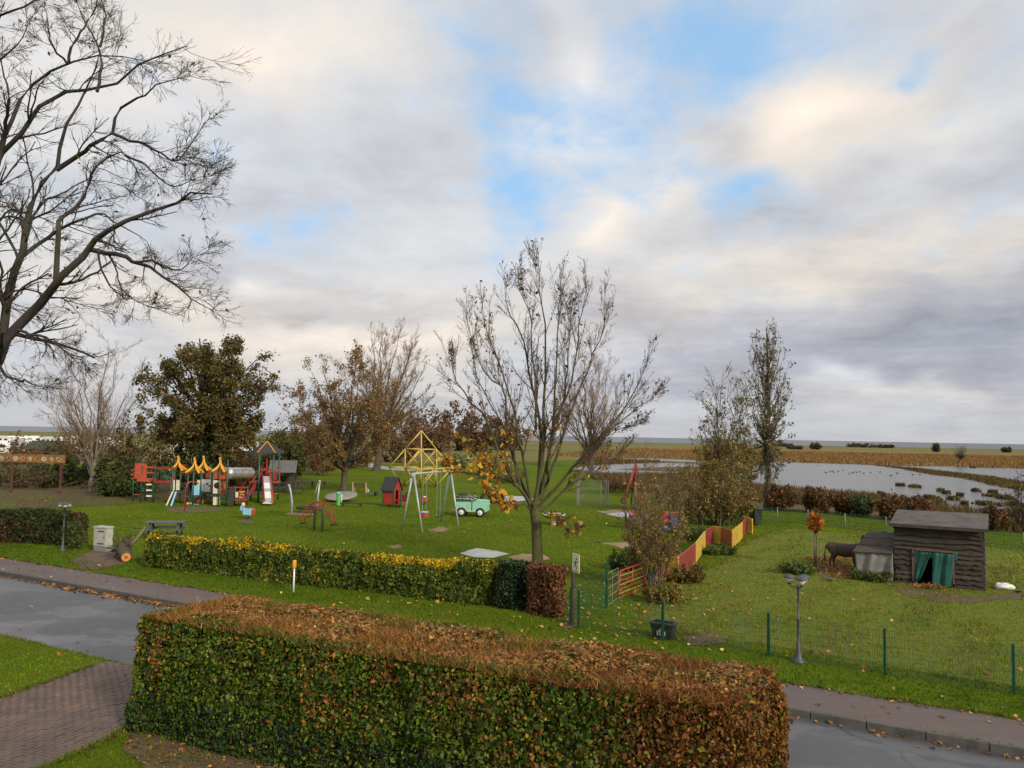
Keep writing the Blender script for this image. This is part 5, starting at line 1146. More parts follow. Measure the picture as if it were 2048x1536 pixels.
# ---- wheelie bin
b = P(1511, 1050); root = thing('wheelie_bin', 'dark wheelie bin at the far end of the zigzag fence', 'bin', b); xf = frame(b, .3); DB = paint('bin_dark', (.014, .022, .018), .5, .3)
MB(xf).prism([(-.24, -.26, .08), (.24, -.26, .08), (.24, .26, .08), (-.24, .26, .08)], (0, 0, .01)).build('base', DB, root)
m = MB(xf); m._add([(x * (.24 if z < .5 else .30), y * (.26 if z < .5 else .34), z) for z in (.08, .95) for y in (-1, 1) for x in (-1, 1)], [(0, 2, 3, 1), (4, 5, 7, 6), (0, 1, 5, 4), (2, 6, 7, 3), (0, 4, 6, 2), (1, 3, 7, 5)]); m.build('body', DB, root, bevel=.02)
MB(xf).box((0, -.02, 1.0), (.64, .74, .07)).build('lid', DB, root, bevel=.02)
for s in (-1, 1): MB(xf).lathe((s * .24 - .03, .28, .10), [(.10, 0), (.10, .06)], 12, 'X').build('wheel', BLK, root, True)
# ---- trough
b = P(1320, 1281); root = thing('feed_trough', 'black plastic feed trough with a white mark behind the mesh fence', 'trough', b); xf = frame(b + nv * .28, ROADZ + .02)
w0, w1, d0, d1, hh_ = .24, .305, .14, .20, .40
m = MB(xf); bot = [(-w0, -d0, 0), (w0, -d0, 0), (w0, d0, 0), (-w0, d0, 0)]; top = [(-w1, -d1, hh_), (w1, -d1, hh_), (w1, d1, hh_), (-w1, d1, hh_)]; ti = [(-w1 + .03, -d1 + .03, hh_), (w1 - .03, -d1 + .03, hh_), (w1 - .03, d1 - .03, hh_), (-w1 + .03, d1 - .03, hh_)]; bi = [(-w0 + .03, -d0 + .03, .06), (w0 - .03, -d0 + .03, .06), (w0 - .03, d0 - .03, .06), (-w0 + .03, d0 - .03, .06)]
m._add(bot + top + ti + bi, [(0, 3, 2, 1)] + [(i, (i + 1) % 4, 4 + (i + 1) % 4, 4 + i) for i in range(4)] + [(4 + i, 4 + (i + 1) % 4, 8 + (i + 1) % 4, 8 + i) for i in range(4)] + [(8 + i, 8 + (i + 1) % 4, 12 + (i + 1) % 4, 12 + i) for i in range(4)] + [(12, 13, 14, 15)]); m.build('tub', BLK, root)
r_ = MB(xf)
for i in range(4): r_.beam(Vector(top[i]) + Vector((0, 0, .0)), top[(i + 1) % 4], .06, .05)
r_.build('rim', paint('black_plastic', (.030, .034, .036), .4, .3), root)
ny = lambda z: -(d0 + (d1 - d0) * z / hh_) - .004
m = MB(xf); m.prism([(-.13, ny(.10), .10), (.10, ny(.10), .10), (.10, ny(.2), .2), (-.01, ny(.31), .31), (-.13, ny(.2), .2)], (0, .002, 0)); lg = m.build('logo', WHITE, root)
m = MB(xf)
for x in (-.075, -.01, .05): m.prism([(x - .014, ny(.12) - .003, .12), (x + .014, ny(.12) - .003, .12), (x + .008, ny(.2) - .003, .20), (x - .008, ny(.2) - .003, .20)], (0, .002, 0))
m.build('logo_figures', BLK, lg)['kind'] = 'stuff'

# ---- shed
sL = P(1790, 1164); sR = P(1969, 1182); wv3 = (sR - sL); SW = wv3.length; rz = math.atan2(wv3.y, wv3.x); xf = frame(sL, rz); SD = 2.3
root = thing('animal_shed', 'dark wooden shed with rough plank walls and green tarpaulin curtain', 'shed', sL); g = rng(91)
SHW = paint('shed_wood', (.042, .031, .023), .9, .5, 4, dirt=(.028, .03, .022), bump=.8); SHW2 = paint('shed_wood_pale', (.062, .047, .036), .9, .5, 4, dirt=(.03, .03, .02), bump=.8)
m_ = mpx(sL); dx0 = SW * (1830 - 1790) / 179.; dx1 = SW * (1909 - 1790) / 179.; dt = 1.25; wh = 2.16; nb = 12; ph = wh / nb
def plank(x0, x1, z, y, face='f'):
    n = 9; tpts = []; bpts = []
    for i in range(n):
        u = i / (n - 1); tpts.append((x0 + (x1 - x0) * u, z + ph * 1.04)); bpts.append((x0 + (x1 - x0) * u, z - .05 + g.normal() * .03))
    m = MB(xf)
    if face == 'f': m.prism([(a, y - .028 * (0), b) for a, b in tpts] + [(a, y - .085, b) for a, b in bpts[::-1]], (0, .028, 0))
    else: m.prism([(y, a, b) for a, b in tpts] + [(y + (.045 if face == 'r' else -.045), a, b) for a, b in bpts[::-1]], ((-.028 if face == 'r' else .028), 0, 0))
    m.build('plank', SHW if g.random() < .6 else SHW2, root)
for i in range(nb):
    z = .04 + i * ph
    if z < dt - .05: plank(0 + g.normal() * .02, dx0 - .03, z, 0); plank(dx1 + .03, SW + g.normal() * .03, z, 0)
    else: plank(g.normal() * .02, SW + g.normal() * .02, z, 0)
    plank(.05, SD, z, SW + .0, 'r'); plank(.05, SD, z, 0.0, 'l')
MB(xf).box((SW / 2, SD, wh / 2 + .15), (SW, .05, wh + .3)).build('back_wall', SHW, root)
MB(xf).box((SW / 2, SD / 2, -.0), (SW - .1, SD - .1, .02)).build('earth_floor', paint('shed_floor', (.05, .038, .026), .95), root)
for x in (.06, dx0 - .05, dx1 + .05, SW - .06):
    MB(xf).box((x, .06, wh / 2), (.09, .09, wh + .04)).build('post', SHW, root)
RFW = paint('roof_felt', (.088, .078, .068), .85, .5, 2.2, dirt=(.055, .055, .045), bump=.8)
for i in range(5):
    x0 = -.14 + i * (SW + .26) / 5; x1 = -.14 + (i + 1) * (SW + .26) / 5 + .03; zz_ = .006 * i
    MB(xf).prism([(x0, -.26, wh + .02 + zz_), (x1, -.26, wh + .02 + zz_), (x1, SD + .15, wh + .36 + zz_), (x0, SD + .15, wh + .36 + zz_)], (0, 0, .035)).build('roof_sheet', RFW, root)
MB(xf).box((SW / 2 - .02, -.28, wh + .015), (SW + .28, .03, .12)).build('fascia', SHW2, root)
def cloth(pts_top, pts_bot, nu, nv_, amp, mat, name, parent, seed, side=0):
    g = rng(seed); V = []; 
    for j in range(nv_):
        v = j / (nv_ - 1)
        for i in range(nu):
            u = i / (nu - 1); a = Vector(pts_top[0]).lerp(Vector(pts_top[1]), u); b = Vector(pts_bot[0]).lerp(Vector(pts_bot[1]), u); p = a.lerp(b, v)
            p.y += amp * (math.sin(u * 11 + v * 2.2 + seed) * (.35 + v) + .5 * math.sin(u * 23 + v * 5)) - .02; p.x += amp * .6 * math.sin(v * 6 + u * 4) * v
            V.append(xf @ p)
    T = [(j * nu + i, j * nu + i + 1, (j + 1) * nu + i + 1, (j + 1) * nu + i) for j in range(nv_ - 1) for i in range(nu - 1)]
    o = npmesh(name, np.array([tuple(p) for p in V]), np.array(T), mat, parent, smooth=True)
    md = o.modifiers.new('s', 'SOLIDIFY'); md.thickness = .008; return o
cloth([(dx0 - .06, -.07, dt + .10), (dx1 + .14, -.07, dt + .06)], [(dx0 - .06, -.07, dt - .22), (dx1 + .14, -.07, dt - .26)], 24, 6, .02, TARP, 'curtain_top', root, 3)
cloth([(dx0 - .02, -.08, dt), (dx0 + .62, -.08, dt)], [(dx0 + .02, -.10, .12), (dx0 + .18, -.10, .16)], 14, 10, .03, TARP, 'curtain', root, 5)
cloth([(dx0 + .60, -.09, dt), (dx1 + .04, -.09, dt - .02)], [(dx1 - .66, -.14, .02), (dx1 - .02, -.12, -.0)], 16, 12, .045, TARP, 'curtain', root, 8)
FR = paint('door_wood', (.16, .075, .05), .8, .3)
for x, z0_, z1_ in ((dx0 - .02, .1, dt + .1), (dx1 + .02, .15, dt + .05)): MB(xf).box((x, -.10, (z0_ + z1_) / 2), (.06, .035, z1_ - z0_)).build('door_post', FR, root)
MB(xf).box(((dx0 + dx1) / 2 + .05, -.13, dt + .06), (dx1 - dx0 + .0, .03, .07)).build('door_header', FR, root)
# ---- lean-to
root = thing('lean_to', 'low lean-to with grey tarpaulin front beside the plank shed', 'shelter', xf @ Vector((-.7, 0, 0))); LW = 1.42
for i, (y0, z0_, y1, z1_) in enumerate([(-.20, 1.02, .42, 1.20), (.44, 1.22, 1.1, 1.42), (1.12, 1.44, 1.8, 1.60)]):
    MB(xf).prism([(-LW - .04 + i * .10, y0, z0_), (-.05, y0, z0_ + .04), (-.05, y1, z1_ + .04), (-LW + .06 + i * .10, y1, z1_)], (0, 0, .03)).build('roof_board', SHW2, root)
for x, y, z in ((-LW + .05, -.05, 1.0), (-.08, -.05, 1.02), (-LW + .1, 1.6, 1.5), (-.08, 1.6, 1.5)): MB(xf).box((x, y, z / 2), (.08, .08, z)).build('post', SHW, root)
cloth([(-LW + .02, -.10, 1.04), (-.04, -.10, 1.07)], [(-LW + .12, -.16, .02), (-.06, -.14, .04)], 26, 14, .05, TARPG, 'tarpaulin', root, 11)
MB(xf).box((-LW / 2, 1.75, .7), (LW, .04, 1.4)).build('back_wall', SHW, root)
# ---- white sack
b = P(2008, 1178); root = thing('white_sack', 'crumpled white sack lying on the grass beside the shed', 'sack', b); g = rng(95)
me = bmesh.new(); bmesh.ops.create_icosphere(me, subdivisions=3, radius=1.0)
V = np.array([v.co[:] for v in me.verts]); T = np.array([[v.index for v in f.verts] for f in me.faces]); me.free()
d_ = 1 + .30 * sines(V, 5, .5, 3) + .22 * sines(V, 6, 1.3, 3); V = V * d_[:, None] * np.array([.33, .20, .13]); V[:, 2] = np.maximum(V[:, 2] + .10, 0)
npmesh('sack', V + np.array(b), T, WHITE, root, smooth=True)
# ---- stakes
for (x, yb, yt, lab, r_) in [(1629, 1136, 1062, 'pale wooden stake supporting the orange sapling', .035), (1640, 1146, 1081, 'thin dark stake right of the orange sapling', .018)]:
    b, t = up(x, yb, yt); root = thing('stake', lab, 'stake', b); MB().tube([b - Vector((0, 0, .1)), (b + t) / 2 + Vector((.01, 0, 0)), t + Vector((.02, 0, 0))], [r_, r_, r_ * .85], 8).build('shaft', WOOD, root, True)
# ---- straw
g = rng(96); qs = []
for cx, cy, sx, sy, n in [(1650, 1122, .35, .4, 700), (1692, 1119, .45, .35, 900), (1690, 1152, .30, .35, 420), (1675, 1138, .6, .6, 500), (1856, 1176, .3, .15, 260)]:
    c = P(cx, cy); qs.append(np.column_stack([g.normal(size=n) * sx + c.x, g.normal(size=n) * sy + c.y]))
q = np.concatenate(qs); n = len(q)
L = leaves(np.column_stack([q, np.abs(g.normal(size=n)) * .03 + .03]), .20, np.array([(.48, .27, .085), (.40, .20, .06), (.55, .33, .12), (.25, .13, .05)]), g, None, .14, .25, np.tile([0, 0, 1.0], (n, 1)), .5)
blade_stuff('straw', [L], 'loose orange straw around the donkey').data.materials[0] = LEAF

# ---- donkey
b = P(1672, 1137); root = thing('donkey', 'dark brown donkey standing with its head inside the lean-to', 'donkey', b); xf2 = frame(b + Vector((-.02, .1, 0)), rz + .25)
FUR = NT('donkey_fur'); ff_ = FUR.noise(14, 5, .7, stretch=(1, 1, .4)); FUR.base(FUR.ramp(ff_, [(.3, (.050, .034, .027)), (.7, (.120, .082, .064))])); FUR.rough(.95); FUR.bump(FUR.noise(60, 3, .7, stretch=(1, 1, .3)), .6, .012)
dm_ = MB()
ringv = [(-.31, .90, .04, .06), (-.27, .88, .13, .15), (-.18, .85, .21, .235), (-.04, .82, .245, .275), (.14, .79, .25, .28), (.34, .765, .255, .285), (.54, .76, .25, .285), (.72, .78, .22, .275), (.88, .83, .165, .245), (1.0, .88, .115, .18), (1.13, .93, .09, .145), (1.26, .955, .082, .125), (1.36, .91, .085, .11), (1.48, .79, .062, .08), (1.58, .68, .058, .062), (1.62, .645, .03, .035)]
vs_ = []; nr = 16
for (x, zc3, ry, rz3) in ringv:
    for k in range(nr): a = 2 * math.pi * k / nr; vs_.append((x, ry * math.cos(a), zc3 + rz3 * math.sin(a)))
fs_ = [(i * nr + k, i * nr + (k + 1) % nr, (i + 1) * nr + (k + 1) % nr, (i + 1) * nr + k) for i in range(len(ringv) - 1) for k in range(nr)] + [tuple(range(nr)), tuple(range((len(ringv) - 1) * nr, len(ringv) * nr))]
dm_._add(vs_, fs_)
for s, of in ((-1, -.04), (1, .12)):
    dm_.tube([(-.06, s * .10, .84), (-.04 + of * .3, s * .125, .70), (.0 + of * .6, s * .13, .58), (-.08 + of * .8, s * .125, .46), (-.15 + of, s * .12, .37), (-.13 + of, s * .12, .22), (-.12 + of, s * .12, .10), (-.09 + of, s * .12, .0)], [.15, .17, .125, .078, .055, .040, .044, .056], 12)
    dm_.tube([(.72, s * .10, .80), (.75 + of * .3, s * .12, .62), (.76 + of * .5, s * .12, .46), (.76 + of * .6, s * .12, .33), (.75 + of * .6, s * .12, .20), (.76 + of * .6, s * .12, .09), (.79 + of * .6, s * .12, .0)], [.13, .105, .066, .054, .036, .042, .052], 12)
dm_.tube([(-.26, 0, .98), (-.345, 0, .86), (-.37, 0, .66), (-.38, 0, .52), (-.375, 0, .40), (-.37, 0, .30)], [.04, .034, .026, .038, .044, .02], 8)
do_ = MB(xf2); do_.v = [xf2 @ v for v in dm_.v]; do_.f = dm_.f
body = do_.build('body', FUR.m, root, True)
md = body.modifiers.new('r', 'REMESH'); md.mode = 'VOXEL'; md.voxel_size = .02; md.use_smooth_shade = True
ms = body.modifiers.new('s', 'SMOOTH'); ms.iterations = 6; ms.factor = .5
bpy.context.view_layer.update(); dg = bpy.context.evaluated_depsgraph_get(); m2 = bpy.data.meshes.new_from_object(body.evaluated_get(dg)); body.modifiers.clear(); body.data = m2
m2.materials.clear(); m2.materials.append(FUR.m); m2.polygons.foreach_set('use_smooth', [True] * len(m2.polygons))
for s in (-1, 1): MB(xf2).lathe((1.28, s * .06, .96), [(.016, 0), (.034, .05), (.036, .14), (.02, .22), (.004, .26)], 8).build('ear', FUR.m, root, True)

# ================================================================== playground
# ---- grey two-bay swing
aF = [(P(803, 1058), P(845, 1064)), (P(881, 1043), P(917, 1050))]
ap = [(a + b) / 2 for a, b in aF]; hS = 3.08; ap = [Vector((p.x, p.y, hS)) for p in ap]; root = thing('swing_set', 'tall galvanised swing frame with two hanging seats on the lawn', 'swing', (ap[0] + ap[1]) / 2 - Vector((0, 0, hS)))
for (a, b), p in zip(aF, ap):
    d = (b - a).normalized() * .05
    for q, s in ((a, -1), (b, 1)): MB().tube([q - Vector((0, 0, .1)), p + d * s + Vector((0, 0, -.02))], .055, 10).build('leg', STEEL, root, True)
    MB().box(p + Vector((0, 0, -.05)), (.22, .22, .2), .3).build('joint', STEEL, root, bevel=.02)
bd_ = (ap[1] - ap[0]); MB().tube([ap[0] - bd_.normalized() * .1, ap[1] + bd_.normalized() * .1], .06, 10).build('crossbar', STEEL, root, True)
for u, kind in ((.30, 'bucket'), (.68, 'flat')):
    c = ap[0] + bd_ * u; f_ = bd_.normalized(); pz = Vector((-f_.y, f_.x, 0)); zs = .62 if kind == 'bucket' else .48
    for s in (-1, 1): MB().tube([c + f_ * .20 * s, Vector((c.x, c.y, zs)) + f_ * .20 * s + Vector((0, 0, .1))], .009, 5).build('chain', STEEL, root)
    s0 = Vector((c.x, c.y, zs)); mm = Matrix((f_, pz, Vector((0, 0, 1)))).transposed()
    if kind == 'bucket':
        st_ = MB().box(s0, (.42, .30, .05), m=mm).build('seat', REDO, root)
        for dx_, dy_, sx_, sy_ in ((0, -.15, .44, .03), (0, .15, .44, .03), (-.21, 0, .03, .3), (.21, 0, .03, .3)): MB().box(s0 + f_ * dx_ + pz * dy_ + Vector((0, 0, .14)), (sx_, sy_, .2), m=mm).build('side', REDO, st_)
        MB().box(s0 + Vector((0, 0, .28)), (.46, .34, .05), m=mm).build('guard', LBLUE, st_)
    else: MB().box(s0, (.46, .18, .04), m=mm).build('seat', BLK, root, bevel=.01)
# ---- yellow space-frame climber
b = P(840, 973); root = thing('climbing_frame', 'yellow pyramid climbing frame of bars behind the grey swing', 'climbing frame', b); a_e = 2.2; th = 1.86; rr0 = R(45 + 8)
def cn(i, j, lv):
    c, s = math.cos(rr0), math.sin(rr0); x, y = i * a_e, j * a_e; return b + Vector((x * c - y * s, x * s + y * c, lv * th))
nod = set(); bars = set()
def bar_(p, q): bars.add((p, q) if p < q else (q, p)); nod.add(p); nod.add(q)
for i in (-1, 0, 1):
    for j in (-1, 0, 1):
        if i < 1: bar_((i, j, 1), (i + 1, j, 1))
        if j < 1: bar_((i, j, 1), (i, j + 1, 1))
for i in (-.5, .5):
    for j in (-.5, .5):
        for lv in (0, 2):
            for di in (-.5, .5):
                for dj in (-.5, .5): bar_((i, j, lv), (i + di, j + dj, 1))
        bar_((i, j, 2), (0, 0, 3))
for p, q in (((-.5, -.5, 2), (.5, -.5, 2)), ((.5, -.5, 2), (.5, .5, 2)), ((.5, .5, 2), (-.5, .5, 2)), ((-.5, .5, 2), (-.5, -.5, 2))): bar_(p, q)
YB = paint('yellow_bar', (.60, .42, .09), .45, .2, 6)
for p, q in sorted(bars):
    if ((0, 0, 1) in (p, q)) and 0 in (p[2], q[2]): pass
    a, c = cn(*p), cn(*q); MB().tube([a, c], .062, 8).build('bar', YB, root, True)
nodem = MB().lathe((0, 0, 0), [(.02, -.13), (.11, -.08), (.13, 0), (.11, .08), (.02, .13)], 10).build('node', GREYP, root, True)
for k, p in enumerate(sorted(nod)):
    o = nodem if k == 0 else clone(nodem, parent=root); o.parent = root; o.location = cn(*p) - b + Vector((0, 0, .03 if p[2] == 0 else 0))
# ---- red playhouse
b = P(783, 1013); root = thing('playhouse', 'small red wooden playhouse with dark pitched roof', 'playhouse', b); xf = frame(b, R(-28))
for x, y in ((-.52, -.36), (.42, -.36), (-.52, .42), (.42, .42), (1.05, -.36), (1.05, .42)): MB(xf).box((x, y, .62 if x < 1 else .55), (.09, .09, 1.24 if x < 1 else 1.1)).build('post', GRN, root)
MB(xf).box((-.05, -.36, .70), (.85, .04, .98)).build('front_wall', RED, root); MB(xf).box((-.05, .42, .70), (.85, .04, .98)).build('back_wall', RED, root); MB(xf).box((-.52, .03, .70), (.04, .70, .98)).build('end_wall', RED, root)
MB(xf).box((.25, .03, .20), (1.6, .80, .06)).build('floor', DRED, root); MB(xf).box((.75, .42, .62), (.56, .04, .52)).build('side_panel', DRED, root)
MB(xf).box((.42, -.22, .72), (.04, .20, .96)).build('gable_post_panel', RED, root); MB(xf).box((.42, .29, .72), (.04, .20, .96)).build('gable_post_panel', RED, root)
for x in (.44, -.54): MB(xf).prism([(x, -.46, 1.2), (x, .52, 1.2), (x, .03, 2.02)], (.035, 0, 0)).build('gable', RED, root)
for s in (-1, 1): MB(xf).prism([(-.66, .03 + s * .56, 1.13), (.58, .03 + s * .56, 1.13), (.58, .03, 2.08), (-.66, .03, 2.08)], (0, 0, .05)).build('roof_panel', SLATE, root)
MB(xf).box((.75, -.36, .50), (.56, .04, .10)).build('rail', RED, root)
# ---- round tilting disc
b = P(683, 1003); m_ = mpx(b); c = D(682, 991, b.y); root = thing('spinning_disc', 'large tilted grey turntable disc on the lawn', 'play disc', b)
tm = Matrix.Rotation(R(11), 3, 'X') @ Matrix.Rotation(R(-3), 3, 'Y')
m = MB(Matrix.Translation(c) @ tm.to_4x4()); m.lathe((0, 0, 0), [(.3, -.12), (1.15, -.10), (1.22, -.06), (1.23, 0), (1.20, .03), (.6, .045), (.01, .05)], 40); m.build('disc', paint('disc_grey', (.25, .225, .19), .55, .2, 3), root, True)
MB().tube([b - Vector((0, 0, .1)), c - Vector((0, 0, .1))], [.16, .12], 12).build('pedestal', GREYP, root, True)
# ---- green litter bin and white stub
b, t = up(677, 1011, 984); root = thing('litter_bin', 'bright green litter bin in front of the turntable disc', 'bin', b); h = (t - b).z
MB().lathe(b, [(.14, 0), (.155, .03), (.165, h * .80), (.17, h * .82)], 14).build('body', LGREEN, root, True); MB().lathe(b, [(.178, h * .81), (.18, h * .86), (.16, h * .93), (.08, h), (.01, h)], 14).build('lid', paint('lid_green', (.12, .42, .30), .4), root, True)
b, t = up(683, 1008, 989); root = thing('white_post', 'short white post right beside the green bin', 'post', b); MB().tube([b, t], .035, 8).build('shaft', WHITE, root, True)
b = P(703, 1014); root = thing('low_beam', 'dark low balance beam beside the green bin', 'beam', b); xf = frame(b, R(-6)); MB(xf).box((0, 0, .26), (1.65, .22, .08)).build('plank', WOODD, root, bevel=.01)
for x in (-.65, .65): MB(xf).box((x, 0, .11), (.14, .18, .22)).build('foot', WOODD, root)
# ---- wooden table, bench
b = P(622, 978); root = thing('wooden_table', 'long grey wooden table behind the basket swing', 'table', b); xf = frame(b, R(6))
for k in range(3): MB(xf).box((0, -.30 + k * .30, .74), (3.1, .28, .05)).build('plank', WOOD, root)
for x in (-1.2, .1, 1.2):
    for y in (-.28, .28): MB(xf).box((x, y, .36), (.09, .09, .72)).build('leg', WOODD, root)
b = P(720, 985); root = thing('park_bench', 'pale wooden bench with brown back behind the turntable disc', 'bench', b); xf = frame(b, R(168))
for k in range(3): MB(xf).box((0, -.05 - k * .14, .44), (1.45, .12, .045)).build('seat_slat', WOOD, root)
for k in range(2): MB(xf).box((0, .14 + k * .03, .62 + k * .16), (1.45, .04, .14)).build('back_slat', paint('bench_brown', (.12, .05, .025), .7), root)
for x in (-.62, .62):
    MB(xf).prism([(x - .05, .04, 0), (x - .05, .16, 0), (x - .05, .24, .88), (x - .05, .14, .88)], (.10, 0, 0)).build('leg', WOODL, root); MB(xf).beam((x, -.42, 0), (x, .1, .42), .09).build('brace', WOODL, root)
# ---- seesaw with ring handles
b = P(752, 992); root = thing('seesaw', 'dark seesaw with two white ring handles near the playhouse', 'seesaw', b); xf = frame(b, R(35)); MB(xf).beam((-1.15, 0, .18), (1.15, 0, .62), .20, .07).build('plank', GREYP, root); MB(xf).box((0, 0, .18), (.2, .3, .36)).build('pivot', BLK, root)
for x in (-.75, .75): MB(xf).torus((x, 0, .58 + x * .19), .14, .028, 14, 6, Matrix.Rotation(R(90), 3, 'Y')).build('handle', WHITE, root, True)
# ---- red arch rocker
b = P(636, 1062); m_ = mpx(b); root = thing('arch_rocker', 'red tubular arch rocker pivoting between two dark posts', 'seesaw', b); xf = frame(b, R(-14))
for x, y in ((-.34, .22), (.36, -.22)): MB(xf).lathe((x, y, 0), [(.065, -.1), (.065, 1.22), (.05, 1.26), (.01, 1.27)], 10).build('post', GREYP, root, True)
for y in (-.16, .16):
    arc = [(-.90 * math.cos(t), y, .42 + 1.15 * math.sin(t)) for t in np.linspace(-.05, math.pi + .05, 18)]; MB(xf).tube(arc, .030, 8).build('arch', RED, root, True)
    for s in (-1, 1): MB(xf).tube([(s * -.62, y, .70), (s * -.45, y, .95), (s * -.18, y, 1.12), (s * .02, y, 1.30), (s * .16, y, 1.50)], .024, 8).build('brace', RED, root, True)
for x in (-.88, -.70, .70, .88): MB(xf).tube([(x, -.17, .66 if abs(x) > .8 else .98), (x, .17, .66 if abs(x) > .8 else .98)], .020, 6).build('rung', RED, root, True)
MB(xf).tube([(-.36, .24, 1.12), (.36, -.24, 1.12)], .035, 8).build('axle', GREYP, root, True)
for x in (-.90, .90): MB(xf).box((x, 0, .38), (.26, .42, .06)).build('seat', BLK, root, bevel=.015)
# ---- basket swing
p0 = P(583, 1032); p1 = P(634, 1019); root = thing('basket_swing', 'basket swing hanging between two leaning grey poles', 'swing', (p0 + p1) / 2); h0 = 60 * mpx(p0); h1 = 56 * mpx(p1)
t0 = p0 + Vector((-.22, 0, h0)); t1 = p1 + Vector((.12, 0, h1))
MB().tube([p0 - Vector((0, 0, .1)), p0 + Vector((0, 0, h0 * .45)), p0 + Vector((-.1, 0, h0 * .8)), t0], .065, 9).build('pole', STEEL, root, True); MB().tube([p1 - Vector((0, 0, .1)), p1 + Vector((.04, 0, h1 * .5)), t1], .065, 9).build('pole', STEEL, root, True)
for q in (t0, t1): MB().lathe(q, [(.075, -.05), (.08, .02), (.04, .07)], 10).build('cap', WOODL, root, True)
bc = (p0 + p1) / 2 + Vector((.12, -.1, .32)); bk_ = MB().torus(bc, .60, .075, 24, 7).build('basket_ring', BLK, root, True); nt_ = MB()
for i in range(-5, 6):
    w = math.sqrt(max(0, .58 ** 2 - (i * .1) ** 2)); nt_.tube([bc + Vector((i * .1, -w, 0)), bc + Vector((i * .1, w, 0))], .012, 4); nt_.tube([bc + Vector((-w, i * .1, .005)), bc + Vector((w, i * .1, .005))], .012, 4)
nt_.build('net', BLK, bk_)['kind'] = 'stuff'
for q, s in ((t0, -1), (t1, 1)):
    for y in (-.35, .35): MB().tube([q, bc + Vector((s * .48, y, .05))], .008, 4).build('rope', GREYP, root)
MB().tube([t1 + Vector((-.1, 0, -.15)), t1 + Vector((-.28, -.1, -.85))], .03, 6).build('strut', WOODL, root, True)
# ---- picnic table near the hedge
b = P(330, 1075); root = thing('picnic_table', 'dark grey picnic table partly hidden by the yellow hedge', 'picnic table', b); xf = frame(b, R(9)); TG = paint('table_grey', (.085, .085, .088), .6, .3, 4)
for k in range(5): MB(xf).box((0, -.34 + k * .17, .76), (1.85, .155, .045)).build('table_plank', TG, root)
for y in (-.72, .72):
    for k in range(2): MB(xf).box((0, y + (k - .5) * .15, .45), (1.85, .135, .04)).build('seat_plank', TG, root)
for x in (-.65, .65):
    for s in (-1, 1): MB(xf).beam((x, s * .62, 0), (x, s * .22, .74), .05, .10, up=(1, 0, 0)).build('leg', GREYP, root)
    MB(xf).box((x + .055, 0, .42), (.05, 1.6, .09)).build('crossbeam', GREYP, root); MB(xf).box((x + .055, 0, .715), (.05, .78, .08)).build('top_beam', GREYP, root)
# ---- spring rider
b = P(495, 1038); root = thing('spring_rider', 'light blue spring rider figure with red tail end on the lawn', 'spring rider', b); xf = frame(b, R(-8)); sp_ = MB(xf)
sp_.tube([(.09 * math.cos(t), .09 * math.sin(t), t * .0125) for t in np.linspace(0, 6.283 * 4, 60)], .014, 5).build('spring', BLK, root, True)
bdm = MB(xf); bdm.prism([(-.30, -.14, .24), (.26, -.14, .20), (.30, -.14, .62), (-.26, -.14, .66)], (0, .28, 0)); bdm.build('body', LBLUE, root, bevel=.04)
MB(xf).prism([(.30, -.15, .22), (.42, -.15, .26), (.44, -.15, .60), (.32, -.15, .63)], (0, .30, 0)).build('tail', REDO, root, bevel=.02)
MB(xf).prism([(-.46, -.10, .50), (-.30, -.10, .46), (-.22, -.10, .80), (-.34, -.10, .86), (-.46, -.10, .74)], (0, .20, 0)).build('head', LBLUE, root, bevel=.03)
MB(xf).lathe((-.30, 0, .84), [(.01, -.1), (.09, -.06), (.11, .02), (.08, .10), (.01, .13)], 12).build('topknot', CREAM, root, True)
MB(xf).tube([(-.24, -.24, .74), (-.24, .24, .74)], .016, 6).build('handle', REDO, root, True); MB(xf).box((.02, 0, .67), (.30, .24, .04)).build('seat', REDO, root, bevel=.01)
# second small spring rider behind the swing
b = P(849, 1009); root = thing('spring_rider', 'small red spring rider seen through the swing frame', 'spring rider', b); xf = frame(b, .4); MB(xf).tube([(.07 * math.cos(t), .07 * math.sin(t), t * .012) for t in np.linspace(0, 6.283 * 3, 40)], .013, 5).build('spring', BLK, root, True); MB(xf).prism([(-.2, -.1, .22), (.2, -.1, .22), (.24, -.1, .5), (-.22, -.1, .55)], (0, .2, 0)).build('body', RED, root, bevel=.03); MB(xf).box((0, 0, .58), (.22, .2, .06)).build('seat', WHITE, root, bevel=.01)

# ---- green play car
b = P(944, 1032); root = thing('play_car', 'mint green wooden play car with black rails and cream wheels', 'play car', b); xf = frame(b, R(-8)); W = 1.0
def side(y, th_):
    arch = lambda cx, r: [(cx + r * math.cos(t), r * math.sin(t) + .27) for t in np.linspace(math.pi, 0, 9)]
    pts = [(-1.03, .36)] + [(-.94, .34)] + arch(-.61, .32) + [(-.26, .34), (.26, .34)] + arch(.61, .32) + [(.96, .34), (1.06, .34), (1.07, 1.0), (.30, 1.03), (.10, .92), (-1.02, .92)]
    m = MB(xf); m.prism([(x, y, z) for x, z in pts], (0, th_, 0)); return m
side(-.5, .05).build('side_panel', MINT, root); side(.45, .05).build('side_panel', MINT, root)
MB(xf).box((1.05, 0, .70), (.05, .9, .62)).build('grille', MINT, root); MB(xf).box((-1.02, 0, .66), (.05, .9, .54)).build('tailboard', MINT, root)
MB(xf).prism([(.30, -.5, 1.03), (1.09, -.5, 1.0), (1.09, .5, 1.0), (.30, .5, 1.03)], (0, 0, .04)).build('bonnet', MINT, root, bevel=.02)
MB(xf).box((0, 0, .40), (2.0, .86, .05)).build('floor', GREYP, root); MB(xf).box((0, -.53, .36), (.44, .06, .04)).build('step', WHITE, root)
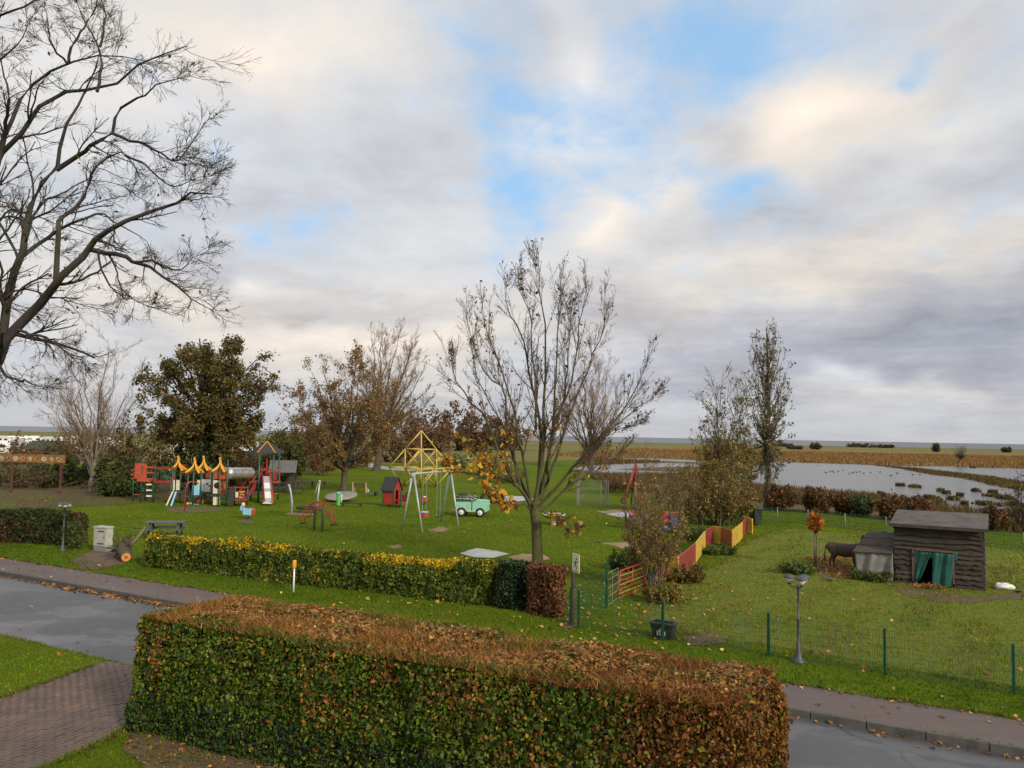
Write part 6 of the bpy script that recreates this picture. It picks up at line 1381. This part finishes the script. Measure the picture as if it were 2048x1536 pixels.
MB(xf).box((-.16, -.505, .62), (.20, .02, .46)).build('door_patch', paint('faded_panel', (.42, .45, .38), .6), root)
MB(xf).box((.08, -.51, .66), (.05, .03, .56)).build('door_gap', BLK, root)
for y in (-.46, .46):
    for z, c in ((.97, GREYP), (1.04, BLK), (1.13, WHITE), (1.24, BLK), (1.30, STEEL)): MB(xf).tube([(-1.0, y, z), (-.05, y, z + .0), (.22, y, z - .07)], .022, 6).build('rail', c, root, True)
    for x in (-1.0, -.55, -.08): MB(xf).box((x, y, 1.12), (.04, .04, .42)).build('rail_post', BLK, root)
    MB(xf).beam((.22, y, .98), (.02, y, 1.52), .035).build('screen_post', BLK, root)
MB(xf).beam((.02, -.46, 1.52), (.02, .46, 1.52), .035).build('screen_top', BLK, root)
for x in (-.6, -.12): MB(xf).box((x, 0, .74), (.30, .8, .08)).build('seat', BLK, root, bevel=.02)
MB(xf).torus((.12, -.2, 1.06), .14, .014, 14, 5, Matrix.Rotation(R(55), 3, 'Y')).build('steering_wheel', BLK, root, True)
for x in (-.61, .61):
    for s in (-1, 1):
        w = MB(xf).lathe((x, s * .50 - .07, .27), [(.17, -.005), (.25, 0), (.272, .03), (.272, .11), (.25, .14), (.17, .145)], 22, 'Y').build('wheel', BLK, root, True)
        MB(xf).lathe((x, s * .50 - .075, .27), [(.05, -.005), (.165, -.012), (.17, .02), (.17, .13), (.165, .162), (.05, .155)], 18, 'Y').build('rim', WHITE, w, True); MB(xf).lathe((x, s * .50 - .085, .27), [(.04, -.012), (.05, 0), (.05, .17), (.04, .182)], 10, 'Y').build('hub', MINT, w, True)
sw_ = MB(xf).torus((-.62, .0, 1.36), .22, .08, 18, 8).build('spare_tyre', BLK, root, True)
MB(xf).tube([(-1.04, .1, .36), (-1.42, .14, .34)], .03, 6).build('tow_bar', STEEL, root, True)
MB(xf).lathe((1.085, -.32, .78), [(.07, 0), (.07, .02)], 12, 'X').build('headlight', WHITE, root, True); MB(xf).lathe((1.085, .32, .78), [(.07, 0), (.07, .02)], 12, 'X').build('headlight', WHITE, root, True)
# ---- half-buried tyres
for i, (x, y, lab) in enumerate([(973, 1000, 'half buried black tyre just behind the play car bonnet'), (984, 1006, 'black tyre lying beside the play car front'), (994, 999, 'half buried black tyre next to the wet concrete')]):
    b = P(x, y); root = thing('buried_tyre', lab, 'tyre', b, 'tyres by the play car')
    if i == 1: MB().torus(b + Vector((0, 0, .13)), .34, .14, 22, 8).build('tyre', BLK, root, True)
    else: MB().torus(b + Vector((0, 0, .10)), .40, .15, 22, 8, Matrix.Rotation(R(90), 3, 'X') @ Matrix.Rotation(.3 * i, 3, 'Y')).build('tyre', BLK, root, True)
# ---- small carousel
b = P(1108, 1050); root = thing('carousel', 'small round carousel with striped rim on a white pedestal', 'carousel', b)
MB().lathe(b, [(.20, -.02), (.17, .05), (.15, .30), (.16, .40), (.06, .42)], 14).build('pedestal', STEEL, root, True)
MB().lathe(b, [(.10, .36), (.45, .44), (.68, .58), (.70, .62), (.66, .63), (.4, .52), (.05, .50)], 28).build('bowl', GREYP, root, True)
for k in range(14):
    a0 = k * 2 * math.pi / 14; m = MB(); m.tube([b + Vector((.69 * math.cos(a0 + t), .69 * math.sin(a0 + t), .625)) for t in np.linspace(0, 2 * math.pi / 14 * .96, 4)], .035, 6); m.build('rim_segment', (WHITE, BLK, REDO)[k % 3] if k % 2 else WHITE, root, True)
# ---- wire goal cage
STEELD = paint('dull_wire', (.20, .21, .21), .6, .25)
b = P(1187, 1013); root = thing('wire_goal', 'grey wire mesh goal cage behind the maple', 'goal', b); xf = frame(b, R(4)); gw, gh, gd = 2.25, 1.95, .9
for x, y in ((-gw / 2, 0), (gw / 2, 0), (-gw / 2, gd), (gw / 2, gd), (.55, 0)): MB(xf).box((x, y, gh / 2), (.06, .06, gh)).build('post', STEELD, root)
for (ax0, ay0, ax1, ay1) in ((-gw / 2, gd, gw / 2, gd), (-gw / 2, 0, -gw / 2, gd), (gw / 2, 0, gw / 2, gd), (-gw / 2, 0, gw / 2, 0)): mesh_panel(xf @ Vector((ax0, ay0, 0)), xf @ Vector((ax1, ay1, 0)), gh, STEELD, root, .12, .006, (0, .33, .66, 1.))
# ---- red frame with tyre
b = P(1270, 1025); m_ = mpx(b); root = thing('tyre_swing_frame', 'red A shaped frame with a tyre at the end of one arm', 'play frame', b); Yb = b.y
apx = D(1272, 928, Yb + .4); le = D(1247, 1002, Yb - .2); ri = P(1293, 1019)
MB().tube([apx, le], [.09, .075], 8).build('arm', DRED, root, True); MB().tube([apx, ri], [.08, .075], 8).build('leg', DRED, root, True)
MB().tube([apx, P(1262, 1008)], .07, 8).build('leg', DRED, root, True)
w = MB().torus(le, .17, .075, 18, 8, Matrix.Rotation(R(72), 3, 'X') @ Matrix.Rotation(.4, 3, 'Y')).build('tyre', BLK, root, True); MB().torus(le, .07, .05, 12, 6, Matrix.Rotation(R(72), 3, 'X') @ Matrix.Rotation(.4, 3, 'Y')).build('hub', DRED, w, True)
b, t = up(1270, 1026, 970); root = thing('timber_post', 'grey timber post with an orange cap in front of the red frame', 'post', b); MB().tube([b - Vector((0, 0, .1)), t], .08, 10).build('shaft', WOOD, root, True); MB().lathe(t, [(.10, -.06), (.11, .02), (.09, .12), (.03, .17)], 10).build('cap', paint('orange_knob', (.65, .17, .02), .4), root, True)
# ---- wooden play train
b = P(1270, 1058); root = thing('play_wagon', 'red and blue wooden play wagon with bench left of the hazel stems', 'play wagon', b); xf = frame(b, R(16))
MB(xf).box((0, 0, .42), (1.0, .6, .06)).build('floor', WOODD, root); MB(xf).prism([(-.5, -.42, .82), (.5, -.42, .82), (.46, .1, 1.02), (-.46, .1, 1.02)], (0, 0, .06)).build('roof', paint('pink_red', (.30, .08, .075), .6), root); MB(xf).box((-.02, -.26, .64), (.72, .05, .34)).build('side_panel', BLUE, root); MB(xf).box((.05, -.44, .44), (.9, .22, .05)).build('bench_plank', WOOD, root)
for x in (-.46, .46):
    for y in (-.30, .28): MB(xf).box((x, y, .45), (.08, .08, .9)).build('post', WOODD, root)
b = P(1336, 1063); root = thing('play_locomotive', 'blue and red wooden play locomotive under the bare shrub', 'play locomotive', b); xf = frame(b, R(24))
MB(xf).box((0, 0, .34), (.95, .5, .10)).build('chassis', WOODD, root); MB(xf).box((.22, -.02, .70), (.44, .46, .64)).build('cab', BLUE, root); MB(xf).box((.22, -.02, 1.06), (.58, .56, .06)).build('cab_roof', REDO, root); MB(xf).lathe((-.45, -.02, .60), [(.17, 0), (.18, .04), (.18, .46)], 16, 'X').build('boiler', DRED, root, True); MB(xf).lathe((-.32, -.02, .76), [(.05, 0), (.05, .2), (.09, .3)], 10).build('chimney', BLK, root, True); MB(xf).box((-.28, -.10, 1.00), (.34, .05, .3)).build('front_sign', RED, root)
for x in (-.3, .25):
    for s in (-1, 1): MB(xf).lathe((x, s * .27, .20), [(.19, -.02), (.20, 0), (.19, .05)], 16, 'Y').build('wheel', BLUE, root, True)
b = P(1359, 1052); root = thing('play_tub', 'small dark blue play tub with red rim behind the locomotive', 'play tub', b); MB().lathe(b, [(.18, .05), (.24, .12), (.28, .42), (.26, .44), (.2, .2)], 14).build('tub', BLUE, root, True); MB().torus(b + Vector((0, 0, .45)), .28, .045, 18, 6).build('rim', RED, root, True)
# ---- mole hill / small heap
for (x, y, w, lab) in [(1345, 1110, .55, 'small heap of bare earth behind the zigzag fence')]:
    b = P(x, y); root = thing('earth_heap', lab, 'heap', b); g = rng(5); MB().lathe(b, [(w, -.05), (w * .85, .10), (w * .5, .28), (w * .2, .36), (.02, .38)], 18).build('earth', paint('earth', (.14, .085, .055), .95, .4, 5, bump=1.), root, True)

# ================================================================== big play structure
def pan(x0, x1, y0, y1, Y, th_=.05):          # upright board at distance Y from photo pixels
    a = D(x0, y1, Y); c = D(x1, y0, Y); z0_, z1_ = min(a.z, c.z), max(a.z, c.z)
    m = MB(); m.box(((a.x + c.x) / 2, Y, (z0_ + z1_) / 2), (abs(c.x - a.x), th_, z1_ - z0_)); return m
b = P(420, 1012); PS = thing('play_structure', 'large red, green and yellow climbing structure with slide and roofed tower', 'play structure', b)
Y1 = P(290, 1003).y; Y2 = P(400, 1006).y; Y3 = P(440, 1012).y; YT = P(530, 1003).y
def posts(l, r=.055):
    for x, yb, yt in l:
        p, t = up(x, yb, yt); MB().tube([p - Vector((0, 0, .1)), t], r, 9).build('post', GRN, PS, True)
posts([(265, 1003, 938), (281, 1004, 931), (290, 1001, 928), (307, 1004, 931), (343, 1006, 934), (359, 1006, 936), (347, 999, 934), (374, 1008, 940), (385, 1010, 940), (400, 1009, 942), (403, 1001, 930), (419, 1001, 930), (421, 1011, 936), (426, 1012, 940), (437, 1013, 940), (452.5, 1013, 922), (453, 1000, 920),
       (469, 1010, 972), (494, 1010, 972)])
tw = [(501, 1000, 905), (516, 1005, 905), (544, 1004, 905), (556, 999, 905)]
posts(tw, .065)
# left deck
pan(281, 307, 957, 962, Y1, 1.2).build('deck', REDO, PS); pan(269, 293, 927, 957, Y1 - .45, .05).build('panel', REDO, PS)
pan(286, 307, 933, 936, Y1 - .5, .05).build('rail', REDO, PS); pan(292, 307, 944, 947, Y1 - .5, .05).build('rail', REDO, PS); pan(266, 281, 988, 990, Y1, .05).build('rail', REDO, PS)
for yy in (940, 948, 957):
    pc = D(265, yy, Y1); MB().tube([pc + Vector((.25, -.3, 0)), pc + Vector((-.02, -.25, 0)), pc + Vector((-.08, 0, 0)), pc + Vector((0, .25, 0))], .03, 6).build('hoop_rail', REDO, PS, True)
for yy in (969, 980.5, 992): pan(293, 303, yy - 1.2, yy + 1.2, Y1 - .55, .16).build('step', WHITE, PS)
for x in (292, 304):
    p, t = up(x, 1004, 960); MB().tube([p, t], .025, 6).build('ladder_side', GRN, PS, True)
# bridge
for dy in (-.45, .45):
    for y0, y1 in ((934, 938), (961, 966)):
        a = D(308, (y0 + y1) / 2, Y1 + dy); c = D(343, (y0 + y1) / 2 + .5, Y2 + dy); MB().beam(a, c, .06, (y1 - y0) * Y1 / F).build('bridge_beam', RED, PS)
    for k in range(9):
        u = (k + .5) / 9; a = D(308, 937, Y1 + dy).lerp(D(343, 937.5, Y2 + dy), u); c = D(308, 962, Y1 + dy).lerp(D(343, 962.5, Y2 + dy), u); MB().tube([a, c], .014, 5).build('bridge_bar', GRN, PS)
for k in range(12):
    u = (k + .5) / 12; a = D(308, 963, Y1 - .42).lerp(D(343, 963, Y2 - .42), u); c = D(308, 963, Y1 + .42).lerp(D(343, 963, Y2 + .42), u); MB().beam(a, c, .085, .03).build('bridge_plank', DRED, PS)
# yellow crown roofs
for (xc, yt, yf, xl, xr, Yq) in [(356, 913, 941, 342, 369, Y2), (389, 916, 946, 374, 402, Y2 - .9), (407, 913, 941, 395, 419, Y2 + .9), (440, 916, 944, 427, 453, Y3)]:
    top = D(xc, yt, Yq); f_ = D(xc, yf, Yq); hw = (xr - xl) / 2 * Yq / F; root_ = MB().lathe(top, [(.05, -.30), (.06, -.12), (.085, -.06), (.085, .0), (.05, .05), (.01, .06)], 10).build('crown_finial', AMB, PS, True)
    hgt_ = (top - f_).z
    for sx, sy in ((-1, -1), (1, -1), (1, 1), (-1, 1)):
        d = Vector((sx * hw * .98, sy * hw * .8, 0)); L = [f_ + d, f_ + d * .82 + Vector((0, 0, hgt_ * .09)), f_ + d * .52 + Vector((0, 0, hgt_ * .22)), f_ + d * .24 + Vector((0, 0, hgt_ * .40)), f_ + d * .08 + Vector((0, 0, hgt_ * .62)), f_ + d * .04 + Vector((0, 0, hgt_ * .9))]
        MB().tube(L, [.10, .10, .095, .075, .05, .045], 7).build('crown_leg', AMB, root_, True)
# panels
for (x0, x1, y0, y1, Yq, mt, nm) in [
    (342, 350, 960, 981, Y2 - .35, CREAM, 'panel'), (352, 359.5, 960, 980, Y2 - .35, CREAM, 'panel'), (384, 400.5, 971, 990, Y2 - 1.1, LBLUE, 'panel'), (373, 383, 1005, 1018, Y2 - 1.1, CREAM, 'panel'), (383.5, 400.5, 1008, 1018, Y2 - 1.15, LBLUE, 'panel'),
    (394, 401, 960, 972, Y2 + .2, CREAM, 'panel'), (403, 425, 959, 983, Y2 + .1, paint('pale_blue_panel', (.50, .56, .58), .5, .15, 6), 'panel'), (426, 453, 943, 958, Y3 - .1, REDO, 'panel'), (411, 420, 941, 956, Y2 + .8, DRED, 'panel'), (426, 440, 994, 1010, Y3 - .15, CREAM, 'panel'),
    (391, 399, 994, 1005, Y2 - .4, REDO, 'panel'), (404, 407, 1000, 1008, Y2 - .4, AMB, 'panel'), (456, 468, 975, 1012, Y3 - .2, WOODD, 'panel'), (471, 476.5, 984, 995, Y3 - .3, CREAM, 'panel'), (477, 489.5, 981, 999, Y3 - .3, RED, 'ball_panel'), (345, 351, 948, 958, Y2, DRED, 'panel'), (437, 452, 962, 986, Y3 + .5, paint('orange_board', (.38, .13, .03), .6), 'panel'), (385, 400, 990, 992, Y2 - 1.1, RED, 'panel_trim')]:
    pn = pan(x0, x1, y0, y1, Yq, .045).build(nm, mt, PS)
    if nm == 'ball_panel':
        for k, (bx_, by_, c_) in enumerate([(480, 984, YEL), (484, 985, LBLUE), (487, 983, YEL), (481, 989, YEL), (485.5, 990, AMB), (480, 995, LBLUE), (484, 995.5, YEL), (487.5, 994, RED)]): MB().lathe(D(bx_, by_, Yq - .05), [(.01, -.05), (.05, -.04), (.06, 0), (.05, .04), (.01, .05)], 8).build('ball', c_, pn, True)
    if x0 == 403:
        for k, (bx_, by_, c_) in enumerate([(408, 970, AMB), (414, 968, BLUE), (419, 972, RED), (412, 977, LBLUE), (420, 978, YEL)]): pan(bx_ - 2, bx_ + 2, by_ - 2, by_ + 2, Yq - .03, .012).build('painted_mark', c_, pn)
pn = pan(426, 441, 961, 987, Y3 - .18, .045).build('hole_panel', CREAM, PS); MB().lathe(D(434, 971, Y3 - .21), [(.22, 0), (.225, .012)], 20, 'Y').build('porthole', BLK, pn, True)
for (x0, x1, y, Yq) in [(437, 453, 987, Y3 - .1), (423, 436, 1000, Y3 - .1), (426, 453, 979, Y3 + .2), (403, 420, 984, Y2 + .4), (374, 392, 947, Y2 - .4), (360, 374, 945, Y2 + .2), (360, 374, 967, Y2), (456, 470, 975, Y3 - .1), (470, 495, 975, Y3 - .3), (470, 495, 1000, Y3 - .3), (360, 374, 930.5, Y2 + .8), (437, 453, 965, Y3)]: pan(x0, x1, y - 1.1, y + 1.1, Yq, .07).build('rail', RED, PS)
for (x0, x1, y, Yq, dp_) in [(343, 374, 984, Y2, 1.2), (374, 402, 992, Y2 - .6, 1.2), (403, 426, 985, Y2 + .4, 1.2), (426, 453, 990, Y3 + .5, 1.2), (456, 494, 998, Y3 + .4, 1.2), (453, 470, 985, Y3 + .8, .9)]: pan(x0, x1, y - 1.3, y + 1.3, Yq, dp_).build('deck', GREYP, PS)
MB().beam(D(404, 990, Y2), D(422, 1003, Y2 - .5), .5, .06).build('ramp', WOODD, PS)
# climbing ramp, hoop pole
a0, a1 = D(346, 983, Y2 - .6), P(333, 1011); a2, a3 = D(352, 984, Y2 - .6), P(342, 1012)
MB().beam(a0, a1, .10, .05).build('ramp_side', CREAM, PS); MB().beam(a2, a3, .12, .05).build('ramp_side', LBLUE, PS)
for k in range(5): u = (k + .5) / 5; MB().beam(a0.lerp(a1, u), a2.lerp(a3, u), .04).build('ramp_rung', WOODD, PS)
p, t = up(369, 1023, 966); e_ = t + Vector((0, 0, .0)); MB().tube([p - Vector((0, 0, .1)), p.lerp(t, .8), p.lerp(t, .95) + Vector((.08, .05, 0)), t + Vector((.22, .2, .05)), t + Vector((.42, .5, 0)), t + Vector((.5, .8, -.1))], .04, 8).build('hoop_pole', RED, PS, True)
# steel tunnel
ta = D(455, 946.5, Y3 + .9); tb_ = D(500, 946.5, YT + .2); dr = (tb_ - ta); rr_ = 12.2 * Y3 / F
segs = 3
for k in range(segs):
    a = ta.lerp(tb_, k / segs + .004); c = ta.lerp(tb_, (k + 1) / segs - .004); MB().tube([a, a.lerp(c, .04), a.lerp(c, .96), c], [rr_ * 1.02, rr_, rr_, rr_ * 1.02], 22).build('tunnel_segment', SHEET, PS, True)
MB().tube([tb_ - dr * .01, tb_ + dr * .02], rr_ * 1.02, 22).build('tunnel_mouth', BLK, PS, True)
# tower
tp = [up(*q)[0] for q in tw]; zf = (1003 - 965) * YT / F; zt = (1003 - 905) * YT / F; tc_ = sum(tp, Vector()) / 4
ctr = Vector((tc_.x, tc_.y, 0)); hx = (tp[3].x - tp[0].x) / 2; hy = .75
MB().box((ctr.x, ctr.y, zf), (hx * 2 + .1, 1.5, .08)).build('tower_deck', REDO, PS)
ea = D(496, 904.5, YT).x - ctr.x; eb = D(564, 904.5, YT).x - ctr.x; zap = D(529, 883, YT).z; ze = D(529, 905, YT).z
n6 = 6; ring = [Vector((ctr.x + (eb - ea) / 2 * math.cos(k * math.pi / 3 + .26) + (ea + eb) / 2, ctr.y + (eb - ea) / 2 * math.sin(k * math.pi / 3 + .26), ze)) for k in range(6)]; apx = Vector((ctr.x + (ea + eb) / 2, ctr.y, zap))
for k in range(6):
    a, c = ring[k], ring[(k + 1) % 6]; rf = MB().prism([a, c, apx], (0, 0, -.05)).build('roof_panel', SLATE, PS); MB().beam(a + Vector((0, 0, .02)), apx + Vector((0, 0, .02)), .06, .04).build('ridge_strip', AMB if k in (4, 5) else GREYP, rf)
for (x0, x1, y0, y1, dy, mt) in [(518, 526, 947, 967, -.75, RED), (537, 543, 947, 967, -.75, RED), (553, 561, 934, 937, -.4, RED), (553, 555, 934, 962, -.4, RED), (559, 561, 934, 962, -.4, RED), (517, 544, 938.5, 941, -.78, RED), (532, 535, 917, 949, -.8, RED), (522, 525, 933, 948, -.7, DRED), (541, 543, 933, 948, -.7, RED), (545, 557, 962, 966, -.4, REDO), (502, 516, 940, 955, .3, GRN), (545, 557, 986, 988, -.3, REDO), (546, 553, 942, 960, .7, DRED)]: pan(x0, x1, y0, y1, YT + dy, .05).build('tower_panel', mt, PS)
# slide
s0 = D(532.5, 952, YT - .85); s1 = D(537, 1006, YT - 2.9); s1.z = .22; s2 = s1 + Vector((.05, -.55, -.02)); wd = .30
def slide_strip(u0, u1, mt, nm):
    L = [s0.lerp(s1, u0), s0.lerp(s1, u1)]; m = MB(); m.prism([L[0] + Vector((-wd, 0, 0)), L[0] + Vector((wd, 0, 0)), L[1] + Vector((wd, 0, 0)), L[1] + Vector((-wd, 0, 0))], (0, -.02, -.04)); m.build(nm, mt, PS)
for k, (u0, u1) in enumerate([(0, .26), (.265, .48), (.485, .60), (.605, .85), (.855, 1.0)]): slide_strip(u0, u1, STEEL if k in (0, 2, 4) else paint('slide_bed', (.74, .72, .66), .35, .1, 5), 'slide_bed')
m = MB(); m.prism([s1 + Vector((-wd, 0, 0)), s1 + Vector((wd, 0, 0)), s2 + Vector((wd, 0, 0)), s2 + Vector((-wd, 0, 0))], (0, 0, -.05)); m.build('slide_exit', WHITE, PS)
for s in (-1, 1): MB().tube([s0 + Vector((s * wd, 0, .12)), s1 + Vector((s * wd, 0, .12)), s2 + Vector((s * wd, 0, .08))], .055, 7).build('slide_side', PURP if s < 0 else REDO, PS, True)
# stairs with red rails
for (xa, ya, xb, yb, dy) in [(483, 975, 502, 947, .1), (495, 975, 514, 949, -.6)]:
    A_, B_ = D(xa, ya, YT + dy - .3), D(xb, yb, YT + dy); MB().tube([A_, B_], .04, 7).build('stair_rail', RED, PS, True); MB().tube([A_, Vector((A_.x, A_.y, A_.z - .75))], .04, 7).build('stair_post', RED, PS, True)
A_ = D(496, 990, YT - .65); B_ = D(514, 962, YT - .65); m = MB(); m.prism([A_ + Vector((0, 0, .18)), B_ + Vector((0, 0, .1)), B_ + Vector((0, 0, -.40)), A_ + Vector((0, 0, -.30))], (0, .05, 0)); m.build('stair_side', DRED, PS)
for k in range(6): q = D(490 + k * 3.4, 996 - k * 5.2, YT - .3); MB().box(q, (.16, .65, .04)).build('stair_tread', WOODD, PS)

# ---- wooden shelter
b = P(566, 986); root = thing('wooden_shelter', 'open wooden shelter with grey plank roof right of the tower', 'shelter', b); xf = frame(b, R(10))
for x in (-.95, .75):
    for y in (0, 1.7): MB(xf).box((x, y, 1.0), (.11, .11, 2.0)).build('post', WOODD, root)
for k in range(6):
    u0, u1 = k / 6, (k + 1) / 6; MB(xf).prism([(-1.25, -.35 + 1.2 * u0, 1.75 + .95 * u0), (1.05, -.35 + 1.2 * u0, 1.75 + .95 * u0), (1.05, -.35 + 1.2 * u1, 1.77 + .95 * u1), (-1.25, -.35 + 1.2 * u1, 1.77 + .95 * u1)], (0, 0, .04)).build('roof_plank', paint('grey_roof', (.12, .12, .125), .8, .3, 4), root)
MB(xf).prism([(-1.25, .87, 2.72), (1.05, .87, 2.72), (1.05, 2.1, 1.75), (-1.25, 2.1, 1.75)], (0, 0, .04)).build('back_roof', WOODD, root)
for z in (.45, .85): MB(xf).box((-.1, -.03, z), (1.7, .05, .10)).build('rail', WOODD, root)
MB(xf).beam((-.9, -.06, .1), (.7, -.06, .85), .05, .09).build('brace', WOODD, root); MB(xf).box((-.1, 1.7, .7), (1.7, .05, 1.3)).build('back_wall', WOODD, root)
b = P(596, 988); root = thing('wagon_wheel', 'old wooden wagon wheel leaning by the shelter', 'wheel', b); mw = Matrix.Rotation(R(80), 3, 'X'); MB().torus(b + Vector((0, 0, .62)), .60, .05, 24, 6, mw).build('rim', WOODD, root, True); MB().lathe(b + Vector((0, -.06, .62)), [(.10, 0), (.10, .12)], 10, 'Y').build('hub', WOODD, root)
for k in range(8): MB().beam(b + Vector((0, 0, .62)), b + Vector((0, 0, .62)) + mw @ Vector((.58 * math.cos(k * .785), .58 * math.sin(k * .785), 0)), .045).build('spoke', WOODD, root)
# ---- painted board
b, t = up(119, 988, 915); root = thing('painted_board', 'long orange painted board on dark red posts under the bare branches', 'board', b); PB = paint('board_orange', (.22, .10, .030), .7, .4, 2.5, dirt=(.08, .05, .025)); m_ = mpx(b)
xl = D(-140, 920, b.y + 1.5); xr = D(130, 920, b.y); zt_ = (988 - 911) * m_; zb_ = (988 - 927) * m_; dirb = (xr - xl); dirb.z = 0; Lb = dirb.length; rzb = math.atan2(dirb.y, dirb.x); xf = frame(Vector((xl.x, xl.y, 0)), rzb)
MB(xf).box((Lb / 2, 0, (zt_ + zb_) / 2), (Lb, .07, zt_ - zb_)).build('board', PB, root)
for x in (Lb - .35, Lb - 4.6, Lb - 8.6): MB(xf).box((x, .10, zb_ / 2 + .2), (.14, .12, zb_ + .4)).build('post', paint('post_maroon', (.10, .03, .02), .7), root)
g = rng(8); cols_ = [paint('faded_cream', (.34, .27, .16), .7), paint('faded_yellow', (.36, .24, .06), .7), paint('faded_white', (.42, .38, .30), .7), paint('faded_amber', (.34, .17, .03), .7), GREYP, DRED, GRN]
for k in range(12):
    xc = Lb - .55 - k * .62; zc2 = (zt_ + zb_) / 2 - .03
    pz_ = MB(xf).prism([(xc + .24 * math.cos(a * .628) * (1 + .12 * math.sin(a * 2.1 + k)), -.038, zc2 + .19 * math.sin(a * .628)) for a in range(10)], (0, -.006, 0)).build('painted_picture', cols_[k % 4], root)
    MB(xf).prism([(xc + .05 + .11 * math.cos(a * .9), -.046, zc2 + .02 + .10 * math.sin(a * .9)) for a in range(7)], (0, -.005, 0)).build('painted_shape', cols_[(k * 3 + 4) % 7], pz_); MB(xf).prism([(xc - .12 + .06 * math.cos(a * 1.05), -.046, zc2 - .06 + .07 * math.sin(a * 1.05)) for a in range(6)], (0, -.005, 0)).build('painted_shape', cols_[(k * 5 + 6) % 7], pz_)
# ---- caravans
CW = paint('caravan_white', (.78, .77, .74), .35, .06, 1.0, dirt=(.5, .48, .42)); WIN = paint('caravan_window', (.03, .035, .04), .15, .2, dirt=None)
def caravan(o, rz, L=6.2, h=2.65):
    root = thing('caravan', 'x', 'caravan', o, 'caravans on the pitch'); xf = frame(o, rz); w = 2.2
    prof = [(-L / 2 + .15, .45), (L / 2 - .15, .45), (L / 2, .9), (L / 2 - .15, h - .35), (L / 2 - .6, h), (-L / 2 + .5, h), (-L / 2 + .1, h - .3), (-L / 2, .9)]
    MB(xf).prism([(x, -w / 2, z) for x, z in prof], (0, w, 0)).build('body', CW, root)
    for x in (-1.9, -.2, 1.8): MB(xf).box((x, -w / 2 - .005, 1.65), (1.0, .02, .55)).build('window', WIN, root)
    MB(xf).box((.85, -w / 2 - .006, 1.35), (.6, .015, 1.6)).build('door', CW, root); MB(xf).box((0, -w / 2 - .004, 1.1), (L - .5, .012, .08)).build('stripe', BLUE, root)
    for y in (-1.0, .9): MB(xf).lathe((0, y, .33), [(.33, -.05), (.33, .12)], 14, 'Y').build('wheel', BLK, root, True)
    return root
cv_l = ['white caravan nearest the painted board at the picture edge', 'white caravan second from the picture edge above the painted board', 'white caravan left of the pale forked stems', 'white caravan right behind the pale forked stems', 'white caravan in the rear row at the picture edge', 'rear row white caravan over the green hut', 'rear row white caravan left of the forked tree', 'rear row white caravan behind the forked tree', 'rear row white caravan beside the brown bush', 'white caravan seen left of the oak trunk', 'white caravan seen right of the oak trunk', 'white caravan behind the steel tunnel']
proto = None
for i, (x, y, a) in enumerate([(-18, 910, 24), (46, 905, -32), (152, 907, 38), (214, 904, -25), (8, 891, -18), (58, 890, 50), (104, 893, -28), (150, 890, 22), (205, 892, -45), (368, 903, -18), (448, 903, 30), (490, 905, 44)]):
    o = P(x, y)
    if proto is None: proto = caravan(Vector((0, 0, 0)), 0); c_ = proto
    else: c_ = clone(proto)
    c_.location = o; c_.rotation_euler = (0, 0, R(a)); c_['label'] = cv_l[i]
b = P(86, 921); root = thing('green_hut', 'dark green gabled hut in front of the white caravans', 'hut', b); xf = frame(b, R(-4)); GH = paint('hut_green', (.028, .055, .035), .8, .3, 2); m_ = mpx(b)
MB(xf).box((0, 1.6, .9), (6.2, 3.0, 1.8)).build('wall', GH, root)
for s in (-1, 1): MB(xf).prism([(-3.4, 1.6 + s * 1.8, 1.7), (3.4, 1.6 + s * 1.8, 1.7), (3.0, 1.6, 3.0), (-3.0, 1.6, 3.0)], (0, 0, .08)).build('roof_panel', GH, root)
# ---- small road signs by the far path
b, t = up(723, 930, 897); root = thing('blue_sign', 'small blue road sign on a thin pole by the gravel path', 'sign', b); MB().tube([b, t], .04, 6).build('pole', STEEL, root, True); MB().box(t + Vector((0, -.06, -.2)), (.6, .04, .6)).build('plate', paint('sign_blue', (.03, .12, .35), .4), root)
b, t = up(711, 921, 912); root = thing('white_bollard', 'white bollard beside the gravel path', 'bollard', b); MB().tube([b, t], .10, 8).build('shaft', WHITE, root, True)
# ---- ducks on the lagoon
g = rng(14); DK = paint('duck_dark', (.035, .028, .024), .8, .4); proto = None
for i, (x, y) in enumerate([(1563, 935), (1652, 946), (1659, 944), (1664, 943), (1668, 945), (1677, 943), (1686, 941), (1698, 948), (1706, 946), (1713, 945), (1719, 944), (1727, 947), (1741, 946), (1760, 945), (1795, 947), (1826, 950), (1840, 950), (1635, 932), (1781, 952), (1808, 968)]):
    o = P(x, y, .036)
    if proto is None:
        proto = thing('duck', 'small dark duck resting on the open lagoon water', 'duck', (0, 0, 0), 'ducks on the lagoon')
        me = bmesh.new(); bmesh.ops.create_icosphere(me, subdivisions=2, radius=1.0)
        for v in me.verts: v.co = Vector((v.co.x * .20, v.co.y * .11, max(v.co.z, -.2) * .11 + .04 + (max(0, -v.co.x - .5) * .10)))
        dm_ = bpy.data.meshes.new('body'); me.to_mesh(dm_); me.free(); dm_.materials.append(DK); do = bpy.data.objects.new('body', dm_); COL.objects.link(do); do.parent = proto
        MB().tube([(.14, 0, .06), (.18, 0, .13), (.22, 0, .19), (.28, 0, .18)], [.05, .035, .045, .02], 8).build('head', DK, proto, True); c_ = proto
    else: c_ = clone(proto)
    c_.location = o; c_.rotation_euler = (0, 0, g.uniform(0, 6.28))
